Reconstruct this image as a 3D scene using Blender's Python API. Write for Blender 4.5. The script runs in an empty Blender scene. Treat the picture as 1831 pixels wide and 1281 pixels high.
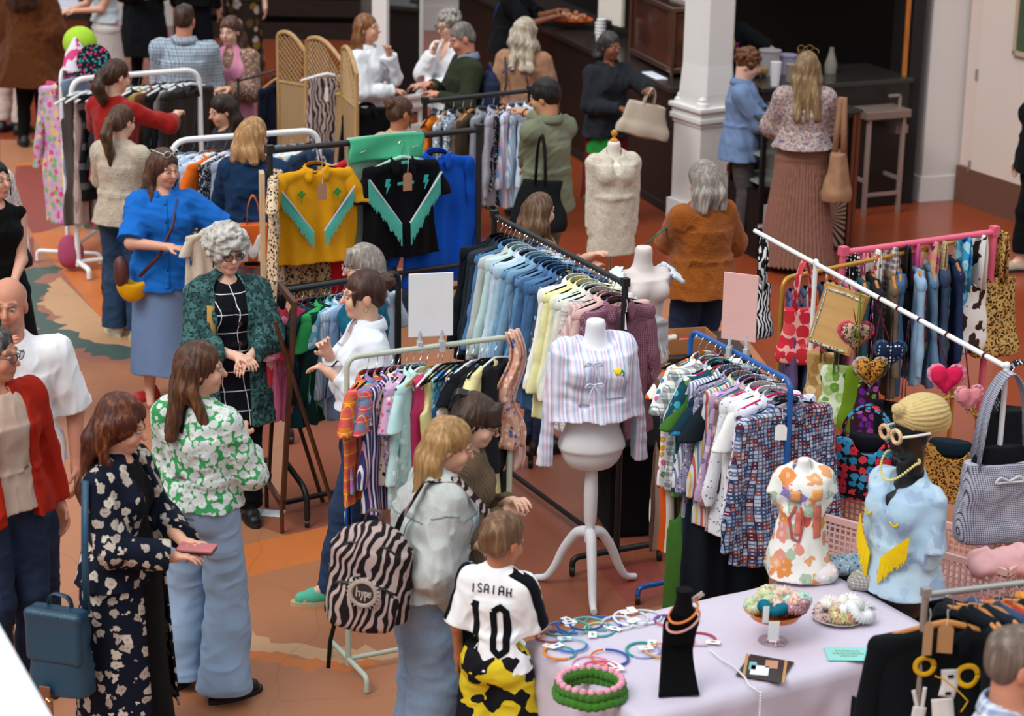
import bpy, bmesh, math, random
import numpy as np
from mathutils import Vector, Matrix, Euler
from mathutils.geometry import delaunay_2d_cdt

random.seed(7)
sc = bpy.context.scene
COL = sc.collection

# ------------------------------------------------------------------ camera, sky, sun, exposure
CAM_H, PITCH, FPX, ROLL = 4.65, 17.6, 4060.0, 1.0
_th, _rl = math.radians(PITCH), math.radians(ROLL)
_F = np.array([0, math.cos(_th), -math.sin(_th)]); _R0 = np.array([1.0, 0, 0]); _U0 = np.cross(_R0, _F)
_R = _R0*math.cos(_rl) + _U0*math.sin(_rl); _U = -_R0*math.sin(_rl) + _U0*math.cos(_rl)
cd = bpy.data.cameras.new('camera'); cam = bpy.data.objects.new('camera', cd); COL.objects.link(cam)
cd.sensor_width = 36.0; cd.lens = 36.0*FPX/1831.0; cd.clip_end = 200
m = Matrix((( _R[0], _U[0], -_F[0], 0), (_R[1], _U[1], -_F[1], 0), (_R[2], _U[2], -_F[2], CAM_H), (0, 0, 0, 1)))
cam.matrix_world = m
cd.dof.use_dof = True; cd.dof.focus_distance = 11.3; cd.dof.aperture_fstop = 2.8
sc.camera = cam

w = bpy.data.worlds.new('world'); sc.world = w; w.use_nodes = True
nt = w.node_tree; bg = nt.nodes['Background']
tc = nt.nodes.new('ShaderNodeTexCoord'); sp = nt.nodes.new('ShaderNodeSeparateXYZ'); rp = nt.nodes.new('ShaderNodeValToRGB')
nt.links.new(tc.outputs['Generated'], sp.inputs[0]); nt.links.new(sp.outputs['Z'], rp.inputs[0])
rp.color_ramp.elements[0].position = 0.0; rp.color_ramp.elements[0].color = (0.11, 0.105, 0.105, 1)
rp.color_ramp.elements[1].position = 0.75; rp.color_ramp.elements[1].color = (1.0, 1.06, 1.12, 1)
nt.links.new(rp.outputs[0], bg.inputs[0]); bg.inputs[1].default_value = 1.255
sd = bpy.data.lights.new('daylight', 'SUN'); sd.energy = 1.9; sd.angle = math.radians(28); sd.color = (1.0, 0.975, 0.94)
so = bpy.data.objects.new('daylight', sd); COL.objects.link(so); so.rotation_euler = (math.radians(28), math.radians(-30), 0)
vs = sc.view_settings; sc.display_settings.display_device = 'sRGB'
vs.view_transform = 'Standard'; vs.look = 'None'; vs.gamma = 1.0; vs.use_curve_mapping = False; vs.exposure = -0.05

def ray(px, py): return _F + _R*((px-915.5)/FPX) - _U*((py-640.5)/FPX)
def at(px, py, z=0.0):            # point seen at a pixel of the photograph, at height z above the floor
    d = ray(px, py); t = (z-CAM_H)/d[2]; return Vector((d[0]*t, d[1]*t, z))
def atY(px, py, Y):               # same, at a distance Y into the room
    d = ray(px, py); t = Y/d[1]; return Vector((d[0]*t, Y, CAM_H+d[2]*t))
def zof(X, Y, py):                # height of what is seen at row py above the floor spot X, Y
    lo, hi = -1.0, 6.0
    for _ in range(40):
        mid = (lo+hi)/2; v = np.array([X, Y, mid-CAM_H]); k = v@_F
        if 640.5-FPX*(v@_U)/k > py: lo = mid
        else: hi = mid
    return (lo+hi)/2

# ------------------------------------------------------------------ scene helpers
def link(o, parent=None):
    COL.objects.link(o)
    if parent is not None: o.parent = parent
    return o
def tag(o, label=None, cat=None, group=None, kind=None):
    if label: o['label'] = label
    if cat: o['category'] = cat
    if group: o['group'] = group
    if kind: o['kind'] = kind
    return o
def empty(name, loc=(0, 0, 0), rz=0.0, label=None, cat=None, group=None):
    o = bpy.data.objects.new(name, None); o.empty_display_size = 0.1; link(o)
    o.location = loc; o.rotation_euler = (0, 0, math.radians(rz)); return tag(o, label, cat, group)
def mesh_obj(name, verts, faces, mat=None, parent=None, smooth=True, matidx=None):
    me = bpy.data.meshes.new(name)
    if isinstance(verts, np.ndarray): verts = verts.astype(float)
    me.from_pydata([tuple(v) for v in verts] if not isinstance(verts, np.ndarray) else verts.tolist(), [], faces if not isinstance(faces, np.ndarray) else faces.tolist())
    if smooth: me.polygons.foreach_set('use_smooth', [True]*len(me.polygons))
    ms = mat if isinstance(mat, (list, tuple)) else [mat]
    for x in ms:
        if x: me.materials.append(x)
    if matidx is not None: me.polygons.foreach_set('material_index', matidx)
    me.update()
    o = bpy.data.objects.new(name, me); return link(o, parent)
def place(o, loc, rz=0.0, rx=0.0, ry=0.0, s=None):
    o.location = loc; o.rotation_euler = (math.radians(rx), math.radians(ry), math.radians(rz))
    if s: o.scale = (s, s, s) if not isinstance(s, (tuple, list)) else s
    return o
def kids(o):
    return [c for c in ALLKIDS.get(o.name, [])]
ALLKIDS = {}
def copy_tree(o, parent=None):
    c = o.copy(); COL.objects.link(c)
    if parent is not None: c.parent = parent
    for ch in list(o.children): copy_tree(ch, c)
    return c
def setmat(o, mat):               # a material of this object's own, its mesh shared
    if o.type == 'MESH' and len(o.material_slots):
        o.material_slots[0].link = 'OBJECT'; o.material_slots[0].material = mat

class MB:                         # collects shapes, builds them as one mesh
    def __init__(s): s.v = []; s.f = []; s.mi = []; s.cur = 0
    def add(s, vs, fs):
        n = len(s.v); s.v += [tuple(v) for v in vs]; s.f += [tuple(i+n for i in f) for f in fs]; s.mi += [s.cur]*len(fs); return s
    def box(s, c, d, rz=0.0, R=None):
        R = R or Matrix.Rotation(math.radians(rz), 3, 'Z'); c = Vector(c)
        vs = [c + R@Vector((d[0]*x/2, d[1]*y/2, d[2]*z/2)) for x in (-1, 1) for y in (-1, 1) for z in (-1, 1)]
        return s.add(vs, [(0, 1, 3, 2), (4, 6, 7, 5), (0, 4, 5, 1), (2, 3, 7, 6), (0, 2, 6, 4), (1, 5, 7, 3)])
    def bbox(s, c, d, b=0.01, rz=0.0, seg=3):      # bevelled box
        bm = bmesh.new(); bmesh.ops.create_cube(bm, size=1.0)
        for v in bm.verts: v.co = Vector((v.co.x*d[0], v.co.y*d[1], v.co.z*d[2]))
        bmesh.ops.bevel(bm, geom=list(bm.edges), offset=b, segments=seg, profile=0.6, affect='EDGES')
        R = Matrix.Rotation(math.radians(rz), 3, 'Z'); c = Vector(c); bm.verts.index_update()
        s.add([c+R@v.co for v in bm.verts], [[v.index for v in f.verts] for f in bm.faces]); bm.free(); return s
    def tube(s, pts, r, n=10, caps=True, closed=False):
        pts = [Vector(p) for p in pts]; N = len(pts); rr = r if isinstance(r, (list, tuple)) else [r]*N
        ref = None; rings = []
        for i, p in enumerate(pts):
            a = pts[(i-1) % N] if (closed or i > 0) else p; b = pts[(i+1) % N] if (closed or i < N-1) else p
            t = (b-a).normalized() if (b-a).length > 1e-9 else Vector((0, 0, 1))
            if ref is None: ref = t.orthogonal().normalized()
            else:
                ref = ref - t*ref.dot(t)
                ref = ref.normalized() if ref.length > 1e-6 else t.orthogonal().normalized()
            u = ref; v = t.cross(u)
            rings.append([p + (u*math.cos(2*math.pi*k/n) + v*math.sin(2*math.pi*k/n))*rr[i] for k in range(n)])
        vs = [q for rg in rings for q in rg]; fs = []
        for i in range(N if closed else N-1):
            j = (i+1) % N
            for k in range(n): fs.append((i*n+k, i*n+(k+1) % n, j*n+(k+1) % n, j*n+k))
        if caps and not closed: fs.append(tuple(range(n-1, -1, -1))); fs.append(tuple((N-1)*n+k for k in range(n)))
        return s.add(vs, fs)
    def lathe(s, prof, n=24, c=(0, 0, 0), squash=(1, 1), M=None):
        vs = []; fs = []; c = Vector(c)
        for r, z in prof:
            for k in range(n):
                a = 2*math.pi*k/n; p = Vector((r*math.cos(a)*squash[0], r*math.sin(a)*squash[1], z))
                vs.append(c+(M@p if M else p))
        for i in range(len(prof)-1):
            for k in range(n): fs.append((i*n+k, i*n+(k+1) % n, (i+1)*n+(k+1) % n, (i+1)*n+k))
        fs.append(tuple(range(n-1, -1, -1))); fs.append(tuple((len(prof)-1)*n+k for k in range(n)))
        return s.add(vs, fs)
    def prism(s, poly, t, M=None):                 # polygon in XZ, thickness t along Y
        n = len(poly); vs = [Vector((x, -t/2, z)) for x, z in poly] + [Vector((x, t/2, z)) for x, z in poly]
        if M: vs = [M@v for v in vs]
        return s.add(vs, [tuple(range(n)), tuple(range(2*n-1, n-1, -1))] + [(i, i+n, (i+1) % n+n, (i+1) % n) for i in range(n)])
    def ball(s, c, r, n=10, sc=(1, 1, 1)):
        c = Vector(c); vs = []; fs = []
        for i in range(1, n):
            for k in range(2*n):
                a = math.pi*i/n; b = math.pi*k/n
                vs.append(c+Vector((r*sc[0]*math.sin(a)*math.cos(b), r*sc[1]*math.sin(a)*math.sin(b), r*sc[2]*math.cos(a))))
        for i in range(n-2):
            for k in range(2*n): fs.append((i*2*n+k, (i+1)*2*n+k, (i+1)*2*n+(k+1) % (2*n), i*2*n+(k+1) % (2*n)))
        fs.append(tuple(range(2*n))); fs.append(tuple((n-2)*2*n+k for k in range(2*n-1, -1, -1)))
        return s.add(vs, fs)
    def grid(s, fn, nu, nv):                       # parametric sheet
        vs = [fn(i/nu, j/nv) for j in range(nv+1) for i in range(nu+1)]
        return s.add(vs, [(j*(nu+1)+i, j*(nu+1)+i+1, (j+1)*(nu+1)+i+1, (j+1)*(nu+1)+i) for j in range(nv) for i in range(nu)])
    def build(s, name, mat, parent=None, smooth=True, auto=40):
        o = mesh_obj(name, s.v, s.f, mat, parent, smooth, s.mi if isinstance(mat, (list, tuple)) else None)
        if smooth and auto:
            bm = bmesh.new(); bm.from_mesh(o.data)
            lim = math.radians(auto)
            for e in bm.edges:
                if len(e.link_faces) == 2 and e.calc_face_angle(0) > lim: e.smooth = False
            bm.normal_update(); bm.to_mesh(o.data); bm.free()
        return o
def arc(pts, r=0.08, seg=5):       # polyline with rounded corners
    pts = [Vector(p) for p in pts]; out = [pts[0]]
    for i in range(1, len(pts)-1):
        a, b, c = pts[i-1], pts[i], pts[i+1]; d1 = (a-b); d2 = (c-b); rr = min(r, d1.length*0.49, d2.length*0.49)
        p, q = b+d1.normalized()*rr, b+d2.normalized()*rr
        for k in range(seg+1):
            t = k/seg; out.append(p*(1-t)**2 + b*2*t*(1-t) + q*t*t)
    out.append(pts[-1]); return out
def thicken(o, t, off=0.0):
    md = o.modifiers.new('thickness', 'SOLIDIFY'); md.thickness = t; md.offset = off; return o

# ------------------------------------------------------------------ soft shapes: distance fields turned into meshes
def V3(*a): return np.array(a, dtype=np.float64)
class Field:
    def __init__(s, lo, hi, h):
        s.h = h; s.lo = np.array(lo, float); n = np.ceil((np.array(hi, float)-s.lo)/h).astype(int)+1
        s.n = n; s.f = np.full(tuple(n), 0.5, np.float32); s.ax = [s.lo[i]+h*np.arange(n[i]) for i in range(3)]
    def block(s, lo, hi):
        a = np.maximum(np.floor((np.array(lo)-s.lo)/s.h).astype(int), 0); b = np.minimum(np.ceil((np.array(hi)-s.lo)/s.h).astype(int)+1, s.n)
        if np.any(b <= a): return None, None
        sl = tuple(slice(a[i], b[i]) for i in range(3))
        X = s.ax[0][sl[0]][:, None, None].astype(np.float32); Y = s.ax[1][sl[1]][None, :, None].astype(np.float32); Z = s.ax[2][sl[2]][None, None, :].astype(np.float32)
        return sl, (X, Y, Z)
    def comb(s, sl, d, k, op):
        g = s.f[sl]
        if op == 'u':
            if k > 0:
                hh = np.maximum(k-np.abs(g-d), 0)/k; s.f[sl] = np.minimum(g, d)-hh*hh*k*0.25
            else: s.f[sl] = np.minimum(g, d)
        elif op == 's':
            d = -d
            if k > 0:
                hh = np.maximum(k-np.abs(g-d), 0)/k; s.f[sl] = np.maximum(g, d)+hh*hh*k*0.25
            else: s.f[sl] = np.maximum(g, d)
    def cone(s, a, b, r1, r2=None, k=0.02, op='u', flat=None):    # limb: round cone from a to b
        r2 = r1 if r2 is None else r2; a = np.array(a, float); b = np.array(b, float); R = max(r1, r2)+k+2*s.h
        sl, P = s.block(np.minimum(a, b)-R, np.maximum(a, b)+R)
        if sl is None: return s
        ab = b-a; L2 = max(float(ab@ab), 1e-9)
        px, py, pz = P[0]-a[0], P[1]-a[1], P[2]-a[2]
        t = np.clip((px*ab[0]+py*ab[1]+pz*ab[2])/L2, 0, 1)
        dx, dy, dz = px-t*ab[0], py-t*ab[1], pz-t*ab[2]
        if flat is not None: dx, dy, dz = dx*flat[0], dy*flat[1], dz*flat[2]
        d = np.sqrt(dx*dx+dy*dy+dz*dz)-(r1+(r2-r1)*t)
        s.comb(sl, d.astype(np.float32), k, op); return s
    def ell(s, c, r, k=0.02, op='u', R=None):                     # ellipsoid
        c = np.array(c, float); r = np.array(r, float); M = r.max()+k+2*s.h
        sl, P = s.block(c-M, c+M)
        if sl is None: return s
        x, y, z = P[0]-c[0], P[1]-c[1], P[2]-c[2]
        if R is not None:
            x, y, z = R[0][0]*x+R[1][0]*y+R[2][0]*z, R[0][1]*x+R[1][1]*y+R[2][1]*z, R[0][2]*x+R[1][2]*y+R[2][2]*z
        q = np.sqrt((x/r[0])**2+(y/r[1])**2+(z/r[2])**2); q2 = np.sqrt((x/r[0]**2)**2+(y/r[1]**2)**2+(z/r[2]**2)**2)
        d = q*(q-1)/np.maximum(q2, 1e-6)
        s.comb(sl, d.astype(np.float32), k, op); return s
    def ecyl(s, c0, c1, rx0, ry0, rx1, ry1, k=0.02, op='u', e=2.0, yaw=0.0):   # elliptic tapered column between two heights
        c0 = np.array(c0, float); c1 = np.array(c1, float); M = max(rx0, ry0, rx1, ry1)+k+2*s.h
        lo = np.minimum(c0, c1)-M; hi = np.maximum(c0, c1)+M; lo[2] = min(c0[2], c1[2])-k-2*s.h; hi[2] = max(c0[2], c1[2])+k+2*s.h
        sl, (X, Y, Z) = s.block(lo, hi)
        if sl is None: return s
        t = np.clip((Z-c0[2])/(c1[2]-c0[2]), 0, 1); x = X-(c0[0]+(c1[0]-c0[0])*t); y = Y-(c0[1]+(c1[1]-c0[1])*t)
        if yaw: x, y = x*math.cos(yaw)+y*math.sin(yaw), -x*math.sin(yaw)+y*math.cos(yaw)
        rx = rx0+(rx1-rx0)*t; ry = ry0+(ry1-ry0)*t
        q = (np.abs(x/rx)**e+np.abs(y/ry)**e)**(1.0/e); d = (q-1)*np.minimum(rx, ry)
        zl, zh = min(c0[2], c1[2]), max(c0[2], c1[2]); dz = np.maximum(zl-Z, Z-zh)
        d = np.maximum(d, dz+0*d); s.comb(sl, d.astype(np.float32), k, op); return s
    def box(s, c, r, k=0.01, op='u', R=None, rd=0.0):
        c = np.array(c, float); M = np.linalg.norm(r)+k+2*s.h
        sl, P = s.block(c-M, c+M)
        if sl is None: return s
        x, y, z = P[0]-c[0], P[1]-c[1], P[2]-c[2]
        if R is not None:
            x, y, z = R[0][0]*x+R[1][0]*y+R[2][0]*z, R[0][1]*x+R[1][1]*y+R[2][1]*z, R[0][2]*x+R[1][2]*y+R[2][2]*z
        qx, qy, qz = np.abs(x)-r[0]+rd, np.abs(y)-r[1]+rd, np.abs(z)-r[2]+rd
        d = np.sqrt(np.maximum(qx, 0)**2+np.maximum(qy, 0)**2+np.maximum(qz, 0)**2)+np.minimum(np.maximum(qx, np.maximum(qy, qz)), 0)-rd
        s.comb(sl, d.astype(np.float32), k, op); return s
    def wave(s, amp, freq, seed=0, n=7, aniso=(1, 1, 1), zlo=None, zhi=None, sharp=False):   # folds and unevenness
        rs = np.random.RandomState(seed); X, Y, Z = [a.astype(np.float32) for a in s.ax]
        X = X[:, None, None]; Y = Y[None, :, None]; Z = Z[None, None, :]; acc = np.zeros_like(s.f)
        near = np.abs(s.f) < 0.06
        idx = np.nonzero(near); x = s.ax[0][idx[0]]; y = s.ax[1][idx[1]]; z = s.ax[2][idx[2]]; v = np.zeros(len(x))
        wx = np.zeros(len(x))
        for i in range(n):
            d = rs.normal(size=3); d /= np.linalg.norm(d); d = d*np.array(aniso)*freq*(0.6+0.9*rs.rand())
            ph = x*d[0]+y*d[1]+z*d[2]+rs.rand()*6.28+wx*0.7; w_ = np.sin(ph); wx = w_
            v += w_
        v /= math.sqrt(n)
        if sharp: v = np.abs(v)*1.3-0.6
        if zlo is not None: v *= np.clip((z-zlo)/0.08, 0, 1)
        if zhi is not None: v *= np.clip((zhi-z)/0.08, 0, 1)
        s.f[idx] += (v*amp).astype(np.float32); return s
    def cut_below(s, z0):
        Z = s.ax[2][None, None, :]; s.f = np.maximum(s.f, (z0-Z).astype(np.float32)+0*s.f); return s
    def mesh(s, step=0.8):
        f = np.pad(s.f, 1, constant_values=0.5); lo = s.lo-s.h; f = np.maximum(f, -0.5)
        neg = f < 0; nx, ny, nz = f.shape
        cnt = np.zeros((nx-1, ny-1, nz-1), np.int8)
        for i in (0, 1):
            for j in (0, 1):
                for k in (0, 1): cnt += neg[i:nx-1+i, j:ny-1+j, k:nz-1+k]
        act = (cnt > 0) & (cnt < 8); ids = np.argwhere(act); idx = -np.ones(act.shape, np.int64); idx[act] = np.arange(len(ids))
        acc = np.zeros((len(ids), 3)); num = np.zeros(len(ids)); C = [(i, j, k) for i in (0, 1) for j in (0, 1) for k in (0, 1)]
        val = {c: f[ids[:, 0]+c[0], ids[:, 1]+c[1], ids[:, 2]+c[2]].astype(float) for c in C}
        for a in C:
            for ax in range(3):
                if a[ax] == 0:
                    b = list(a); b[ax] = 1; b = tuple(b); va, vb = val[a], val[b]; m_ = (va < 0) != (vb < 0)
                    t = np.where(m_, va/np.where(m_, va-vb, 1), 0)
                    p = np.array(a, float)[None, :]+t[:, None]*np.eye(3)[ax][None, :]
                    acc[m_] += p[m_]; num[m_] += 1
        V = lo+(ids+acc/num[:, None])*s.h; F = []
        for ax in range(3):
            u, v_ = [(1, 2), (2, 0), (0, 1)][ax]
            sl0 = [slice(None)]*3; sl1 = [slice(None)]*3; sl0[ax] = slice(0, -1); sl1[ax] = slice(1, None)
            A = neg[tuple(sl0)]; B = neg[tuple(sl1)]
            e = np.argwhere(A != B); ok = (e[:, u] > 0) & (e[:, v_] > 0) & (e[:, u] < f.shape[u]-1) & (e[:, v_] < f.shape[v_]-1); e = e[ok]
            s0 = A[e[:, 0], e[:, 1], e[:, 2]]
            du = np.zeros(3, int); du[u] = 1; dv = np.zeros(3, int); dv[v_] = 1
            g = lambda q: idx[q[:, 0], q[:, 1], q[:, 2]]
            q = np.stack([g(e-du-dv), g(e-dv), g(e), g(e-du)], 1)
            q[~s0] = q[~s0][:, ::-1]; F.append(q)
        return V, np.concatenate(F)
def fast_obj(name, V, F, mat, parent=None, colors=None, relax=1):
    if relax:
        n = len(V); E = np.concatenate([F[:, [0, 1]], F[:, [1, 2]], F[:, [2, 3]], F[:, [3, 0]]])
        for _ in range(relax):
            cx = np.stack([np.bincount(E[:, 0], V[E[:, 1], i], n)+np.bincount(E[:, 1], V[E[:, 0], i], n) for i in range(3)], 1)
            c = np.bincount(E[:, 0], minlength=n)+np.bincount(E[:, 1], minlength=n); V = V*0.5+0.5*cx/np.maximum(c, 1)[:, None]
    me = bpy.data.meshes.new(name); me.vertices.add(len(V)); me.vertices.foreach_set('co', V.astype(np.float32).ravel())
    me.loops.add(F.size); me.loops.foreach_set('vertex_index', F.astype(np.int32).ravel())
    me.polygons.add(len(F)); me.polygons.foreach_set('loop_start', np.arange(0, F.size, 4, dtype=np.int32)); 
    me.polygons.foreach_set('use_smooth', np.ones(len(F), bool)); me.update(calc_edges=True)
    if mat: me.materials.append(mat)
    if colors is not None:
        ca = me.color_attributes.new('tint', 'FLOAT_COLOR', 'POINT'); c4 = np.ones((len(V), 4), np.float32); c4[:, :3] = colors; ca.data.foreach_set('color', c4.ravel())
    o = bpy.data.objects.new(name, me); return link(o, parent)
# ------------------------------------------------------------------ materials
def lin(hx):
    hx = hx.lstrip('#'); c = [int(hx[i:i+2], 16)/255 for i in (0, 2, 4)]
    return tuple((x/12.92 if x <= 0.04045 else ((x+0.055)/1.055)**2.4) for x in c)
def c4(c):
    if isinstance(c, str): c = lin(c)
    return (c[0], c[1], c[2], 1.0)
MATS = {}
class NT:
    def __init__(s, name):
        s.m = bpy.data.materials.new(name); s.m.use_nodes = True; s.t = s.m.node_tree; s.N = s.t.nodes; s.L = s.t.links; s.b = s.N['Principled BSDF']
        s.obj = None
    def n(s, typ, **kw):
        x = s.N.new(typ)
        for k, v in kw.items(): setattr(x, k, v)
        return x
    def l(s, a, b): s.L.new(a, b); return b
    def co(s, sc=(1, 1, 1), rot=(0, 0, 0), warp=0.0, wscale=5.0):
        t = s.n('ShaderNodeTexCoord'); mp = s.n('ShaderNodeMapping'); mp.inputs['Scale'].default_value = sc; mp.inputs['Rotation'].default_value = tuple(math.radians(a) for a in rot)
        src = t.outputs['Object']
        if warp:
            nz = s.n('ShaderNodeTexNoise'); nz.inputs['Scale'].default_value = wscale; s.l(src, nz.inputs['Vector'])
            ad = s.n('ShaderNodeVectorMath', operation='MULTIPLY_ADD'); s.l(nz.outputs['Color'], ad.inputs[0]); ad.inputs[1].default_value = (warp,)*3; s.l(src, ad.inputs[2]); src = ad.outputs[0]
        s.l(src, mp.inputs[0]); return mp.outputs[0]
    def noise(s, co, scale, detail=3, rough=0.5):
        x = s.n('ShaderNodeTexNoise'); x.inputs['Scale'].default_value = scale; x.inputs['Detail'].default_value = detail; x.inputs['Roughness'].default_value = rough; s.l(co, x.inputs['Vector']); return x
    def vor(s, co, scale, feature='F1', rnd=1.0):
        x = s.n('ShaderNodeTexVoronoi', feature=feature); x.inputs['Scale'].default_value = scale; x.inputs['Randomness'].default_value = rnd; s.l(co, x.inputs['Vector']); return x
    def ramp(s, fac, stops, const=False):
        r = s.n('ShaderNodeValToRGB'); e = r.color_ramp.elements
        while len(e) < len(stops): e.new(0.5)
        for i, (p, c) in enumerate(stops): e[i].position = p; e[i].color = c4(c)
        if const: r.color_ramp.interpolation = 'CONSTANT'
        s.l(fac, r.inputs[0]); return r.outputs[0]
    def mix(s, fac, a, b, typ='MIX'):
        x = s.n('ShaderNodeMix', data_type='RGBA', blend_type=typ)
        for sock, v in ((x.inputs[0], fac), (x.inputs[6], a), (x.inputs[7], b)):
            if isinstance(v, (int, float)): sock.default_value = v
            elif isinstance(v, (str, tuple)): sock.default_value = c4(v)
            else: s.l(v, sock)
        return x.outputs[2]
    def math(s, op, a, b=0.0, c=None):
        x = s.n('ShaderNodeMath', operation=op)
        for i, v in enumerate((a, b, c)):
            if v is None: continue
            if isinstance(v, (int, float)): x.inputs[i].default_value = v
            else: s.l(v, x.inputs[i])
        return x.outputs[0]
    def sep(s, co):
        x = s.n('ShaderNodeSeparateXYZ'); s.l(co, x.inputs[0]); return x.outputs
    def out(s, col, rough=0.8, bump=None, bstr=0.3, bdist=0.004, sheen=0.0, metal=0.0, spec=0.3, **kw):
        if isinstance(col, (str, tuple)): s.b.inputs['Base Color'].default_value = c4(col)
        else: s.l(col, s.b.inputs['Base Color'])
        s.b.inputs['Roughness'].default_value = rough; s.b.inputs['Metallic'].default_value = metal; s.b.inputs['Specular IOR Level'].default_value = spec
        if sheen: s.b.inputs['Sheen Weight'].default_value = sheen
        for k, v in kw.items(): s.b.inputs[k].default_value = v
        if bump is not None:
            bn = s.n('ShaderNodeBump'); bn.inputs['Strength'].default_value = bstr; bn.inputs['Distance'].default_value = bdist; s.l(bump, bn.inputs['Height']); s.l(bn.outputs[0], s.b.inputs['Normal'])
        return s.m
def key(fn):
    def g(*a, **k):
        kk = (fn.__name__, repr(a), repr(sorted(k.items())))
        if kk not in MATS: MATS[kk] = fn(*a, **k)
        return MATS[kk]
    return g
def _creases(t, scale=7, ani=(1, 1, 0.45)):
    x = t.noise(t.co(ani, warp=0.22, wscale=4), scale*.62, 2.5, 0.5); x.noise_type = 'RIDGED_MULTIFRACTAL'; x.inputs['Lacunarity'].default_value = 2.2
    return t.math('MULTIPLY', t.math('MINIMUM', x.outputs['Fac'], 1.4), .55)
@key
def cloth(col, rough=0.85, var=0.12, crease=0.55, cs=9):          # plain woven cloth
    t = NT('cloth'); c = lin(col) if isinstance(col, str) else col
    nz = t.noise(t.co(), 22, 4).outputs['Fac']
    cc = t.mix(nz, tuple(x*(1-var) for x in c), tuple(min(1, x*(1+var)) for x in c))
    return t.out(cc, rough, _creases(t, cs), crease, 0.034, sheen=0.02, spec=0.12)
@key
def knit(col, dark=None, scale=110):
    t = NT('knitted wool'); c = lin(col); nz = t.noise(t.co(), 30, 5).outputs['Fac']
    cc = t.mix(nz, tuple(x*0.75 for x in c), tuple(min(1, x*1.2) for x in c)); v = t.vor(t.co(), scale).outputs['Distance']
    return t.out(cc, 0.95, t.math('ADD', v, _creases(t, 6)), 0.5, 0.01, sheen=0.15, spec=0.1)
@key
def denim(col, seed=0):
    t = NT('denim'); c = lin(col); nz = t.noise(t.co(), 6, 5, 0.6).outputs['Fac']; fine = t.noise(t.co((1, 1, .3)), 160, 2).outputs['Fac']
    cc = t.mix(t.math('ADD', nz, t.math('MULTIPLY', t.math('SUBTRACT', fine, 0.5), 0.5)), tuple(x*0.65 for x in c), tuple(min(1, x*1.25+0.02) for x in c))
    return t.out(cc, 0.85, _creases(t, 9), 0.7, 0.032, spec=0.15)
@key
def stripes(cols, width=0.03, axis=0, warp=0.01, rough=0.85, rot=0):   # bands of the given colours, repeated
    t = NT('striped cloth'); n = len(cols); co = t.co((1, 1, 1), (0, rot, 0), warp=warp, wscale=4)
    x = t.sep(co)[axis]; fr = t.math('FRACT', t.math('DIVIDE', x, width*n)); 
    cc = t.ramp(fr, [(i/n, c) for i, c in enumerate(cols)], True)
    return t.out(cc, rough, _creases(t), 0.55, 0.028, spec=0.15)
@key
def plaid(base, c1, c2, period=0.06, wdt=0.3, w2=0.06, warp=0.01, rot=0):  # crossing bands and thin lines
    t = NT('checked cloth'); co = t.co((1, 1, 1), (0, rot, 0), warp=warp, wscale=4); X, Y, Z = t.sep(co)
    u = t.math('ADD', X, t.math('MULTIPLY', Y, 0.7))
    cc = base
    for a in (u, Z):
        f = t.math('FRACT', t.math('DIVIDE', a, period)); cc = t.mix(t.math('MULTIPLY', t.math('LESS_THAN', f, wdt), 0.55), cc, c1)
    for a in (u, Z):
        f = t.math('FRACT', t.math('ADD', t.math('DIVIDE', a, period), 0.4)); cc = t.mix(t.math('MULTIPLY', t.math('LESS_THAN', f, w2), 0.9), cc, c2)
    return t.out(cc, 0.85, _creases(t), 0.55, 0.028, spec=0.15)
@key
def floral(base, cols, scale=22, fill=0.33, rnd=0.9, petal=0.35, bump=0.5, warp=0.02):     # flowers and leaves scattered on a ground
    t = NT('flower print cloth'); co = t.co(warp=warp, wscale=9); v = t.vor(co, scale, rnd=rnd)
    dn = t.noise(co, scale*2.6, 2).outputs['Fac']
    d = t.math('ADD', v.outputs['Distance'], t.math('MULTIPLY', t.math('SUBTRACT', dn, 0.5), petal))
    mask = t.math('LESS_THAN', d, fill); r = t.sep(v.outputs['Color'])[0]; n = len(cols)
    fc = t.ramp(r, [(0.02+0.96*i/n, c) for i, c in enumerate(cols)], True)
    inner = t.math('LESS_THAN', d, fill*0.3); fc = t.mix(t.math('MULTIPLY', inner, 0.35), fc, base)
    return t.out(t.mix(mask, base, fc), 0.8, _creases(t), bump, 0.028, spec=0.15)
@key
def zebra(a, b, scale=14, ani=(1, 1, 1), dist=5.0, cut=0.5, rot=(0, 0, 0), dscale=1.3):
    t = NT('zebra print cloth'); co = t.co(ani, rot, warp=0.06, wscale=7)
    w_ = t.n('ShaderNodeTexWave'); w_.inputs['Scale'].default_value = scale; w_.inputs['Distortion'].default_value = dist; w_.inputs['Detail'].default_value = 1.5; w_.inputs['Detail Scale'].default_value = dscale; t.l(co, w_.inputs['Vector'])
    return t.out(t.ramp(w_.outputs['Fac'], [(0, a), (cut, b)], True), 0.8, _creases(t), 0.55, 0.028, spec=0.15)
@key
def leopard(base, spot, mid, scale=55):
    t = NT('leopard print cloth'); co = t.co(warp=0.03, wscale=20); v = t.vor(co, scale); d = v.outputs['Distance']
    n = t.noise(co, scale*1.1, 2).outputs['Fac']
    cc = t.mix(t.math('LESS_THAN', d, 0.30), base, mid)
    ring = t.math('MULTIPLY', t.math('GREATER_THAN', d, 0.2), t.math('LESS_THAN', d, 0.5)); cc = t.mix(t.math('MULTIPLY', ring, t.math('GREATER_THAN', n, 0.44)), cc, spot)
    return t.out(cc, 0.85, _creases(t), 0.55, 0.028, spec=0.15)
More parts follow.
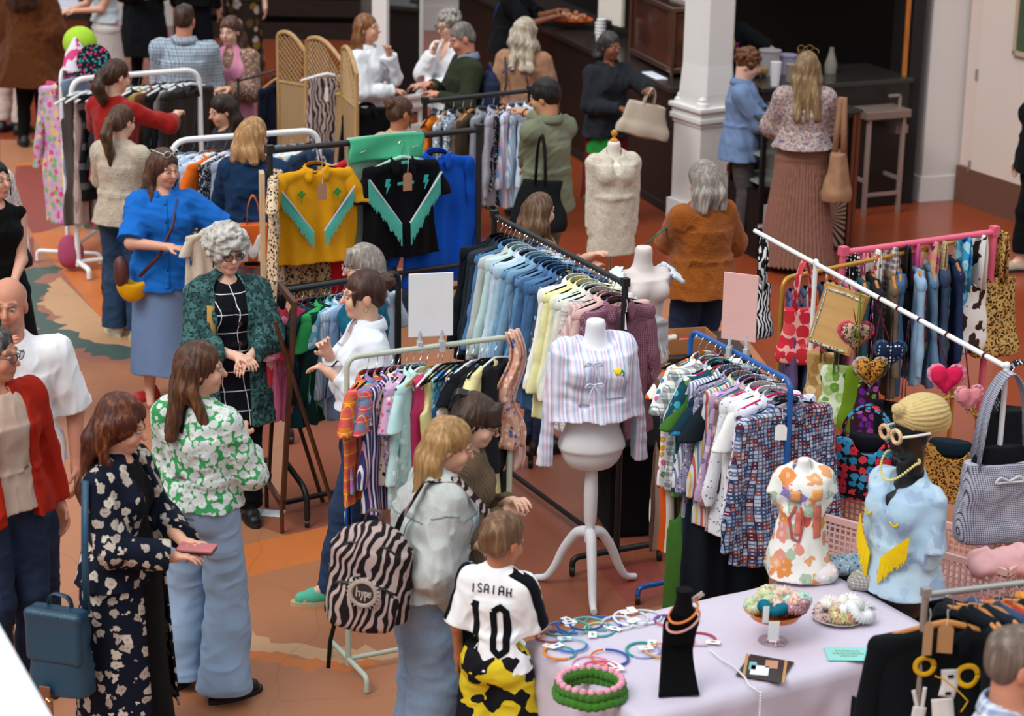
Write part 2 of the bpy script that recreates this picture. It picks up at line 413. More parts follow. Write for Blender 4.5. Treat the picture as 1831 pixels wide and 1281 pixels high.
@key
def blotch(base, other, scale=9, cut=0.52, third=None):             # cow hide, tie dye, paint
    t = NT('blotched cloth'); co = t.co(warp=0.05, wscale=8); n = t.noise(co, scale, 1.5).outputs['Fac']
    cc = t.ramp(n, [(0, base), (cut, other)], True)
    if third: cc = t.mix(t.math('GREATER_THAN', t.noise(co, scale*1.7, 2).outputs['Fac'], 0.58), cc, third)
    return t.out(cc, 0.85, _creases(t), 0.55, 0.028, spec=0.15)
@key
def dots(base, dot, scale=30, fill=0.3, axis='XZ'):
    t = NT('spotted cloth'); v = t.vor(t.co(), scale, rnd=0.25)
    return t.out(t.mix(t.math('LESS_THAN', v.outputs['Distance'], fill), base, dot), 0.8, _creases(t), 0.4, 0.02, spec=0.2)
@key
def squares(line, cols, size=0.018, gap=0.12, warp=0.006):          # small squares each its own colour
    t = NT('tile print cloth'); co = t.co((1/size,)*3, warp=warp, wscale=6); X, Y, Z = t.sep(co)
    u = t.math('ADD', X, t.math('MULTIPLY', Y, 0.6)); cb = t.n('ShaderNodeCombineXYZ'); t.l(t.math('FLOOR', u), cb.inputs[0]); t.l(t.math('FLOOR', Z), cb.inputs[1])
    wn = t.n('ShaderNodeTexWhiteNoise', noise_dimensions='2D'); t.l(cb.outputs[0], wn.inputs['Vector']); n = len(cols)
    fc = t.ramp(wn.outputs['Value'], [(i/n, c) for i, c in enumerate(cols)], True)
    fu, fz = t.math('FRACT', u), t.math('FRACT', Z); e = t.math('MAXIMUM', t.math('LESS_THAN', fu, gap), t.math('LESS_THAN', fz, gap))
    cen = t.math('MULTIPLY', t.math('LESS_THAN', t.math('ABSOLUTE', t.math('SUBTRACT', fu, .56)), .14), t.math('LESS_THAN', t.math('ABSOLUTE', t.math('SUBTRACT', fz, .56)), .14))
    cc = t.mix(t.math('MULTIPLY', cen, .8), fc, 'd8dce6')
    return t.out(t.mix(e, cc, line), 0.85, _creases(t), 0.55, 0.028, spec=0.15)
@key
def gloss(col, rough=0.35, metal=0.0, coat=0.0, spec=0.5):
    t = NT('smooth surface'); nz = t.noise(t.co(), 9, 3).outputs['Fac']; c = lin(col) if isinstance(col, str) else col
    return t.out(t.mix(nz, tuple(x*0.93 for x in c), tuple(min(1, x*1.05) for x in c)), rough, metal=metal, spec=spec, **({'Coat Weight': coat} if coat else {}))
@key
def leather(col, rough=0.4):
    t = NT('leather'); c = lin(col); v = t.vor(t.co(), 260).outputs['Distance']; nz = t.noise(t.co(), 7, 4).outputs['Fac']
    return t.out(t.mix(nz, tuple(x*0.75 for x in c), tuple(min(1, x*1.2) for x in c)), rough, t.math('ADD', v, t.math('MULTIPLY', nz, 4)), 0.3, 0.004, spec=0.5)
@key
def wood(col, dark=None, axis=2, scale=1.0, rough=0.45):
    t = NT('wood'); c = lin(col); d = lin(dark) if dark else tuple(x*0.6 for x in c); sc3 = [14*scale]*3; sc3[axis] = 1.2*scale
    nz = t.noise(t.co(tuple(sc3)), 3, 5, 0.6).outputs['Fac']; return t.out(t.ramp(nz, [(0.3, d), (0.7, c)]), rough, nz, 0.1, 0.002, spec=0.4)
@key
def hair_mat(col, light=None, streak=1.0):
    t = NT('hair'); c = lin(col); l_ = lin(light) if light else tuple(min(1, x*1.9+0.01) for x in c)
    nz = t.noise(t.co((55, 55, 5), warp=0.03, wscale=4), 1.0, 3, 0.6).outputs['Fac']; big = t.noise(t.co((10, 10, 3)), 1.0, 2).outputs['Fac']
    f = t.math('ADD', t.math('MULTIPLY', nz, 0.7), t.math('MULTIPLY', big, 0.3))
    return t.out(t.ramp(f, [(0.34, tuple(x*0.6 for x in c)), (0.52, c), (0.74, l_)]), 0.5, nz, 0.6, 0.006, spec=0.35)
@key
def skin_mat():
    t = NT('skin'); a = t.n('ShaderNodeVertexColor', layer_name='tint'); nz = t.noise(t.co(), 25, 3).outputs['Fac']
    cc = t.mix(t.math('MULTIPLY', nz, 0.25), a.outputs['Color'], (0.5, 0.16, 0.1), 'MIX')
    cc = t.mix(0.55, cc, a.outputs['Color'])
    return t.out(cc, 0.5, spec=0.35, **{'Subsurface Weight': 0.08, 'Subsurface Scale': 0.01})
@key
def glassy(col='ffffff', rough=0.05, alpha=0.35):
    t = NT('clear glass'); return t.out(col, rough, spec=0.5, **{'Transmission Weight': 0.9, 'IOR': 1.3})
@key
def lensm(col='10100f', alpha=0.2):
    t = NT('lens'); return t.out(col, 0.05, spec=0.5, Alpha=alpha)
@key
def mirror_m(): t = NT('mirror glass'); return t.out('d8dcdc', 0.03, metal=1.0)
@key
def frill(base, cols, scale=30):
    return floral(base, cols, scale, 0.4)
# ------------------------------------------------------------------ people
SKINS = {'light': lin('d9a48a'), 'fair': lin('e0b39b'), 'tan': lin('b97a58'), 'brown': lin('7a4a34'), 'ruddy': lin('cf8f74'), 'olive': lin('c4906c')}
def unit(v):
    n = np.linalg.norm(v); return v/n if n > 1e-9 else v
def ik(a, b, l1, l2, hint):
    d = b-a; L = np.linalg.norm(d); mx = (l1+l2)*0.999
    if L > mx: b = a+d*mx/L; d = b-a; L = mx
    L = max(L, abs(l1-l2)+0.02); c = (l1*l1+L*L-l2*l2)/(2*L*l1); u = unit(d); hv = np.array(hint, float); hv = unit(hv-u*(hv@u))
    return a+u*l1*c+hv*l1*math.sqrt(max(0, 1-c*c)), b
def rotz(v, a):
    c, s = math.cos(a), math.sin(a); return np.array([v[0]*c-v[1]*s, v[0]*s+v[1]*c, v[2]])
def headR(yaw, pitch, roll=0.0):       # head axes: columns x (its left), y (back), z (up)
    return np.array(Euler((pitch, roll, yaw), 'XYZ').to_matrix())

class Person:
    def __init__(s, label, loc, face=0, h=1.65, sex='f', skin='light', yaw=0, pitch=0, roll=0, lean=0.0, hands=(None, None), elb=((.5, .6, -.6), (-.5, .6, -.6)),
                 feet=((.10, 0, 0), (-.10, 0, 0)), res=0.009, build=1.0, curl=0.5, twist=0, hdir=(None, None), group=None, legs=True, shoes=None, k=1.0, heel=0):
        s.h = h; S = s.S = h/1.70; s.sex = sex; s.res = res; s.B = build*(1.0 if sex == 'f' else 1.06); s.skin = SKINS[skin] if isinstance(skin, str) else skin
        s.root = empty('person', loc, face, label, 'person', group)
        f = math.radians(lean); up = lambda z, y=0.0: V3(0, (y*math.cos(f)-(z-.95)*math.sin(f))*S, (.95+(z-.95)*math.cos(f)+y*math.sin(f))*S) if z > .95 else V3(0, y*S, z*S)
        tw = math.radians(twist); s.tw = tw
        s.pel = up(.93); s.waist = up(1.08); s.chest = up(1.27); s.nb = up(1.425, .015)
        sw = (.150 if sex == 'f' else .176)*S*(0.6+0.4*build); s.sw = sw
        s.sh = [up(1.352, .01)+rotz(V3(sx*sw, 0, 0), tw) for sx in (1, -1)]
        s.hp = [V3(sx*.082*S, 0, .90*S) for sx in (1, -1)]
        hr = s.hR = headR(math.radians(yaw), math.radians(pitch), math.radians(roll)); nk = unit(up(1.5)-up(1.3))
        s.hc = s.nb+nk*.085*S+hr@V3(0, -.018, .075)*S; s.nk = nk
        u1, u2 = .285*S, .245*S; s.el = []; s.wr = []
        for i in (0, 1):
            sx = 1-2*i; hd = hands[i]
            if hd is None: t = s.sh[i]+V3(sx*.09, -.06, -.50)*S
            else: t = np.array(hd, float)*np.array([1, 1, 1])*S
            e, w_ = ik(s.sh[i], t, u1, u2, elb[i]); s.el.append(e); s.wr.append(w_)
        s.hdir = hdir; s.curl = curl; s.feet = [np.array(p, float)*S for p in feet]; s.kn = []; s.an = []
        for i in (0, 1):
            a = s.feet[i]+V3(0, 0, .085*S); k_, a_ = ik(s.hp[i], a, .415*S, .41*S, (0, -1, 0)); s.kn.append(k_); s.an.append(a_)
        s.legs = legs; s.kk = k
    # -------- bodies
    def H(s, p): return s.hc+s.hR@(np.array(p, float)*s.S*s.kk)
    def body(s, sleeve=None):
        S, B = s.S, s.B; pts = np.array([s.hc, *s.sh, *s.el, *s.wr, *s.feet, *s.an, s.pel, *s.kn]); lo = pts.min(0)-.24*S; hi = pts.max(0)+.24*S
        lo[2] = -.01 if s.legs else .8*S; F = Field(lo, hi, s.res); kk = s.kk
        e = lambda c, r, k=.02, op='u': F.ell(s.H(c), np.array(r)*S*kk, k*S, op, R=s.hR)
        e((0, .018, .028), (.073, .092, .088)); e((0, -.022, -.035), (.059, .068, .078)); e((0, -.062, -.088), (.026, .022, .02), .025)
        for q in (1, -1):
            e((q*.036, -.066, -.03), (.022, .02, .025), .02); e((q*.03, -.094, .008), (.018, .011, .011), .012, 's'); e((q*.074, .012, -.012), (.009, .02, .031), .008)
            F.cone(s.H((q*.045, -.068, .028)), s.H((q*.012, -.082, .024)), .009*S, .008*S, .014)
        F.cone(s.H((0, -.082, .012)), s.H((0, -.106, -.022)), .0085*S, .0125*S, .010)
        F.cone(s.H((-.018, -.083, -.058)), s.H((.018, -.083, -.058)), .0075*S, .0075*S, .008); F.cone(s.H((-.014, -.079, -.070)), s.H((.014, -.079, -.070)), .0085*S, .0085*S, .006)
        nr = (.050 if s.sex == 'f' else .060)*S
        F.cone(s.H((0, .022, -.06)), s.nb-s.nk*.02, nr*.95, nr*1.08, .03)
        # torso
        bx = .93*B
        [F.cone(s.sh[q_]*.92+s.nb*.08, s.nb-s.nk*.035, .045*S, .05*S, .04) for q_ in (0, 1)]; F.ell(s.chest, V3(.145, .098, .15)*S*bx, .05); F.ell(s.waist, V3(.115, .085, .15)*S*bx, .05); F.ell(s.pel, V3(.15, .105, .11)*S*bx, .05)
        if s.sex == 'f':
            for q in (1, -1): F.ell(s.chest+rotz(V3(q*.07, -.075, -.02)*S, s.tw), V3(.05, .045, .05)*S, .03)
        for i in (0, 1):
            F.cone(s.sh[i], s.el[i], .046*S*B, .036*S*B, .03); F.cone(s.el[i], s.wr[i], .037*S*B, .024*S, .02)
            s.hand(F, i)
            if s.legs:
                F.cone(s.hp[i], s.kn[i], .078*S*B, .05*S*B, .04); F.cone(s.kn[i], s.an[i], .052*S*B, .034*S, .02)
                F.cone(s.an[i], s.feet[i]+V3(0, -.13, .03)*S, .033*S, .026*S, .02)
        V, Q = F.mesh()
        L = (V-s.hc)@s.hR/(S*kk); c = np.tile(np.array(s.skin), (len(V), 1))
        def paint(cen, rad, col, a):
            nonlocal c
            d = np.sqrt((((L-np.array(cen))/np.array(rad))**2).sum(1)); wgt = np.clip((1.15-d)*4, 0, 1)[:, None]*a; c = c*(1-wgt)+np.array(col)*wgt
        sk = np.array(s.skin); lip = sk*np.array([.78, .38, .38]) if s.sex == 'f' else sk*np.array([.8, .55, .52])
        for q in (1, -1): paint((q*.04, -.085, -.028), (.022, .03, .018), sk*np.array([1.02, .72, .68]), .35); paint((q*.074, .012, -.012), (.015, .025, .035), sk*np.array([1, .75, .7]), .4)
        paint((0, -.105, -.022), (.014, .02, .012), sk*np.array([1, .75, .7]), .35); paint((0, -.09, -.064), (.026, .03, .0105), lip, .9)
        for q in (1, -1): paint((q*.031, -.085, .033), (.021, .03, .0055), getattr(s, 'brow', (.06, .035, .02)), .75); paint((q*.031, -.09, .012), (.022, .02, .012), sk*.6, .35)
        if getattr(s, 'stubble', 0): paint((0, -.05, -.085), (.06, .07, .045), np.array([.22, .16, .13]), s.stubble)
        s.bodyobj = fast_obj('body', V, Q, skin_mat(), s.root, colors=c, relax=1)
        for q in (1, -1):
            mb = MB(); R = Matrix([list(r) for r in s.hR]); cen = Vector(s.H((q*.031, -.0795, .009))); r = .0116*S*kk
            mb.ball(cen, r, 7, (1.05, 1, .50)); fw = Vector(-s.hR[:, 1]); mb.cur = 1; mb.ball(cen+fw*r*.52, r*.58, 5, (1, 1, .78))
            mb.build('eye', [gloss('b0a098', .6), gloss('1c120c', .35)], s.root)
        return s
    def hand(s, F, i):
        S = s.S; q = 1-2*i; w_ = s.wr[i]; d = unit(w_-s.el[i]) if s.hdir[i] is None else unit(np.array(s.hdir[i], float))
        side = np.cross(d, V3(0, 0, 1)); side = unit(side) if np.linalg.norm(side) > .3 else V3(0, -1, 0)   # across the knuckles
        n = unit(np.cross(side, d));
        if n[2] > 0 and abs(d[2]) < .8: n = -n
        if abs(d[2]) >= .8: side = V3(0, -1, 0); side = unit(side-d*(side@d)); n = V3(-q, 0, 0); n = unit(n-d*(n@d))
        th = side if (side@V3(-q*.6, -1, 0.3)) > 0 else -side    # thumb towards the body's middle or the front
        F.cone(w_, w_+d*.03*S, .024*S, .027*S, .015, flat=None); p = w_+d*.055*S
        for u in (-.022, 0, .022): F.cone(w_+d*.02*S+side*u*.6*S, w_+d*.085*S+side*u*1.15*S, .013*S, .0115*S, .012)
        cu = s.curl; names = [(-.030, .062), (-.010, .074), (.011, .070), (.031, .056)]
        if (th@side) < 0: names = names[::1]
        for j, (u, L) in enumerate(names):
            b = w_+d*.088*S+side*u*S; a = cu*(0.55+.12*j); dd = d
            for seg, fr in ((0, .45), (1, .33), (2, .22)):
                dd = unit(dd*math.cos(a)+n*math.sin(a)); nn = n; e_ = b+dd*L*fr*S
                F.cone(b, e_, (.0088-.0009*seg)*S, (.0080-.0009*seg)*S, .003); b = e_
        b = w_+d*.025*S+th*.02*S; e1 = b+unit(d*.6+th*.7+n*.3)*.042*S; e2 = e1+unit(d*.9+th*.15+n*(.2+cu*.5))*.032*S
        F.cone(b, e1, .0125*S, .0100*S, .01); F.cone(e1, e2, .0098*S, .0080*S, .004)
    # -------- clothes
    def fld(s, zlo, zhi, pad=.2, arms=True):
        P = [s.pel, s.chest, s.nb, s.hp[0], s.hp[1]]
        if arms: P += [*s.sh, *s.el, *s.wr]
        P = np.array(P); lo = P.min(0)-pad; hi = P.max(0)+pad; lo[2] = min(lo[2], zlo); lo[2] = max(lo[2], zlo) if not arms else lo[2]; return Field(lo, hi, s.res)
    def top(s, mat, sleeve=1.0, hem=.86, fat=.018, arm=.012, flare=0.0, name='top', neck='crew', wave=.006, seed=1, cuffw=None, freq=26, puff=0.0, collar=None, open_=None, thick_shoulder=0.0):
        S, B = s.S, s.B; F = s.fld(hem*S-.05, 0); bx = .93*B; hp = V3(0, 0, hem*S)
        g = fat*S; [F.cone(s.sh[q_]*.93+s.nb*.07, s.nb-s.nk*.04, .046*S+g*.6+thick_shoulder, .052*S+g*.5+thick_shoulder, .045) for q_ in (0, 1)]
        F.cone(s.nb-s.nk*.02, s.chest, .055*S+g*.5, .09*S+g, .05)
        F.ell(s.chest, V3(.145*bx+g, .098*bx+g, .16)*S, .05)
        if s.sex == 'f':
            for q in (1, -1): F.ell(s.chest+rotz(V3(q*.07, -.07, -.02)*S, s.tw), (V3(.052, .048, .052)+g)*S, .05)
        wz = s.waist; cz = s.chest; hx = V3(s.pel[0], s.pel[1], hem*S)
        F.ecyl(cz, wz, .138*bx*S+g, .098*bx*S+g, .122*bx*S+g*1.3, .095*bx*S+g*1.3, .04, e=2.2)
        rx = .176*bx*S+g*1.35+flare+.004; ry = .132*bx*S+g*1.35+flare+.004
        if hem < 1.06: F.ecyl(wz, V3(hx[0], hx[1]+.006, hx[2]), .124*bx*S+g*1.3, .098*bx*S+g*1.3, .124*bx*S+g*1.3+(rx-.124*bx*S-g*1.3)*min(1, (1.08-hem)/.15), .098*bx*S+g*1.3+(ry-.098*bx*S-g*1.3)*min(1, (1.08-hem)/.15), .04, e=2.2)
        if hem < .9: F.ell(s.pel, V3(.17*bx*S+g, .12*bx*S+g, .12*S), .03)
        for i in (0, 1):
            if sleeve > 0:
                sh, el, wr = s.sh[i], s.el[i], s.wr[i]; ra = .046*S*B+arm; rb = .037*S*B+arm*1.15; rc = (.026*S+arm*1.0) if cuffw is None else cuffw
                if sleeve <= .55:
                    e_ = sh+(el-sh)*sleeve*1.9; F.cone(sh, e_, ra*1.05+puff*.3, ra*1.12+puff, .04)
                else:
                    F.cone(sh, el, ra+puff*.3, rb+puff*.6, .04); t = (sleeve-.55)/.45; F.cone(el, el+(wr-el)*t, rb+puff*.6, rb+(rc-rb)*t+puff*(1-t), .03)
        F.wave(wave, freq, seed, aniso=(1, 1, .5)); F.wave(wave*.55, freq*1.9, seed+5, n=5, sharp=True)
        if hem > .0: F.f = np.where((np.abs(F.ax[0])[:, None, None] < .9) & (F.ax[2][None, None, :] < hem*S) & (s.armfree(F, hem)), 0.5, F.f).astype(np.float32)
        if sleeve > 0 and sleeve <= .55:
            for i in (0, 1):
                e_ = s.sh[i]+(s.el[i]-s.sh[i])*sleeve*1.9; s.planecut(F, e_, unit(s.el[i]-s.sh[i]))
        elif sleeve > 0:
            for i in (0, 1): s.planecut(F, s.el[i]+(s.wr[i]-s.el[i])*((sleeve-.55)/.45*.985), unit(s.wr[i]-s.el[i]), .085)
        if neck == 'v': F.ell(s.nb+V3(0, -.10, -.06)*S, V3(.045, .10, .11)*S, .005, 's')
        elif neck == 'scoop': F.ell(s.nb+V3(0, -.085, -.03)*S, V3(.085, .10, .08)*S, .01, 's')
        elif neck == 'crew': F.ell(s.nb+V3(0, -.045, .03)*S, V3(.06, .06, .05)*S, .01, 's')
        if open_: F.box(s.chest+V3(0, -.2, -.25)*S, (open_*S, .13*S, .60*S), .01, 's')
        V, Q = F.mesh(); o = fast_obj(name, V, Q, mat, s.root, relax=1)
        if collar: s.collar(collar if not isinstance(collar, bool) else mat, fat)
        return o
    def armfree(s, F, hem):
        return np.ones_like(F.f, bool) if min(s.wr[0][2], s.wr[1][2], s.el[0][2], s.el[1][2]) > hem*s.S+.05 else s._af(F, hem)
    def _af(s, F, hem):       # below the hem, keep only what belongs to a sleeve
        m_ = np.ones_like(F.f, bool); X = F.ax[0][:, None, None]; Y = F.ax[1][None, :, None]; Z = F.ax[2][None, None, :]
        for i in (0, 1):
            a, b = s.el[i], s.wr[i]
            if min(a[2], b[2]) > hem*s.S+.05: continue
            ab = b-a; t = np.clip(((X-a[0])*ab[0]+(Y-a[1])*ab[1]+(Z-a[2])*ab[2])/(ab@ab), 0, 1)
            d = (X-a[0]-t*ab[0])**2+(Y-a[1]-t*ab[1])**2+(Z-a[2]-t*ab[2])**2; m_ &= d > .068**2
        return m_
    def planecut(s, F, p, d, R=.12):
        sl, P = F.block(p-R-.02, p+R+.02)
        if sl is None: return
        x, y, z = P[0]-p[0], P[1]-p[1], P[2]-p[2]; t = x*d[0]+y*d[1]+z*d[2]; r2 = x*x+y*y+z*z
        F.f[sl] = np.where((r2 < R*R), np.maximum(F.f[sl], t), F.f[sl]).astype(np.float32)
    def collar(s, mat, fat=.018, name='collar'):
        S = s.S; mb = MB(); c = Vector(s.nb+V3(0, .0, .0)*S); r0 = .058*S+fat*.6
        def fn(u, v):
            a = -math.pi/2+.35+u*(2*math.pi-.7); r = r0+v*.022*S; z = (.034-.052*v*v)*S + .006*math.cos(a*2)+.02*S*math.sin(a)*(.6)
            return c+Vector((r*math.cos(a)*1.05, r*math.sin(a), z))
        mb.grid(fn, 28, 4); o = mb.build(name, mat, s.root, auto=0); thicken(o, .004); return o
    def trousers(s, mat, hem=.07, fat=.015, flare=.0, name='trousers', top=1.02, wave=.005, seed=3, knee=0.0, freq=24):
        S, B = s.S, s.B; P = np.array([*s.hp, *s.kn, *s.an, s.pel]); lo = P.min(0)-.2; hi = P.max(0)+.2; lo[2] = max(hem*S-.03, -.01); hi[2] = top*S+.04; F = Field(lo, hi, s.res); g = fat*S; bx = .93*B
        F.ell(s.pel, V3(.152*bx*S+g, .108*bx*S+g, .12*S), .04)
        F.ecyl(V3(0, s.pel[1], top*S), s.pel, .125*bx*S+g*.8, .092*bx*S+g*.8, .150*bx*S+g, .108*bx*S+g, .03)
        if s.sex == 'f':
            for q in (1, -1): F.ell(s.pel+V3(q*.06, .045, -.03)*S, (V3(.075, .07, .085)+fat)*S, .03)
        for i in (0, 1):
            ra = .078*S*B+g; rk = .054*S*B+g+knee; rh = .036*S+g+flare
            F.cone(s.hp[i], s.kn[i], ra, rk, .012)
            e_ = s.an[i]+V3(0, .01, -.02*S); F.cone(s.kn[i], e_, rk, rh, .006)
        F.wave(wave, freq, seed, aniso=(.8, .8, 1)); F.wave(wave*.6, freq*2, seed+9, n=5, sharp=True)
        Z = F.ax[2][None, None, :]; F.f = np.maximum(F.f, (hem*S-Z).astype(np.float32)); F.f = np.maximum(F.f, (Z-top*S).astype(np.float32))
        V, Q = F.mesh(); return fast_obj(name, V, Q, mat, s.root)
    def skirt(s, mat, hem=.35, top=1.03, flare=.12, name='skirt', pleats=0, depth=.012, wave=.006, seed=4, fat=.015, hipx=0.0):
        S, B = s.S, s.B; R = .2*S+flare+.08; bx = .93*B; F = Field((-R, -R, hem*S-.03), (R, R, top*S+.04), s.res); g = fat*S
        hx = s.feet[0]*.5+s.feet[1]*.5
        F.ecyl(s.pel*V3(1, 1, 0)+V3(0, 0, top*S), s.pel+V3(0, 0, -.05*S), .125*bx*S+g, .095*bx*S+g, .165*bx*S+g+hipx, .125*bx*S+g+hipx, .03)
        F.ecyl(s.pel+V3(0, 0, -.03*S), V3(hx[0]*.6, hx[1]*.6, hem*S), .165*bx*S+g+hipx, .125*bx*S+g+hipx, .165*bx*S+g+flare, .135*bx*S+g+flare, .03)
        if pleats:
            X = F.ax[0][:, None, None]; Y = F.ax[1][None, :, None]; Z = F.ax[2][None, None, :]; a = np.arctan2(Y, X); t = np.clip((top*S-Z)/(.25*S), 0, 1)
            F.f = F.f+(np.abs(np.sin(a*pleats/2))*2-1).astype(np.float32)*(depth*t).astype(np.float32)
        F.wave(wave, 20, seed, aniso=(1, 1, .25)); Z = F.ax[2][None, None, :]; F.f = np.maximum(F.f, (hem*S-Z).astype(np.float32)); F.f = np.maximum(F.f, (Z-top*S).astype(np.float32))
        V, Q = F.mesh(); return fast_obj(name, V, Q, mat, s.root)
    def shoes(s, mat, sole=None, dirs=(0, 0), name='shoe', high=0.0):
        S = s.S
        for i in (0, 1):
            f = s.feet[i]; a = math.radians(dirs[i]); fw = V3(math.sin(a), -math.cos(a), 0)
            F = Field(f-.24, f+.24, min(s.res, .008)); h = f+V3(0, 0, .045*S)
            F.cone(h-fw*-.0+fw*-.03*S, h+fw*.08*S, .042*S, .042*S, .02); F.cone(h+fw*.08*S+V3(0, 0, -.008), h+fw*.145*S+V3(0, 0, -.012), .043*S, .034*S, .02)
            F.cone(h-fw*.03*S, h-fw*.02*S+V3(0, 0, .04+high), .04*S, .038*S, .02)
            F.cut_below(f[2]+.018); V, Q = F.mesh(); o = fast_obj(name, V, Q, mat, s.root)
            mb = MB(); R = Matrix.Rotation(a, 4, 'Z'); n = 20; pr = []
            for k in range(n):
                t = 2*math.pi*k/n; y = .02*S-math.cos(t)*.145*S+ -.075*S*0; x = math.sin(t)*(.047+.006*(-math.cos(t)))*S; pr.append((x, -(-y) if False else y))
            vs = []
            for z in (0.0, .024): vs += [Vector(f)+(R@Vector((x, -(.055*S)+(-y+.02*S), z))) for x, y in pr]
            mb.add(vs, [tuple(range(n-1, -1, -1)), tuple(range(n, 2*n))]+[(k, (k+1) % n, (k+1) % n+n, k+n) for k in range(n)])
            mb.build('sole', sole or gloss('151515', .6), o)
        return s
    # -------- hair
    def hair(s, style, mat, length=.25, seed=2, vol=0.0, amp=.004, part=None, fringe=False, name='hair', back=0.0):
        S = s.S*s.kk; s.hairmat = mat; c = s.hc; L = max(length, .1); lo = c-(.28+L)*S; hi = c+.22*S; hi[:2] = c[:2]+(.2+.15)*S; lo[:2] = c[:2]-(.2+.15)*S; lo[2] = c[2]-(.14+L)*S
        F = Field(lo, hi, s.res*.8); R = s.hR
        e = lambda p, r, k=.02, op='u': F.ell(s.H(p), np.array(r)*S, k*S, op, R=R)
        v = vol; dn = V3(0, 0, -1)
        e((0, .022, .036), (.079+v, .098+v, .090+v*1.1))
        if style in ('long', 'bob', 'longwavy'):
            e((0, .045, .0), (.082+v, .078+v, .095+v))
            tilt = s.nb+V3(0, .02, 0)
            for q in (1, -1):
                a = s.H((q*(.068+v), .040, .02)); m_ = s.H((q*(.078+v), .046, -.085)); F.cone(a, m_, .026*S, .029*S, .03)
                n_ = 3 if style != 'bob' else 1
                e_ = m_+dn*(length-.06)*S*.9+(s.hR@V3(q*.015, -.075 if length > .2 else -.01, 0))*S
                F.cone(m_, e_, .031*S, .022*S, .03)
            for q in (-.05, 0, .05):
                a = s.H((q, .075+v, .0)); b = s.H((q*1.15, .078+v, -.09)); F.cone(a, b, .034*S, .036*S, .03)
                ee = b+dn*(length-.05)*S+(s.hR@V3(q*.4, (.055 if length > .18 else .01)+back, 0))*S; F.cone(b, ee, .040*S, .030*S, .035)
        elif style == 'ponytail':
            e((0, .06, .0), (.07, .062, .075)); p0 = s.H((0, .108, .03)); F.ell(p0, V3(.026, .026, .026)*S, .01)
            p = p0; pts = [p0, s.H((0, .14, -.01)), p0+V3(0, .055, -.12)*S+R@V3(0, .03, 0)*S, p0+V3(0, .05, -.12-length*.5)*S, p0+V3(0, .045, -.1-length)*S]
            rr = [.022, .034, .042, .036, .014]
            for a, b, r1, r2 in zip(pts, pts[1:], rr, rr[1:]): F.cone(a, b, r1*S, r2*S, .02)
        elif style == 'bun':
            e((0, .06, .0), (.07, .062, .075)); e((0, .125, .055), (.042, .038, .042), .012)
            for j in range(7):
                a = j*.9+seed; e((.03*math.cos(a), .13+.012*math.sin(a*2), .055+.03*math.sin(a)), (.018, .02, .014), .006)
            for q in (1, -1): F.cone(s.H((q*.066, -.05, .03)), s.H((q*.068, -.055, -.10)), .008*S, .004*S, .008)
        elif style == 'curly':
            rs = np.random.RandomState(seed)
            e((0, .02, .035), (.092+v, .105+v, .098+v))
            for j in range(170):
                d = unit(rs.normal(size=3)); d[2] = abs(d[2]) if rs.rand() < .65 else d[2]
                if d[1] < -.5 and d[2] < .42: continue
                if d[2] < -.35: continue
                p = np.array([0, .02, .035])+d*np.array([.092+v, .105+v, .098+v]); r = .014+.010*rs.rand(); e(tuple(p), (r, r, r), .006)
        elif style in ('short', 'buzz'):
            e((0, .055, -.005), (.072, .06, .068))
            if style == 'buzz': pass
        elif style == 'bald': e((0, .06, -.03), (.066, .045, .035))
        if fringe:
            for q in np.linspace(-.05, .05, 6): F.cone(s.H((q*.8, -.055, .095)), s.H((q*1.05, -.094+abs(q)*.4, .035)), .016*S, .010*S, .012)
        # clear the face
        if style in ('curly',): e((0, -.115, -.035), (.064, .085, .092), .012, 's')
        elif fringe: e((0, -.125, -.06), (.058, .08, .085), .01, 's')
        elif style in ('short', 'buzz', 'bald', 'bun', 'ponytail'):
            e((0, -.12, -.02), (.068, .085, .092), .012, 's')
            if style in ('short', 'buzz'): F.box(s.H((0, -.06, -.10)), V3(.12, .085, .085)*S, .02, 's', R=R); e((0, .1, -.13), (.1, .12, .06), .02, 's')
            if style == 'bald': e((0, -.02, .08), (.11, .12, .085), .01, 's')
        else: e((0, -.120, -.020), (.068, .088, .092), .012, 's')
        if style in ('long', 'bob', 'longwavy', 'ponytail'):
            X, Y, Z = F.ax[0][:, None, None]-c[0], F.ax[1][None, :, None]-c[1], F.ax[2][None, None, :]-c[2]; a = np.arctan2(Y+0*Z, X+0*Z)
            ph = 2.5*np.sin(Z*16+seed)+(1.6*np.sin(Z*40) if style == 'longwavy' else 0)
            F.f = F.f+(np.sin(a*19+ph)*.0026*S+np.sin(a*43+ph*1.7+1)*.0016*S).astype(np.float32)*np.clip((.13*S-Z)/(.08), .2, 1).astype(np.float32)
            if style == 'longwavy': F.wave(.010, 34, seed, aniso=(1, 1, 1))
            F.wave(.003, 50, seed, aniso=(1, 1, .3)); 
        elif style == 'curly': F.wave(.006, 120, seed)
        elif style in ('short', 'buzz', 'bun'): F.wave(amp, 110 if style == 'short' else 90, seed, aniso=(1, 1, .6))
        V, Q = F.mesh(); return fast_obj(name, V, Q, mat, s.root, relax=1)
    def glasses(s, mat=None, r=.022, name='glasses'):
        mat = mat or gloss('141210', .3); S = s.S*s.kk; mb = MB()
        for q in (1, -1):
            pts = [Vector(s.H((q*.033+r*1.12*math.cos(t), -.108+abs(.033*q+r*math.cos(t)*q*q)*.12, .008+r*.92*math.sin(t)))) for t in np.linspace(0, 2*math.pi, 20, endpoint=False)]
            mb.tube(pts, .0022*S, 6, closed=True); mb.tube([s.H((q*.058, -.10, .012)), s.H((q*.076, -.03, .012)), s.H((q*.078, .015, .008)), s.H((q*.076, .03, -.008))], .0022*S, 6)
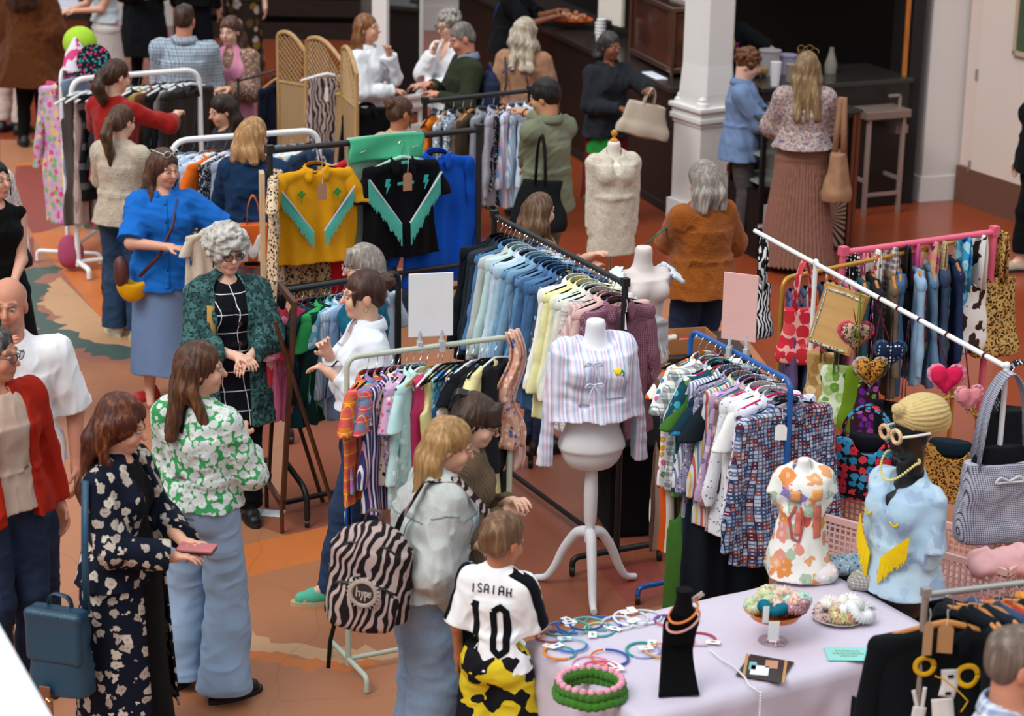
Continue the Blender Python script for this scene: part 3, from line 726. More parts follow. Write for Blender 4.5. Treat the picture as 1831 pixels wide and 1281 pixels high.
        mb.tube([s.H((-.012, -.110, .012)), s.H((0, -.113, .015)), s.H((.012, -.110, .012))], .0022*S, 6)
        o = mb.build(name, mat, s.root)
        ln = MB()
        for q in (1, -1): ln.lathe([(r*.98*S, -.0006), (r*.98*S, .0006)], 18, s.H((q*.033, -.107, .008)), (1.1, .9), Matrix([list(x) for x in (s.hR@np.array([[1, 0, 0], [0, 0, -1], [0, 1, 0]]))]))
        ln.build('lens', lensm(), o, smooth=False); return o
# ------------------------------------------------------------------ garments, hangers, rails
M_BLACK = gloss('121314', .45); M_WHITE = gloss('e9ecee', .35); M_CHROME = gloss('b8bcc0', .2, 1.0); M_VELVET = cloth('0c0c0e'); M_WOODH = wood('c98a4a', 'a86a30', 0)
GM = {}
def gmesh(kind, seed=0):
    if (kind, seed) in GM: return GM[(kind, seed)]
    h = .008; T = .024; parts = []
    spec = dict(shirt=(.42, .72, .52), jacket=(.46, .68, .56), tee=(.44, .64, .20), blouse=(.40, .58, .22), dress=(.38, 1.02, .14), tank=(.34, .62, 0), knit=(.42, .60, .50), coat=(.46, 1.0, .58), crop=(.42, .48, .16),
                trousers=(.34, .98, 0), skirt=(.36, .80, 0), strap=(.16, .55, 0), wideshirt=(.50, .74, .56), kids=(.34, .50, .16), camp=(.50, .60, .20))
    W, L, SL = spec[kind]; rs = np.random.RandomState(seed*7+len(kind)); T *= 1.25 if kind in ('jacket', 'coat', 'knit') else 1.0
    lo = (-W/2-.14, -.12, -.2-L); hi = (W/2+.14, .12, .0); F = Field(lo, hi, h); hem = W/2*(1.0 if kind != 'dress' else 1.15)
    if kind in ('trousers', 'skirt'):
        F.ecyl((0, 0, -.10), (0, 0, -.10-L), W/2*.8, T*.7, W/2*(1.05 if kind == 'trousers' else 1.25), T*1.1, .02)
        if kind == 'trousers':
            F.box((0, 0, -.60-L/2), (.012, .1, L/2), .02, 's')
    elif kind == 'strap':
        F.ecyl((0, 0, -.02), (0, 0, -.02-L), W/2*.25, T*.5, W/2, T, .02)
    else:
        for q in (1, -1): F.cone((q*.04, 0, -.112), (q*(W/2-.035), 0, -.165), .022, .026, .03)
        F.ecyl((0, 0, -.13), (0, 0, -.13-L*.96), W/2*.93, T*.85, hem, T*1.25, .03, e=2.4)
        if kind == 'tank':
            for q in (1, -1): F.ell((q*(W/2+.01), 0, -.20), (.06, .08, .10), .01, 's')
        F.ell((0, -.03, -.09), (.07, .07, .055), .01, 's')
        if kind in ('camp', 'tee', 'shirt'): F.ell((0, -.06, -.13), (.04, .055, .085), .01, 's')
    if kind != 'strap':
        X, Y, Z = F.ax[0][:, None, None], F.ax[1][None, :, None], F.ax[2][None, None, :]; ph = rs.rand(4)*6
        sh = .014*np.sin(X*26+ph[0]+Z*2)+.008*np.sin(X*55+ph[1])+.006*np.sin(Z*14+ph[2])     # whole cloth waves to and fro
        t = np.clip((-.15-Z)/.3, 0, 1)
        F2 = F.f; G = Field(lo, hi, h); Ysh = Y+sh*t       # resample along Y
        iy = np.clip(((Ysh-F.lo[1])/h), 0, F.n[1]-1.001); i0 = iy.astype(int); fr = (iy-i0).astype(np.float32)
        a = np.take_along_axis(F2, i0, 1); b = np.take_along_axis(F2, i0+1, 1); F.f = a*(1-fr)+b*fr
    F.wave(.004, 40, seed, aniso=(1, 1, .3))
    Z = F.ax[2][None, None, :]; X = F.ax[0][:, None, None]; curve = .03*np.cos(X*9)*(kind in ('shirt', 'jacket'))
    F.f = np.maximum(F.f, (-.13-L+.03-curve-Z).astype(np.float32)); V, Q = F.mesh(); parts.append(('cloth', V, Q))
    if SL > 0:
        for q in (1, -1):
            F = Field((min(q*.1, q*(W/2+.2)), -.13, -.26-SL), (max(q*.1, q*(W/2+.2)), .13, -.08), h); a = V3(q*(W/2-.045), 0, -.165)
            b = V3(q*(W/2+.035+.03*rs.rand()), -.02+.03*rs.rand(), -.17-SL)
            F.cone(a, b, .045 if SL < .3 else .038, .062 if SL < .3 else .036, .02, flat=(1, 1.5, 1)); F.wave(.006, 38, seed+3, aniso=(1, 1, .8))
            F.f = np.maximum(F.f, ((b[2]+.03)-F.ax[2][None, None, :]).astype(np.float32)); V, Q = F.mesh(); parts.append(('sleeve', V, Q))
    if kind in ('shirt', 'jacket', 'coat', 'wideshirt', 'tee', 'blouse', 'camp'):
        mb = MB()
        def fn(u, v):
            a = -math.pi/2+.42+u*(2*math.pi-.84); r = .064+v*.030; return Vector((r*math.cos(a), r*.55*math.sin(a)-.004, -.098+.018*math.sin(a)+.010-.034*v*v+(-.05*v if abs(u-.5) > .38 else 0)))
        mb.grid(fn, 22, 3); parts.append(('collar', np.array([tuple(v) for v in mb.v]), np.array(mb.f)))
    out = []
    for nm, V, Q in parts:
        o = fast_obj(nm, V, Q, cloth('ffffff'), None, relax=1 if nm != 'collar' else 0); me = o.data; bpy.data.objects.remove(o); out.append((nm, me))
    GM[(kind, seed)] = out; return out
NAMES = dict(shirt='shirt', jacket='jacket', tee='shirt', blouse='blouse', dress='dress', tank='vest_top', knit='jumper', coat='coat', crop='top', trousers='trousers', skirt='skirt', wideshirt='shirt', strap='strap', kids='top', camp='shirt')
def garment(kind, mat, loc, rz, label, group=None, seed=0, name=None, cat=None, sub=None, s=1.0, tilt=0.0):
    pr = gmesh(kind, seed); nm = name or NAMES[kind]; root = None; sub = sub or {}
    for pn, me in pr:
        o = bpy.data.objects.new(nm if root is None else pn, me); link(o, root)
        o.material_slots[0].link = 'OBJECT'; o.material_slots[0].material = sub.get(pn, mat)
        if root is None: root = o; place(o, loc, rz, 0, tilt, s); tag(o, label, cat or nm.split('_')[-1].replace('trousers', 'trousers'), group)
        elif pn == 'collar': thicken(o, .004)
    return root
HM = {}
def hanger_mesh(style):
    if style in HM: return HM[style]
    mb = MB(); hk = [(.0, 0, -.085), (.0, 0, -.05), (.012, 0, -.035), (.020, 0, -.018), (.018, 0, .002), (.006, 0, .013), (-.010, 0, .012), (-.019, 0, .0)]
    mb.tube(arc(hk, .01, 2), .002, 6); hook = mb.build('hook', M_CHROME); hm = hook.data; bpy.data.objects.remove(hook)
    mb = MB(); r = {'velvet': .006, 'wood': .010, 'white': .010, 'wire': .0022, 'pad': .018}.get(style, .006)
    n = 12; pts = [(x*.205, 0, -.088-.055*abs(x)**1.25) for x in np.linspace(-1, 1, 2*n+1)]
    rr = [r*(.8+.5*(1-abs(x))) if style in ('wood', 'white') else r for x in np.linspace(-1, 1, 2*n+1)]
    mb.tube(pts, rr, 8)
    if style in ('velvet', 'wire'): mb.tube([(-.20, 0, -.142), (0, 0, -.146), (.20, 0, -.142)], r*.8, 6)
    b = mb.build('hanger', {'velvet': M_VELVET, 'wood': M_WOODH, 'white': M_WHITE, 'wire': M_CHROME}.get(style, M_VELVET)); bm_ = b.data; bpy.data.objects.remove(b)
    HM[style] = (bm_, hm); return HM[style]
def hanger(style, loc, rz, label, group, mat=None, s=1.0, tilt=0.0):
    a, b = hanger_mesh(style); o = bpy.data.objects.new('clothes_hanger', a); link(o); h_ = bpy.data.objects.new('hook', b); link(h_, o)
    place(o, loc, rz, 0, tilt, s); tag(o, label, 'hanger', group)
    if mat: o.material_slots[0].link = 'OBJECT'; o.material_slots[0].material = mat
    return o
ORD = 'first second third fourth fifth sixth seventh eighth ninth tenth eleventh twelfth thirteenth fourteenth fifteenth sixteenth seventeenth eighteenth nineteenth twentieth twenty-first twenty-second twenty-third twenty-fourth twenty-fifth twenty-sixth twenty-seventh twenty-eighth twenty-ninth thirtieth'.split()
def rail_fill(P0, P1, items, where, end, group, style='velvet', hlabel=None, t0=.04, t1=.96, jit=5, rz0=0.0, drop=.0, hmats=None, seeds=3, s=1.0, cover=0.0, tiltj=2.0):
    """hang items from P0 to P1; an item is (kind, material, words[, scale])"""
    P0, P1 = Vector(P0), Vector(P1); d = P1-P0; rz = math.degrees(math.atan2(d.y, d.x))+90+rz0; n = len(items); rs = random.Random(n*13+len(where))
    for i, it in enumerate(items):
        t = t0+(t1-t0)*(i+.5)/n+rs.uniform(-.25, .25)*(t1-t0)/n; p = P0+d*t; p.z -= drop; a = rz+rs.uniform(-jit, jit); tl = rs.uniform(-tiltj, tiltj)
        st = style if isinstance(style, str) else style[i % len(style)]; ss = (it[3] if len(it) > 3 else 1.0)*s
        garment(it[0], it[1], p, a, f"{it[2]}, {ORD[i]} from the {end} on the {where}", group, seed=i % seeds, s=ss, tilt=tl)
        hanger(st, p, a, hlabel or f"slim hanger holding a garment on the {where}", 'hangers on the '+where, mat=(hmats[i % len(hmats)] if hmats else None), s=ss, tilt=tl)
def castor(mb, p, r=.028):
    p = Vector(p); mb.tube([p+Vector((0, 0, r*2+.03)), p+Vector((0, 0, r))], .008, 8); mb.tube([p+Vector((-.012, 0, r)), p+Vector((.012, 0, r))], r, 16)
def rack(name, P0, P1, z, mat, label, r=.014, depth=.5, corner=.08, base='feet', square=False, low=None, feet_mat=None, posts=True, extend=0.0, cat='clothes rail', baseZ=.06, wheels=True, crown=0.0):
    """free-standing clothes rail between two floor spots"""
    P0 = Vector((P0[0], P0[1], 0)); P1 = Vector((P1[0], P1[1], 0)); d = (P1-P0).normalized(); s = Vector((-d.y, d.x, 0)); root = empty(name, (P0+P1)/2, 0, label, cat); o = -(P0+P1)/2
    mb = MB(); Z = Vector((0, 0, z))
    if square:
        mb.tube([P0+o+Z, P1+o+Z], r, 14)
    else: mb.tube(arc([P0+o+Z-Vector((0, 0, .25)), P0+o+Z, P1+o+Z, P1+o+Z-Vector((0, 0, .25))], corner, 8), r, 14)
    mb.build('rail', mat, root)
    if posts:
        for P in (P0, P1):
            m2 = MB(); top = z+(.02 if square else -.24)
            m2.tube([P+o+Vector((0, 0, top)), P+o+Vector((0, 0, baseZ))], r*1.05, 14)
            if square: m2.box(P+o+Vector((0, 0, z+.01)), (r*2.4, r*2.4, r*2.6), math.degrees(math.atan2(d.y, d.x)))
            m2.build('post', mat, root)
            m3 = MB(); A = P+o-s*depth/2+Vector((0, 0, baseZ)); B = P+o+s*depth/2+Vector((0, 0, baseZ))
            if base == 'feet': m3.tube(arc([A-Vector((0, 0, baseZ-.012)), A+Vector((0, 0, .03)), B+Vector((0, 0, .03)), B-Vector((0, 0, baseZ-.012))], .07, 6), r, 12)
            elif base == 'arch':
                m3.tube(arc([A+Vector((0, 0, .0)), A+Vector((0, 0, .16)), P+o+Vector((0, 0, .30))-s*.05], .09, 6), r, 12); m3.tube(arc([B+Vector((0, 0, .0)), B+Vector((0, 0, .16)), P+o+Vector((0, 0, .30))+s*.05], .09, 6), r, 12)
            else: m3.tube([A, B], r, 12)
            m3.build('foot', mat, root)
            if wheels:
                for q in (A, B):
                    m4 = MB(); castor(m4, (q.x, q.y, 0), min(.028, baseZ*.45)); m4.build('castor', gloss('161616', .5), root)
        mb = MB(); mb.tube([P0+o+Vector((0, 0, baseZ+.03 if base == 'feet' else baseZ)), P1+o+Vector((0, 0, baseZ+.03 if base == 'feet' else baseZ))], r*.9, 12); mb.build('base_bar', mat, root)
    if low:
        mb = MB(); mb.tube([P0+o+Vector((0, 0, low)), P1+o+Vector((0, 0, low))], r*.8, 12); mb.build('lower_bar', mat, root)
    return root
def price_tag(loc, rz, label, col='b58a66', w=.045, h=.085, string=.10, group=None, name='price_tag', tilt=0):
    mb = MB(); mb.prism([(-w/2, -h), (w/2, -h), (w/2, -.015), (w/2-.012, 0), (-w/2+.012, 0), (-w/2, -.015)], .0015); o = mb.build(name, cloth(col, crease=.05), smooth=False); place(o, loc, rz, 0, tilt)
    m2 = MB(); m2.tube([(0, 0, -.004), (.003, -.004, string*.5), (0, 0, string)], .0012, 5); m2.build('string', cloth('e8e4dc'), o); tag(o, label, 'tag', group); return o
# dress forms
def bust(name, loc, rz, label, mat, s=1.0, neckz=.0, finial=None, stand='tripod', hip=True, base_z=None, capm=None, standmat=None, top=1.45, arms=False, group=None):
    """torso on a stand; `top` is the height of the neck top"""
    root = empty(name, loc, rz, label, 'mannequin', group); F = Field((-.27*s, -.22*s, top-.86*s), (.27*s, .2*s, top+.03*s), .008); c = lambda x, y, z: V3(x*s, y*s, top+z*s)
    F.cone(c(0, 0, -.03), c(0, .01, -.13), .050*s, .053*s, .01); F.cone(c(-.13, .01, -.18), c(.13, .01, -.18), .050*s, .050*s, .02); F.cone(c(0, .01, -.15), c(0, 0, -.23), .06*s, .09*s, .03)
    F.ecyl(c(0, 0, -.18), c(0, 0, -.44), .155*s, .095*s, .108*s, .085*s, .06, e=2.2); F.ecyl(c(0, 0, -.44), c(0, .01, -.66), .108*s, .085*s, .160*s, .117*s, .06, e=2.2)
    for q in (1, -1): F.ell(c(q*.07, -.075, -.25), V3(.058, .05, .058)*s, .03); F.ell(c(q*.168, .01, -.185), V3(.02, .045, .045)*s, .01)
    if hip: F.ell(c(0, .01, -.68), V3(.158, .116, .13)*s, .05)
    F.f = np.maximum(F.f, (F.ax[2][None, None, :]-(top-.002)).astype(np.float32)); F.f = np.maximum(F.f, ((top-(.78 if hip else .64)*s)-F.ax[2][None, None, :]).astype(np.float32))
    V, Q = F.mesh(); fast_obj('torso', V, Q, mat, root, relax=2)
    if finial:
        mb = MB(); mb.lathe([(.001, .075), (.015, .07), (.022, .055), (.02, .04), (.010, .03), (.012, .018), (.026, .008), (.028, 0)][::-1], 20, (0, 0, top)); mb.build('finial', finial, root)
    sm = standmat or mat
    if stand == 'tripod':
        z1 = top-.78*s; mb = MB(); mb.lathe([(.0, .28), (.028, .28), (.03, .34), (.022, .36), (.03, .39), (.033, .42), (.036, .55), (.03, .68), (.024, z1-.06), (.03, z1-.02), (.03, z1+.02)], 20); mb.build('pole', sm, root)
        for k in range(3):
            a = math.radians(k*120+20); mb = MB(); dr = Vector((math.cos(a), math.sin(a), 0)); pts = [dr*.015+Vector((0, 0, .33)), dr*.07+Vector((0, 0, .32)), dr*.14+Vector((0, 0, .22)), dr*.19+Vector((0, 0, .10)), dr*.24+Vector((0, 0, .03)), dr*.30+Vector((0, 0, .02))]
            ap = arc(pts, .05, 3); mb.tube(ap, [.030-.014*i/len(ap) for i in range(len(ap))], 10); mb.build('leg', sm, root)
    elif stand == 'disc':
        z1 = top-.7*s; mb = MB(); mb.tube([(0, 0, .01), (0, 0, z1)], .012, 12); mb.build('pole', M_CHROME, root); mb = MB(); mb.lathe([(.14, 0), (.14, .012), (.03, .025)], 28); mb.build('base', M_CHROME, root)
    elif stand == 'short':
        z1 = top-.76*s; mb = MB(); mb.tube([(0, 0, base_z+.005), (0, 0, z1)], .012, 12); mb.lathe([(.09*s, 0), (.09*s, .01), (.02, .02)], 24, (0, 0, base_z)); mb.build('base', M_WHITE, root)
    return root
def wear(root, mat, s, top, hem=-.5, sleeve=.5, fat=.012, name='blouse', label=None, cat='blouse', sl_out=.05, seed=1, neck=.07, parts=None, sleeve_len=None, flare=.02, wave=.005, sleeves=True, sy=0.0, collar=True, armang=0.0, vneck=0.0):
    """garment dressed on a bust: a top-level thing of its own"""
    L = sleeve; F = Field((-.36*s, -.24*s, top+min(hem, -.17-L)*s-.05), (.36*s, .22*s, top+.02), .007); c = lambda x, y, z: V3(x*s, y*s, top+z*s); g = fat
    F.cone(c(-.135, .01, -.165), c(.135, .01, -.165), .052*s+g, .052*s+g, .05); F.cone(c(0, .01, -.11), c(0, 0, -.2), .062*s+g, .09*s+g, .05)
    F.ecyl(c(0, 0, -.18), c(0, 0, -.42), .158*s+g, .098*s+g, .125*s+g*1.6, .095*s+g*1.6, .05, e=2.2)
    if hem < -.44: F.ecyl(c(0, 0, -.42), c(0, .01, hem), .125*s+g*1.6, .095*s+g*1.6, .16*s+g+flare, .118*s+g+flare, .04, e=2.2)
    for q in (1, -1): F.ell(c(q*.07, -.075, -.25), V3(.062, .055, .062)*s+g, .03)
    if sleeves:
        for q in (1, -1):
            b = c(q*(.19+sl_out), sy, -.17-L); F.cone(c(q*.155, .01, -.175), b, .052*s+g, .05*s+(.02 if L < .3 else 0), .03, flat=(1, 1.15, 1))
    F.wave(wave, 30, seed, aniso=(1, 1, .5)); F.wave(wave*.4, 70, seed+2)
    Z = F.ax[2][None, None, :]; X = F.ax[0][:, None, None]; hz = top+hem*s; cut = np.where(np.abs(X) < .19*s+flare*.5, hz, top+(-.17-L+.02)*s); F.f = np.maximum(F.f, (cut-Z).astype(np.float32))
    F.ell(c(0, -.02, -.075), V3(neck, neck*1.1, .075)*s, .01, 's')
    if vneck: F.ell(c(0, -.13, -.13), V3(.05, .09, .13)*s*vneck, .01, 's')
    V, Q = F.mesh(); o = fast_obj(name, V, Q, mat, None, relax=1); o.location = root.location; o.rotation_euler = root.rotation_euler; tag(o, label, cat); return o
# ------------------------------------------------------------------ the hall: floor with its painted map, walls, pillars
def noise1(x, s): return math.sin(x*1.7+s)*.5+math.sin(x*4.3+s*2.1)*.3+math.sin(x*9.1+s*.7)*.2
def ragged(pts, amp=.06, step=.05, seed=0, sides=None):
    out = []; n = len(pts); rs = random.Random(seed)
    for i in range(n):
        a, b = Vector(pts[i]), Vector(pts[(i+1) % n]); L = (b-a).length; k = max(1, int(L/step)); nr = Vector((-(b-a).y, (b-a).x)).normalized()
        rg = sides is None or sides[i]
        for j in range(k):
            t = j/k; o = 0
            if rg and j > 0: o = amp*(rs.random()-.5)*1.3+amp*noise1(t*L*7, seed+i)
            out.append(a+(b-a)*t+nr*o)
    return out
def P2(*q): return [at(x, y).to_2d() for x, y in q]
def band(pts, w_, seed):          # painted river: a ragged ribbon
    P = P2(*[(p[0], p[1]) for p in pts]); L = []; R = []
    for i, p in enumerate(P):
        a = P[max(0, i-1)]; b = P[min(len(P)-1, i+1)]; nn = Vector((-(b-a).y, (b-a).x)).normalized(); ww = w_[i]; L.append(p+nn*ww/2); R.append(p-nn*ww/2)
    return ragged(L+R[::-1], .05, .05, seed)
def floor_mat(name, col, k=.12, rough=.42):
    t = NT(name); c = lin(col); n1 = t.noise(t.co(), 1.3, 6, .65).outputs['Fac']; n2 = t.noise(t.co(), 38, 4, .7).outputs['Fac']
    cc = t.mix(t.math('ADD', t.math('MULTIPLY', n1, .7), t.math('MULTIPLY', n2, .3)), tuple(x*(1-k*1.8) for x in c), tuple(min(1, x*(1+k)) for x in c))
    v = t.vor(t.co((1, 1, 1), warp=.3, wscale=2), 1.1, 'DISTANCE_TO_EDGE').outputs['Distance']; cc = t.mix(t.math('MULTIPLY', t.math('LESS_THAN', v, .006), .25), cc, tuple(x*.5 for x in c))
    st = t.noise(t.co(), .55, 3).outputs['Fac']; cc = t.mix(t.math('MULTIPLY', t.math('GREATER_THAN', st, .57), .10), cc, tuple(x*.55 for x in c))
    return t.out(cc, rough, n2, .12, .002, spec=.4)
FM = [floor_mat('terracotta floor', 'b27552'), floor_mat('orange floor paint', 'd0763c'), floor_mat('dusky red floor paint', '94483e'), floor_mat('sand floor paint', 'c89c74', .06), floor_mat('slate green floor paint', '4a6058', .1),
      floor_mat('rust floor paint', '98563e'), floor_mat('brown red varnished floor', '8e4024', .12, .2), floor_mat('clay pink floor paint', 'a66c58')]
polys = [(6, ragged([(-14, 16.9), (10, 16.9), (10, 40), (-14, 40)], 0.0, .8, 1)),
         (6, ragged([Vector((2.0, 12.5)), Vector((10, 11)), Vector((10, 17)), Vector((1.4, 17))], 0, .8, 1)),
         (0, ragged(P2((0, 250), (330, 250), (620, 520), (520, 760), (0, 760)), 0, .5, 1)),
         (5, ragged(P2((440, 740), (900, 700), (1200, 900), (1200, 1080), (960, 1130), (640, 1000), (430, 930)), .01, .3, 3)),
         (2, ragged(P2((30, 292), (100, 290), (128, 330), (125, 400), (60, 420), (20, 360)), .004, .2, 2)),
         (2, ragged(P2((0, 470), (60, 421), (70, 500), (0, 560)), .01, .2, 4)),
         (7, ragged(P2((45, 470), (105, 470), (235, 600), (300, 660), (120, 640), (40, 560)), .05, .06, 5)),
         (1, ragged(P2((54, 418), (140, 408), (320, 520), (320, 560), (178, 566)), .004, .2, 6)),
         (1, ragged(P2((28, 292), (102, 287), (103, 293), (30, 297)), .002, .2, 6)),
         (3, ragged(P2((70, 520), (100, 488), (178, 566), (232, 596), (300, 640), (160, 618), (105, 590), (95, 560), (68, 545)), .07, .05, 7, [1, 0, 0, 0, 1, 1, 1, 1, 1])),
         (4, band([(105, 478), (62, 487), (55, 500), (66, 515), (55, 535), (52, 552), (75, 575), (100, 598), (150, 618), (240, 632)], [.14, .22, .12, .22, .12, .12, .14, .28, .18, .34], 8)),
         (1, ragged(P2((370, 990), (610, 935), (660, 960), (640, 985), (390, 1045)), .006, .2, 9)),
         (3, band([(330, 1128), (440, 1137), (470, 1158), (520, 1160), (570, 1170), (640, 1173), (760, 1160)], [.10, .12, .12, .13, .12, .12, .1], 10)),
         (1, band([(300, 1150), (440, 1172), (540, 1186), (640, 1192), (760, 1182)], [.07, .07, .07, .07, .07], 12)),
         (2, ragged(P2((1060, 1010), (1170, 1000), (1200, 1060), (1120, 1080)), .02, .2, 11))]
rect = [Vector((-14, 3.0)), Vector((10, 3.0)), Vector((10, 40)), Vector((-14, 40))]
vc = list(rect); fcs = [[0, 1, 2, 3]]
for _, pl in polys:
    ar_ = sum(pl[i-1].x*pl[i].y-pl[i].x*pl[i-1].y for i in range(len(pl)))
    if ar_ < 0: pl = pl[::-1]
    n0 = len(vc); vc += [Vector((min(max(p.x, -13.9), 9.9), min(max(p.y, 3.1), 39.9))) for p in pl]; fcs.append(list(range(n0, n0+len(pl))))
ov, oe, of, a1, a2, oface = delaunay_2d_cdt(vc, [], fcs, 0, 1e-4)
mi = []; ff = []
for f, ids in zip(of, oface):
    if len(f) < 3: continue
    top_ = max(ids) if ids else 0; mi.append(polys[top_-1][0] if top_ > 0 else 0); ff.append(tuple(f))
fl = mesh_obj('floor', [(v.x, v.y, 0) for v in ov], ff, FM, None, False, mi); tag(fl, kind='structure')
bmf = bmesh.new(); bmf.from_mesh(fl.data)
for f in bmf.faces:
    if f.normal.z < 0: f.normal_flip()
bmf.to_mesh(fl.data); bmf.free()

def plaster(col, name='painted plaster'):
    t = NT(name); c = lin(col); nz = t.noise(t.co(), 1.2, 4).outputs['Fac']; return t.out(t.mix(nz, tuple(x*.93 for x in c), c), .6, t.noise(t.co(), 40, 3).outputs['Fac'], .05, .002)
M_WALL = plaster('e2dcd8'); M_WALLPK = plaster('d9c6bd'); M_TRIMW = plaster('e6e4e0'); M_DARK = gloss('0f0e0d', .55); M_DKBR = wood('2c1f19', '1a120e', 0)
def struct(mb, name, mat, **k): return tag(mb.build(name, mat, smooth=False, **k), kind='structure')
# back walls
yb = at(610, 50).y
mb = MB(); mb.box((-1.2, yb+.15, 2.6), (8.0, .3, 5.2)); struct(mb, 'wall_back', M_WALL)
mb = MB(); mb.box((-1.2, yb-.03, .12), (8.0, .06, .34)); struct(mb, 'baseboard_back', M_TRIMW)
mb = MB(); mb.box((-8.0, yb+.4, 2.6), (5.6, .3, 5.2)); struct(mb, 'wall_left_back', plaster('3a2c26', 'dark stained panel'))
a = at(532, 45); b = at(566, 48)
mb = MB(); mb.box(((a.x+b.x)/2, yb-.25, 1.5), (b.x-a.x, .3, 3.0)); struct(mb, 'trim_1', wood('a2572a', '7a3c1a', 2))
# dark shutters under the gallery, with slats
a = at(425, 75); b = at(530, 60)
mb = MB()
for k in range(10): mb.box(((a.x+b.x)/2, a.y+.3, .1+k*.28), (b.x-a.x+1.6, .12, .2))
mb.box(((a.x+b.x)/2, a.y+.5, 1.5), (b.x-a.x+1.6, .1, 3)); struct(mb, 'trim_2', M_DKBR)
# right wall with the door
A = at(1711, 358).to_2d(); B = at(1831, 399).to_2d(); dv = (B-A).normalized(); ang = math.degrees(math.atan2(dv.y, dv.x)); nv = Vector((-dv.y, dv.x))
if nv.y < 0: nv = -nv
mb = MB(); c = A+dv*1.6+nv*.1; mb.box((c.x, c.y, 2.4), (3.2, .2, 4.8), ang); struct(mb, 'wall_right', M_WALLPK)
mb = MB(); c = A+dv*(.80)-nv*.02; mb.box((c.x, c.y, 1.25), (1.2, .05, 2.4), ang); dr = struct(mb, 'door_1', plaster('dccbc0', 'painted door'))
mb = MB(); c = A+dv*1.62-nv*.03; mb.box((c.x, c.y, .16), (3.2, .05, .33), ang); struct(mb, 'baseboard_right', plaster('6e4a3c', 'brown skirting'))
mb = MB()
for z in (.35, 1.15, 2.0): c = A+dv*.20-nv*.055; mb.box((c.x, c.y, z), (.02, .02, .1), ang)
h_ = mb.build('hinge', M_CHROME, dr, smooth=False)
mb = MB(); c = A+dv*.86-nv*.05; mb.box((c.x, c.y, 1.75), (.34, .03, .62), ang); g_ = mb.build('vision_panel', gloss('4a5a44', .1), dr, smooth=False)
mb = MB(); c = A+dv*.86-nv*.05
for dx, dz, w_, hh in ((-.19, 0, .04, .7), (.19, 0, .04, .7), (0, .33, .42, .04), (0, -.33, .42, .04)): q = c+dv*dx; mb.box((q.x, q.y, 1.75+dz), (w_, .05, hh), ang)
mb.build('panel_frame', plaster('b8a48a', 'stone paint'), dr, smooth=False)
# white pier between the bar and the door
a = at(1628, 354); b = at(1645, 361); c_ = at(1700, 357)
pts = [a.to_2d(), b.to_2d(), c_.to_2d(), A+nv*.3, (a.to_2d()+Vector((.1, .7)))]
def column(mb, pts, z0, z1):
    n = len(pts); mb.add([(p.x, p.y, z0) for p in pts]+[(p.x, p.y, z1) for p in pts], [tuple(range(n-1, -1, -1)), tuple(range(n, 2*n))]+[(k, (k+1) % n, (k+1) % n+n, k+n) for k in range(n)])
mb = MB(); column(mb, pts, 0, 4.8); struct(mb, 'wall_bar_end', M_WALL)
cc = sum(pts, Vector((0, 0)))/len(pts); mb = MB(); column(mb, [cc+(p-cc)*1.06 for p in pts], 0, .22); struct(mb, 'baseboard_bar_end', M_TRIMW)
# black back of the bar
J = at(1617, 357).to_2d()
mb = MB(); mb.box((J.x-.01, J.y+.35, 2.4), (.10, 1.0, 4.8)); struct(mb, 'trim_3', M_DARK)
mb = MB(); mb.box((J.x-.10, J.y-.12, 2.4), (.035, .05, 4.8)); struct(mb, 'trim_4', wood('c0742c', '96501a', 2))
mb = MB(); mb.box((2.6, 24.9, 2.4), (6.5, .2, 4.8)); struct(mb, 'wall_bar_back', plaster('15110f', 'black paint'))
mb = MB(); mb.box((3.6, 22.4, 2.85), (5.2, 5.4, .2)); struct(mb, 'ceiling_unseen', plaster('2a2624', 'dark soffit'))  # out of view, added to keep sky light off the bar
mb = MB(); mb.box((-3.5, 29.0, 3.4), (12, 6, .2)); struct(mb, 'ceiling_gallery_unseen', plaster('b8b0a8', 'gallery soffit'))  # unseen soffit above the gallery, also added to hold back sky light
# pillars: square pedestal, stepped moulding, chamfered shaft with pyramid stops
def pillar(name, x, y, a, z1, ztop, rz, label):
    root = empty(name, (x, y, 0), rz, label, 'pillar')
    mb = MB(); mb.bbox((0, 0, z1/2), (a, a, z1), .006, seg=1); mb.box((0, 0, .1), (a+.05, a+.05, .2)); mb.build('pedestal', M_TRIMW, root, smooth=False)
    mb = MB()
    for i, (w_, z, hh) in enumerate(((.02, z1-.01, .035), (.055, z1+.03, .045), (.03, z1+.075, .05), (.075, z1+.12, .04))): mb.bbox((0, 0, z), (a+w_, a+w_, hh), .01, seg=2)
    mb.build('moulding', M_TRIMW, root, smooth=False)
    zs = z1+.14; q = a*.44; c_ = a*.12; oc = [(q, -q+c_), (q, q-c_), (q-c_, q), (-q+c_, q), (-q, q-c_), (-q, -q+c_), (-q+c_, -q), (q-c_, -q)]
    mb = MB(); column(mb, [Vector(p)*1.1 for p in oc], zs, zs+.10); 
    n = 8; lo_ = [Vector(p)*1.1 for p in oc]; hi_ = [Vector(p) for p in oc]; mb.add([(p.x, p.y, zs+.10) for p in lo_]+[(p.x, p.y, zs+.34) for p in hi_], [(k, (k+1) % n, (k+1) % n+n, k+n) for k in range(n)])
    column(mb, hi_, zs+.33, ztop); mb.build('shaft', M_TRIMW, root, smooth=False)
    mb = MB()
    for sx in (1, -1):
        for sy in (1, -1): mb.lathe([(.055, 0), (.05, .03), (.03, .045), (.034, .06), (.012, .09), (.014, .10), (.001, .125)], 12, (sx*a*.40, sy*a*.40, zs+.0))
    mb.build('corner_stop', M_TRIMW, root); return root
pc = at(1249, 412); x0, y0 = pc.x+.04, pc.y+.26
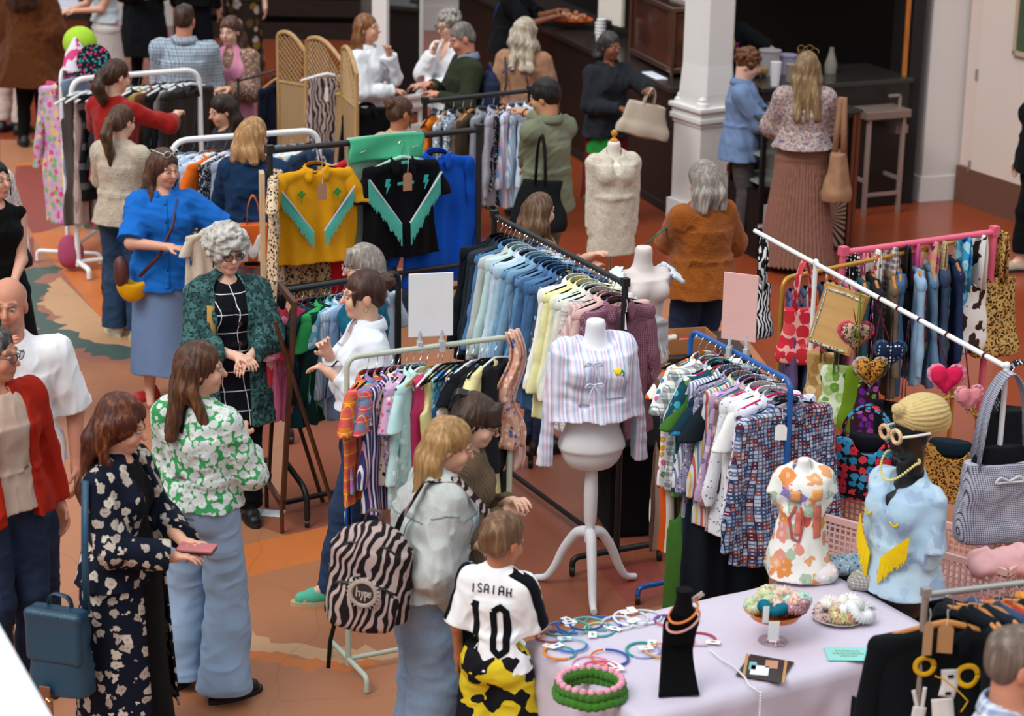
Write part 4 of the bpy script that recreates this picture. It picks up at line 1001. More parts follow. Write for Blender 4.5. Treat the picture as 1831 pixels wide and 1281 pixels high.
pillar('pillar', x0, y0, .375, .88, 4.7, 32, 'white square pillar with stepped moulding standing beside the dark bar counter')
pc = at(680, 262); pillar('pillar', pc.x+.12, pc.y+.2, .385, .35, 4.7, 35, 'white pillar standing behind the woman with long light brown hair')
# photograph and leaflet stuck on the pillar's right face
Rm = Matrix.Rotation(math.radians(32), 2)
def on_face(u, dz, out_): v = Rm@Vector((u, -.1925-out_)); return (x0+v.x, y0+v.y, dz)
def photo_mat(cols):
    t = NT('printed photograph'); n = t.noise(t.co(), 9, 2).outputs['Fac']; return t.out(t.ramp(n, [(.25+.5*i/len(cols), c) for i, c in enumerate(cols)], True), .3)
for u, zz, w_, hh, cols, lab in ((.12, .80, .10, .20, ('e8e0dc', '8a4a3a', '241a1c', '2a4a70'), 'small printed photograph of a person stuck high on the white pillar'), (.13, .55, .08, .16, ('c8302a', 'e8e0dc', '9a2a20'), 'red and white leaflet stuck low on the white pillar')):
    mb = MB(); mb.box((0, 0, 0), (w_, .004, hh)); o = mb.build('photograph' if u < .125 else 'leaflet', photo_mat(cols), smooth=False); place(o, on_face(u, zz, .003), 32); tag(o, lab, 'picture')
    m2 = MB(); m2.box((0, .001, 0), (w_+.02, .003, hh+.02)); m2.build('border', gloss('ece8e4', .4), o, smooth=False)
# white parapet of the gallery, near the lens
mb = MB(); p0 = atY(-60, 1012, 6.0); p1 = atY(112, 1320, 5.0)
d2 = (p1-p0); d2.z = 0; u = d2.normalized(); nn = Vector((u.y, -u.x, 0)); 
if nn.x > 0: nn = -nn
z_ = (p0.z+p1.z)/2
vs = [p0-u*.3, p1+u*.3, p1+u*.3+nn*.5, p0-u*.3+nn*.5]
mb.add([(v.x, v.y, v.z) for v in vs]+[(v.x, v.y, v.z-.12) for v in vs], [(0, 1, 2, 3), (7, 6, 5, 4), (0, 4, 5, 1), (1, 5, 6, 2), (2, 6, 7, 3), (3, 7, 4, 0)]); struct(mb, 'trim_5', plaster('f4f6f6', 'white paint'))

# ------------------------------------------------------------------ the bar
def boxes(name, loc, rz, label, cat, parts, group=None):
    root = empty(name, loc, rz, label, cat, group)
    for nm, mat, lst in parts:
        mb = MB()
        for c, d in lst: mb.bbox(c, d, min(.004, min(d)*.2), seg=1)
        mb.build(nm, mat, root, smooth=False)
    return root
CA = Vector((1.30, 18.75)); CB = Vector((-.62, 24.3)); dd = (CB-CA); L_ = dd.length; ca = math.degrees(math.atan2(dd.y, dd.x)); mid = (CA+CB)/2
nb_ = Vector((dd.y, -dd.x)).normalized()
boxes('bar_counter', (mid.x+nb_.x*.35, mid.y+nb_.y*.35, 0), ca, 'long black bar counter running back beside the white pillar', 'counter',
      [('body', wood('1c1310', '120c0a', 0), [((0, 0, .53), (L_, .66, 1.04))]), ('worktop', gloss('2c2522', .25), [((0, 0, 1.075), (L_+.06, .76, .05))]), ('plinth', M_DARK, [((0, .03, .04), (L_-.1, .62, .08))])])
def onbar(t, off=.3, z=1.1): p = CA+dd*t+nb_*off; return Vector((p.x, p.y, z))
# coffee machine
r_ = empty('coffee_machine', onbar(.15, .42), ca-2, 'large coppery glass coffee machine standing on the black bar counter', 'coffee machine')
mb = MB(); mb.bbox((0, 0, .30), (1.02, .50, .50), .02); mb.build('casing', gloss('6a4436', .12, .6), r_)
mb = MB(); mb.bbox((0, 0, .58), (1.08, .56, .05), .012); mb.bbox((0, 0, .06), (1.06, .54, .05), .01); 
for sx in (-.53, .53):
    for sy in (-.26, .26): mb.tube([(sx, sy, 0), (sx, sy, .6)], .016, 10)
mb.build('frame', gloss('8a6a5a', .25, .9), r_)
mb = MB(); mb.bbox((.0, .262 if False else -.262, .40), (.16, .012, .045), .004); mb.build('badge', gloss('d8d2cc', .3), r_)
mb = MB()
for k in range(5): mb.lathe([(.03, 0), (.04, .075)], 14, (-.28+k*.1, .02, .60))
mb.build('cup_row', gloss('e8ecf0', .3), r_)
o = MB(); o.bbox((0, 0, .008), (.34, .10, .012), .004); o = o.build('drip_cloth', cloth('d8e0ea')); place(o, onbar(.08, .03), ca); tag(o, 'folded pale blue cloth lying in front of the coffee machine', 'cloth')
# stacked takeaway cups, jug, tray of cakes
for t, off, n, r, lab in ((.33, .10, 6, .042, 'tall stack of white takeaway cups beside the coffee machine'), (.36, .16, 4, .05, 'short stack of white cups behind the tall stack on the bar')):
    mb = MB()
    for k in range(n): mb.lathe([(r*.72, k*.03), (r, k*.03+.10), (r*1.06, k*.03+.104), (r*1.0, k*.03+.112)], 18)
    o = mb.build('cup_stack', gloss('e8eaea', .4)); o.location = onbar(t, off); tag(o, lab, 'cups')
r_ = empty('cake_tray', onbar(.53, .2), ca+20, 'orange tray of small cakes held over the bar counter', 'tray')
mb = MB(); mb.lathe([(.18, 0), (.25, .035), (.255, .04), (.24, .04), (.175, .008)], 24, (0, 0, .05), (1.2, .8)); mb.build('dish', gloss('c85a20', .4), r_)
mb = MB(); rs = random.Random(4)
for k in range(30): mb.ball((rs.uniform(-.2, .2), rs.uniform(-.12, .12), .09+rs.uniform(0, .03)), .028, 5)
tag(mb.build('cakes', blotch('c89a7a', '8a4a30', 30), r_), kind='stuff')
boxes('till_screen', onbar(.42, .4), ca+10, 'cream backed till screen standing on the bar counter', 'screen', [('screen', gloss('e6ded2', .4), [((0, 0, .30), (.42, .04, .36))]), ('stand', M_DARK, [((0, .06, .08), (.10, .10, .16)), ((0, .05, .01), (.22, .2, .02))])])
# counter on the right of the pillar
Q0 = at(1352, 391).to_2d(); Q1 = at(1612, 366).to_2d(); qd = Q1-Q0; qa = math.degrees(math.atan2(qd.y, qd.x)); qm = (Q0+Q1)/2; qn = Vector((-qd.y, qd.x)).normalized()
boxes('back_counter', (qm.x+qn.x*.35, qm.y+qn.y*.35, 0), qa, 'plain black counter front behind the tall metal stand', 'counter', [('body', gloss('151312', .4), [((0, 0, .54), (qd.length, .7, 1.08))]), ('worktop', gloss('2c2a28', .2), [((0, 0, 1.1), (qd.length+.04, .76, .04))])])
def onq(t, off=.2, z=1.12): p = Q0+qd*t+qn*off; return Vector((p.x, p.y, z))
def pot(name, t, off, prof, mat, lab, cat, lidm=None):
    mb = MB(); mb.lathe(prof, 22); o = mb.build(name, mat); o.location = onq(t, off); tag(o, lab, cat); return o
pot('tub', .24, .5, [(.08, 0), (.09, .20), (.098, .205), (.098, .215), (.085, .215)], gloss('b8b0b4', .4), 'large pale plastic tub at the back of the bar', 'tub')
pot('tub', .36, .5, [(.07, 0), (.08, .15), (.088, .155), (.088, .165)], gloss('a8a4c0', .4), 'lilac grey tub to the right of the large pale tub', 'tub')
pot('beaker', .255, .18, [(.04, 0), (.045, .14), (.048, .145), (.04, .15)], gloss('a89888', .4), 'small brownish beaker in front of the large pale tub', 'beaker')
pot('jug', .62, .4, [(.05, 0), (.055, .08), (.035, .14), (.02, .2), (.022, .22)], gloss('8a8478', .35), 'grey pointed jug at the right end of the bar top', 'jug')
pot('cup_stack', .10, .05, [(.035, 0), (.045, .12), (.047, .2), (.04, .2)], gloss('e2e6e8', .4), 'white stack of cups beside the curly haired young man', 'cups')
mb = MB(); rs = random.Random(2)
for k in range(8): mb.ball((rs.uniform(-.08, .08), rs.uniform(-.05, .05), .04+rs.uniform(0, .03)), .035, 6)
o = mb.build('bread_heap', cloth('b08a60')); o.location = onq(.13, .45); tag(o, 'heap of pale bread rolls beside the barista', 'bread')
# bar cart with glass case, sunburst panel and large letters
K0 = at(1352, 464).to_2d(); K1 = at(1522, 446).to_2d(); kd = K1-K0; ka = math.degrees(math.atan2(kd.y, kd.x)); km = (K0+K1)/2; kn = Vector((-kd.y, kd.x)).normalized(); KL = kd.length
r_ = empty('serving_cart', (km.x+kn.x*.25, km.y+kn.y*.25, 0), ka, 'black serving cart with glass case and copper sunburst panel', 'cart')
mb = MB(); mb.box((0, 0, .27), (KL, .5, .54)); mb.box((KL*.31, 0, .8), (KL*.36, .46, .55)); mb.build('body', gloss('100f0f', .4), r_, smooth=False)
mb = MB()
for x in (-KL/2+.02, -KL*.12, KL*.12, KL/2-.02):
    for y in (-.24, .24): mb.box((x, y, .56), (.035, .035, 1.12))
for z in (.56, 1.1): mb.box((0, -.24, z), (KL, .035, .035)); mb.box((0, .24, z), (KL, .035, .035))
mb.build('frame', gloss('1c1a19', .35), r_, smooth=False)
mb = MB(); mb.box((0, 0, 1.13), (KL+.04, .54, .02)); mb.build('top', gloss('3a3634', .15), r_, smooth=False)
mb = MB(); mb.box((-KL*.30, -.235, .83), (KL*.34, .008, .5)); mb.build('glass', lensm('a8b4ac', .35), r_, smooth=False)
mb = MB(); mb.box((-KL*.30, 0, .82), (KL*.34, .4, .02)); mb.box((-KL*.30, 0, .60), (KL*.34, .4, .02)); mb.build('shelf', gloss('8a9488', .3), r_, smooth=False)
mb = MB()
for k in range(17):
    a0 = math.radians(-85+k*10.6); a1 = a0+math.radians(5.3); r0, r1 = .03, .5; cx, cz = KL*.30, .30
    def cl(a, r): x = min(max(cx-.10+math.cos(a)*r, cx-.12), cx+.12); return x
    pl = []
    for a, r in ((a0, r0), (a1, r0), (a1, r1), (a0, r1)):
        t = r; ca_, sa_ = math.cos(a), math.sin(a)
        mx = .21/max(ca_, 1e-3); mz = .26/max(abs(sa_), 1e-3); t = min(r, mx, mz); pl.append((cx-.11+ca_*t, cz+sa_*t))
    mb.prism(pl, .006, Matrix.Translation((0, -.254, 0)))
mb.build('sunburst', gloss('b89a84', .35, .3), r_, smooth=False)
mb = MB(); mb.box((KL*.445, -.256, .56), (.03, .02, 1.1)); mb.box((KL*.5-.01, -.256, .56), (.03, .02, 1.1)); mb.build('copper_trim', gloss('8a5a44', .3, .8), r_, smooth=False)
mb = MB(); X_ = -KL*.43
for c, d in (((X_, 0, .27), (.035, .01, .34)), ((X_-.01, 0, .27), (.10, .01, .03)), ((X_+.075, 0, .27), (.03, .01, .24)), ((X_+.10, 0, .375), (.07, .01, .03)), ((X_+.10, 0, .27), (.06, .01, .03)), ((X_+.10, 0, .165), (.07, .01, .03))): mb.box((c[0], -.255, c[2]), d)
mb.build('lettering', gloss('d8ccc8', .5), r_, smooth=False)
# tall metal stand
s0 = at(1555, 372)
def legs4(root, w_, d, z, r, mat):
    for sx in (-1, 1):
        for sy in (-1, 1): mb = MB(); mb.box((sx*w_, sy*d, z/2), (r, r, z)); mb.build('leg', mat, root, smooth=False)
r_ = empty('metal_stand', (s0.x, s0.y-.10, 0), qa, 'tall brownish metal stand against the black counter front', 'stand'); ms = gloss('a08c84', .4, .3); legs4(r_, .17, .14, .84, .032, ms)
mb = MB(); mb.bbox((0, 0, .87), (.44, .36, .07), .008); mb.build('top', gloss('8e7a72', .35, .4), r_, smooth=False)
mb = MB(); mb.box((0, -.14, .18), (.34, .02, .03)); mb.box((0, .14, .18), (.34, .02, .03)); mb.box((-.17, 0, .30), (.02, .28, .03)); mb.box((.17, 0, .30), (.02, .28, .03)); mb.build('brace', ms, r_, smooth=False)
mb = MB(); mb.box((.19, -.05, .72), (.12, .1, .07)); mb.box((.20, -.02, .95), (.02, .02, .12)); mb.box((.15, -.02, 1.0), (.12, .02, .02)); mb.build('bracket', ms, r_, smooth=False)
# ------------------------------------------------------------------ rails of clothes
def rnd(seq, n, seed=0): rs = random.Random(seed); return [rs.choice(seq) for _ in range(n)]
M_SAGE = gloss('bcc4b2', .4); M_BLUE = gloss('1c58a0', .3); M_PINK = gloss('dc5f7c', .4); M_GOLD = gloss('c08c36', .35, .4); M_WHT = gloss('eceeee', .35)
# 1. long black rail of denim running away from the lens
a = at(1118, 508, 1.55).to_2d(); b = at(884, 386, 1.55).to_2d(); u = (b-a).normalized()
rack('clothes_rail', a, b, 1.55, M_BLACK, 'long black clothes rail of denim shirts beside the striped blouse mannequin', square=True, r=.016, depth=.52, base='feet', baseZ=.07)
dn = lambda c, s_=0: denim(c, s_)
fl1 = floral('3a4a62', ['d8c84a', 'f0ecd8', '8aa0b8'], 26, .33)
items = [('shirt', plaid('6a3a4c', '7a4a5a', 'a88090', .009, .3, .2), 'maroon check shirt'), ('shirt', cloth('d8b4ae'), 'dusty pink shirt'), ('blouse', stripes(['d8bcb8', 'c09c98'], .012), 'pink pinstripe blouse'), ('shirt', plaid('ddd8d0', 'c8b8b0', '8a8a90', .05), 'pale checked shirt'),
         ('shirt', cloth('dcd8cc'), 'off white shirt'), ('shirt', cloth('c8dcd8'), 'pale mint shirt'), ('shirt', cloth('ece6c0'), 'cream shirt'), ('shirt', cloth('e2dfa8'), 'pale yellow shirt'), ('shirt', cloth('f0eeea'), 'white shirt'), ('shirt', fl1, 'navy shirt with yellow leaves'), ('shirt', dn('3a5e88'), 'mid blue denim shirt'),
         ('shirt', dn('47709c'), 'blue denim shirt'), ('shirt', dn('3c6088'), 'worn blue denim shirt'), ('shirt', dn('5a86ac'), 'faded blue denim shirt'), ('shirt', dn('34587e'), 'indigo denim shirt'), ('shirt', dn('7aa0bc'), 'light denim shirt'), ('shirt', dn('6a96b4'), 'washed denim shirt'), ('jacket', dn('a8c4d2'), 'bleached denim jacket'), ('shirt', dn('c2d6e2'), 'very pale denim shirt'),
         ('shirt', cloth('b4bcd8'), 'pale lilac blue shirt'), ('shirt', cloth('bcd8d4'), 'pale aqua shirt'), ('jacket', cloth('bcc0bc'), 'pale grey overshirt'), ('shirt', dn('4a7aa8'), 'bright denim shirt'), ('jacket', cloth('2a3038'), 'charcoal jacket'), ('jacket', cloth('1c2630'), 'dark navy jacket'), ('jacket', cloth('141a20'), 'near black jacket')]
near = a+u*.03
rail_fill((near.x, near.y, 1.535), (b.x, b.y, 1.535), items, 'long black denim rail', 'front', 'shirts on the long black denim rail', t0=.01, t1=.97, jit=4, rz0=180, s=1.02)
price_tag((near.x+.02, near.y-.10, 1.43), 0, 'white swing tag hanging on the maroon check shirt', 'e8e2e0', .012, .10, .06)
# 2. sage green rail in front of the denim
a = at(620, 640, 1.56).to_2d(); b = at(915, 602, 1.56).to_2d(); sage_a, sage_b = a, b
rack('clothes_rail', a, b, 1.56, M_SAGE, 'sage green clothes rail with round corners carrying the white sign', r=.013, depth=.45, corner=.06, base='feet', baseZ=.05, wheels=False)
mad1 = plaid('d87a30', 'c83a5a', 'e8c040', .07, .45, .05); mad2 = plaid('4a9ab8', 'b85a9a', 'e0a040', .08, .45, .05); mad3 = plaid('c84a5a', '3a8aa8', 'f0b040', .06, .4, .06)
pal = floral('e8d8c8', ['2a2420', '8a6a4a', 'c8503a'], 30, .4)
items = [('tee', mad1, 'orange and pink madras check shirt'), ('blouse', mad2, 'turquoise and purple madras check shirt'), ('tee', mad3, 'red and blue madras check shirt'), ('shirt', stripes(['3a3a72', '3a3a72', 'd8a8b8', '3a3a72', 'e8e4e8'], .009), 'navy and pink striped shirt'), ('blouse', pal, 'cream and dark brown print blouse'),
         ('blouse', floral('c8a0c0', ['e8e0d8', '4a8ab0', 'd85070'], 34, .35), 'lilac flower print blouse'), ('blouse', cloth('b8dcd8'), 'pale mint blouse'), ('shirt', floral('bcdcd8', ['e8f0ee', '9accc8'], 26, .4), 'mint and white patterned shirt'), ('tank', cloth('d04070'), 'bright pink vest top'), ('tank', cloth('ece4a0'), 'pale yellow vest top'), ('tank', floral('8accd0', ['f0f0e0', '3a80a8', 'e8e090'], 30), 'aqua flower vest top'),
         ('tank', floral('3a78b0', ['e0e8f0', '70c0a0'], 30), 'blue and green print vest top'), ('tank', floral('e8d8d0', ['c85a5a', '5a88b0', 'e0b040'], 40), 'small flower print vest top'), ('tank', dn('6a88a8'), 'faded denim vest top'), ('dress', cloth('16181c'), 'black strappy dress'), ('dress', cloth('1c1e22'), 'black slip dress'), ('dress', cloth('e6dca0'), 'pale yellow slip dress'), ('tank', cloth('202226'), 'black vest top')]
hm = [M_VELVET]*3+[M_VELVET, M_WHT, M_VELVET, M_VELVET, M_WHT, M_GOLD, M_WHT]
rail_fill((a.x, a.y, 1.55), (b.x, b.y, 1.55), items, 'sage green rail', 'left', 'tops on the sage green rail', t0=.10, t1=.92, jit=9, rz0=-58, s=.88, hmats=hm, drop=.005)
pts = [at(905, 602, 1.58), at(912, 612, 1.5), at(920, 650, 1.42)]
p = (a+(b-a)*.985); r_ = empty('sequin_scarf', (p.x, p.y-.01, 1.57), 20, 'peach lace scarf draped over the right end of the sage green rail', 'scarf')
mb = MB(); pk = lambda v: Vector((.03*math.sin(v*9), -.02-.015*math.sin(v*5), .02-.58*v))
mb.grid(lambda uu, v: pk(v)+Vector(((uu-.5)*(.05+.09*v), .02*math.sin(uu*9), 0)), 10, 24); o = mb.build('panel', floral('dca890', ['f0d8c8', 'c88a70', '4a6ab0'], 40, .4), r_); thicken(o, .01)
mb = MB(); mb.grid(lambda uu, v: pk(v)+Vector((.03+(uu-.5)*(.05+.05*v), .035+.02*math.sin(uu*9), -.12*v)), 10, 24); o = mb.build('panel', cloth('e0b8ac'), r_); thicken(o, .008)
# white sign on two clamps
def sign(loc, rz, w_, h_, mat, label, post=.08, t=.006):
    root = empty('sign', loc, rz, label, 'sign'); mb = MB(); mb.bbox((0, 0, post+h_/2), (w_, t, h_), .002, seg=1); mb.build('board', mat, root, smooth=False)
    for sx in (-.22, .22):
        mb = MB(); mb.lathe([(.010, 0), (.012, .02), (.007, .03), (.011, .05), (.006, .06), (.006, post+.03)], 10, (sx*w_/.8*.9, 0, 0)); mb.box((sx*w_/.8*.9, 0, -.01), (.022, .045, .05)); mb.build('clamp', gloss('c8ccd0', .3, .3), root)
    return root
p = atY(763, 612, a.y+(b.y-a.y)*.55); sg = a+(b-a)*.5
sign((sg.x, sg.y, 1.575), math.degrees(math.atan2((b-a).y, (b-a).x))-14, .205, .30, gloss('eceef0', .5), 'blank white sign standing on top of the sage green rail', .035)
# 3. blue rail
a = at(1415, 682, 1.42).to_2d(); b = at(1236, 590, 1.42).to_2d()
blue_a, blue_b = a, b
rack('clothes_rail', a, b, 1.42, M_BLUE, 'bright blue clothes rail full of patterned shirts beside the table', r=.013, depth=.5, corner=.07, base='feet', baseZ=.06)
tile = squares('202c48', ['b8c4d8', '6a2430', '9aa4b8', '6a7a9c', '46567c', 'a05c50', '8a96b4'], .0165, .14, .003)
blk = [M_VELVET, cloth('c01c58'), M_VELVET, cloth('c01c58'), cloth('0e6a74'), M_VELVET, cloth('0e6a74'), M_VELVET]
items = [('jacket', tile, 'jacket of small red and blue tiles', 1.14), ('shirt', floral('d8d8e4', ['7a4a78', 'a8a8c8', '5a3a5a'], 36, .35), 'white and plum flower shirt'), ('blouse', cloth('ecebe8'), 'white embroidered blouse'), ('shirt', floral('e4e6ea', ['8a90a8', 'd8dce4'], 60, .3), 'white and grey ditsy shirt'), ('shirt', blotch('a08088', '7a5a60', 9, .5, 'c0a0a0'), 'dusty mauve blouse'),
         ('shirt', floral('b89cc0', ['e0c8d8', '7a6aa0'], 26, .4), 'mauve flower shirt'), ('shirt', stripes(['c8ccd0', 'b85a5a', 'd8d4c0', '6a90a8', 'c8ccd0', 'd8b060'], .009), 'multicoloured striped shirt'), ('shirt', floral('8a86a0', ['4a4864', 'c8c4d4'], 70, .36), 'grey lilac ditsy print shirt'), ('shirt', stripes(['e0dce0', '7a88a8'], .008), 'blue pinstripe shirt'), ('tee', floral('1a4858', ['3aa8b8', 'e0e8e0', '6a8a3a'], 24, .42), 'dark teal tropical shirt'),
         ('tee', floral('a8b8b8', ['54708c', 'dce4dc', '7a96a8'], 16, .48), 'pale blue cloud print shirt'), ('tee', plaid('e4e8e4', '2a3648', '2a3648', .055, .4, .04), 'navy and white gingham shirt'), ('tee', floral('eef0ee', ['c83a4a', '3a80a8', 'e0a030', '4a9a5a', 'd86090'], 26, .4), 'white shirt with bright flowers'), ('dress', stripes(['8a7468', 'd85a20', 'e8e0d4', 'e8e0d4', '5a4238'], .022), 'brown orange and cream striped dress')]
rail_fill((a.x, a.y, 1.41), (b.x, b.y, 1.41), items, 'bright blue rail', 'front', 'shirts on the bright blue rail', t0=.03, t1=.95, jit=5, rz0=178, s=1.0, hmats=blk)
d = (b-a).normalized(); n_ = Vector((-d.y, d.x))
for k, (t, m_, lb) in enumerate(((.55, cloth('3f6a2a'), 'long olive green dress under the shirts at the back of the blue rail'), (.40, cloth('141c24'), 'long black dress hanging low in the middle of the blue rail'), (.47, floral('12303e', ['2a7aa8', '12303e'], 14, .4), 'long dark blue patterned dress hanging low on the blue rail'))):
    p = a+(b-a)*t*1.2; garment('dress', m_, (p.x, p.y, 1.36), math.degrees(math.atan2(d.y, d.x))-90, lb, None, k, s=1.15)
p = a+(b-a)*.52; sign((p.x, p.y, 1.435), -22, .17, .33, gloss('e2b4ac', .5), 'tall pink sign with faint lettering standing on the blue rail', .05)
mb = MB(); mb.lathe([(.012, 0), (.03, .01), (.01, .03)], 12); o = None
price_tag((a.x-.05, a.y-.12, 1.25), 0, 'white price tag hanging on the front of the tile print jacket', 'eceae6', .055, .075, .08)
# 4. black square rail at the back with the fringed shirts on show
a = at(482, 270, 1.75).to_2d(); b = at(857, 232, 1.75).to_2d(); fa, fb = a, b
rack('clothes_rail', a, b, 1.75, gloss('231f1e', .5), 'tall black square clothes rail displaying the yellow and black fringed shirts', square=True, r=.019, depth=.5, base='feet', low=.9)
fr = b-a; frz = math.degrees(math.atan2(fr.y, fr.x)); fn = Vector((fr.y, -fr.x)).normalized()
def onf(t, z, off=.0): p = fa+fr*t+fn*off; return Vector((p.x, p.y, z))
def fringe_v(root, L, T, mat, trim, z0=-.19, x0_=.03, xt=.20, drop=.20, y=-.048, seed=1):
    """western yoke: a V of hanging fringe with a pale piping"""
    for q in (1, -1):
        mb = MB(); rs = random.Random(seed); n = 44
        for i in range(n):
            t = i/n; x = q*(x0_+(xt-x0_)*t); z = z0-drop*(1-t); l = L*(.85+.3*rs.random()); w_ = (xt-x0_)/n*.95; yy = y-.012*math.cos(t*2.6)
            mb.add([(x, yy, z), (x+q*w_, yy, z+drop/n), (x+q*w_*.8, yy-.006, z-l), (x+q*w_*.2, yy-.006, z-l*.98)], [(0, 1, 2, 3)])
        o = mb.build('fringe', mat, root, smooth=False); thicken(o, .004)
        mb = MB(); mb.tube([(q*x0_, y-.006, z0-drop), (q*xt, y-.010, z0)], .005, 6); mb.build('piping', trim, root)
M_TURQ = cloth('5ac0ac', crease=.2)
g = garment('camp', cloth('dd9c18', .85, .08, .8), onf(.20, 1.73, .03), frz-6, 'yellow western shirt with turquoise fringe and green embroidery on the black rail', seed=0, s=.98, name='fringed_shirt', cat='shirt')
fringe_v(g, .10, 0, M_TURQ, cloth('c8c4dc'), -.22, .035, .235, .27)
def sprig(root, x, z, mat, s=1.0):
    mb = MB()
    for k in range(4): mb.ball((x+.014*s*math.cos(k*1.6), -.052, z+.014*s*math.sin(k*1.6)), .012*s, 5, (1, .3, 1))
    mb.box((x+.004*s, -.05, z-.035*s), (.006, .004, .05*s)); mb.build('embroidery', mat, root)
sprig(g, -.11, -.25, cloth('3a8a3a')); sprig(g, .12, -.25, cloth('3a8a3a'))
hanger('velvet', onf(.20, 1.73, .03), frz-6, 'slim black hanger holding the yellow fringed shirt', None, s=.93)
price_tag(onf(.20, 1.55, .12), frz, 'brown card tag hanging on the yellow fringed shirt', 'b0866a', .06, .10, .12)
g = garment('camp', cloth('0c0c10'), onf(.60, 1.73, .05), frz+2, 'black western shirt with turquoise fringe and lightning bolts on the black rail', seed=1, s=1.02, name='fringed_shirt', cat='shirt', sub={'sleeve': cloth('0c0c10')})
fringe_v(g, .12, 0, M_TURQ, cloth('dcd8e4'), -.19, .03, .245, .29, seed=2)
for q in (1, -1):
    mb = MB(); X_ = q*.13
    mb.prism([(X_+px_*.9, -.20+pz) for px_, pz in ((0, 0), (.03, .0), (.018, -.03), (.032, -.03), (.0, -.085), (.008, -.045), (-.008, -.045))], .006, Matrix.Translation((0, -.05, 0))); mb.build('lightning_bolt', cloth('3ab0b0'), g, smooth=False)
mb = MB(); mb.bbox((0, -.052, -.235), (.11, .006, .018), .003); mb.bbox((0, -.045, -.11), (.05, .006, .02), .003); mb.build('embroidery', cloth('4ab4a8'), g)
hanger('white', onf(.60, 1.73, .05), frz+2, 'pale mint hanger holding the black fringed shirt', None, mat=gloss('a8d4c0', .4), s=1.0)
price_tag(onf(.60, 1.56, .13), frz, 'brown card tag hanging on the black fringed shirt', 'b0866a', .06, .11, .16)
g = garment('wideshirt', cloth('1558c8'), onf(.81, 1.72, -.06), frz+4, 'plain bright blue shirt seen from behind on the black rail', seed=2, s=1.12)
hanger('velvet', onf(.81, 1.72, -.06), frz+4, 'slim black hanger holding the plain bright blue shirt', None, s=1.1)
# green cloth over the rail, its pale side hanging behind
r_ = empty('draped_cloth', onf(.535, 1.75), frz, 'mint and pale green cloth folded over the black rail', 'cloth')
mb = MB(); mb.grid(lambda uu, v: Vector(((uu-.5)*.50+.01*math.sin(v*7), -.026-.014*math.sin(uu*7+v*3)*v-.01*v, .024-.15*v+.012*math.sin(uu*3))), 30, 10); o = mb.build('front_fold', cloth('4fb88a'), r_); thicken(o, .006)
mb = MB(); mb.grid(lambda uu, v: Vector(((uu-.5)*.47, .03+.02*math.sin(uu*8)*v, .024-.75*v)), 30, 14); o = mb.build('back_fall', cloth('a6d0bc'), r_); thicken(o, .006)
mb = MB()
for X_ in (-.17, .18): mb.tube([(X_-.02, -.055, -.055), (X_+.02, -.06, -.045)], .003, 6)
mb.build('safety_pin', M_CHROME, r_)
for t, m_, lb, k, s_ in ((.03, floral('d8c0a0', ['2a201a', '2a201a', '8a6a4a'], 50, .4), 'black and beige leopard print dress behind the yellow shirt', 0, 1.05), (.26, leopard('c8ac84', '1c1612', 'b08a5a', 60), 'long leopard print dress behind the yellow fringed shirt', 1, 1.12), (.43, cloth('c41c2c'), 'red dress glimpsed between the yellow and black shirts', 2, 1.0), (.40, leopard('c8ac84', '1c1612', 'b08a5a', 60), 'leopard print dress left of the mint cloth', 2, 1.1)):
    garment('dress', m_, onf(t, 1.72, -.12 if t > .1 else -.02), frz+(8 if t > .1 else 60), lb, None, k, s=s_)
pts = onf(.0, 1.45, .10)
r_ = empty('board_panel', (at(483, 470, .85).x+.05, fa.y-.02, 0), frz+70, 'pale wooden framed panel standing against the left post of the black rail', 'panel')
mb = MB(); mb.bbox((0, 0, 1.13), (.10, .03, 1.0), .005); mb.build('panel', wood('d8bc98', 'c0a078', 2), r_)
# 5. low black rail with castors, on the left, its clothes hanging towards the lens
a = at(500, 522, 1.27).to_2d(); b = at(712, 488, 1.27).to_2d(); la, lb_ = a, b
r0 = rack('clothes_rail', a, b, 1.27, gloss('141415', .45), 'low black clothes rail on castors beside the leaning framed mirror', square=False, r=.017, depth=.55, base='arch', baseZ=.05, corner=.05, low=None)
items = [('tee', blotch('e8b0b8', 'd84050', 7, .55), 'pink and red patterned top'), ('tee', cloth('e0789a'), 'pink top'), ('blouse', cloth('d83058'), 'raspberry pink blouse'), ('shirt', cloth('1c4a58'), 'dark teal shirt'), ('shirt', cloth('1c2228'), 'black shirt'), ('tee', cloth('3aa85a'), 'bright green top'), ('shirt', cloth('1a3a34'), 'dark green shirt'), ('tee', floral('7ac0d8', ['e0f0f0', '4a90b8'], 18, .42), 'sky blue and white patterned top'),
         ('shirt', stripes(['a8c0dc', 'dce4ee'], .008), 'pale blue striped shirt'), ('shirt', cloth('8aa4c8'), 'cornflower blue shirt'), ('shirt', stripes(['88a0c4', 'b8c8dc'], .006), 'blue pinstripe shirt'), ('shirt', cloth('a4bcd8'), 'light blue shirt'), ('shirt', cloth('8098bc'), 'mid blue cotton shirt'), ('blouse', cloth('c4d0e0'), 'very pale blue blouse')]
rail_fill((a.x, a.y, 1.26), (b.x, b.y, 1.26), items, 'low black castor rail', 'left', 'tops on the low black castor rail', style='wire', t0=.03, t1=.85, jit=10, rz0=-62, s=.92)
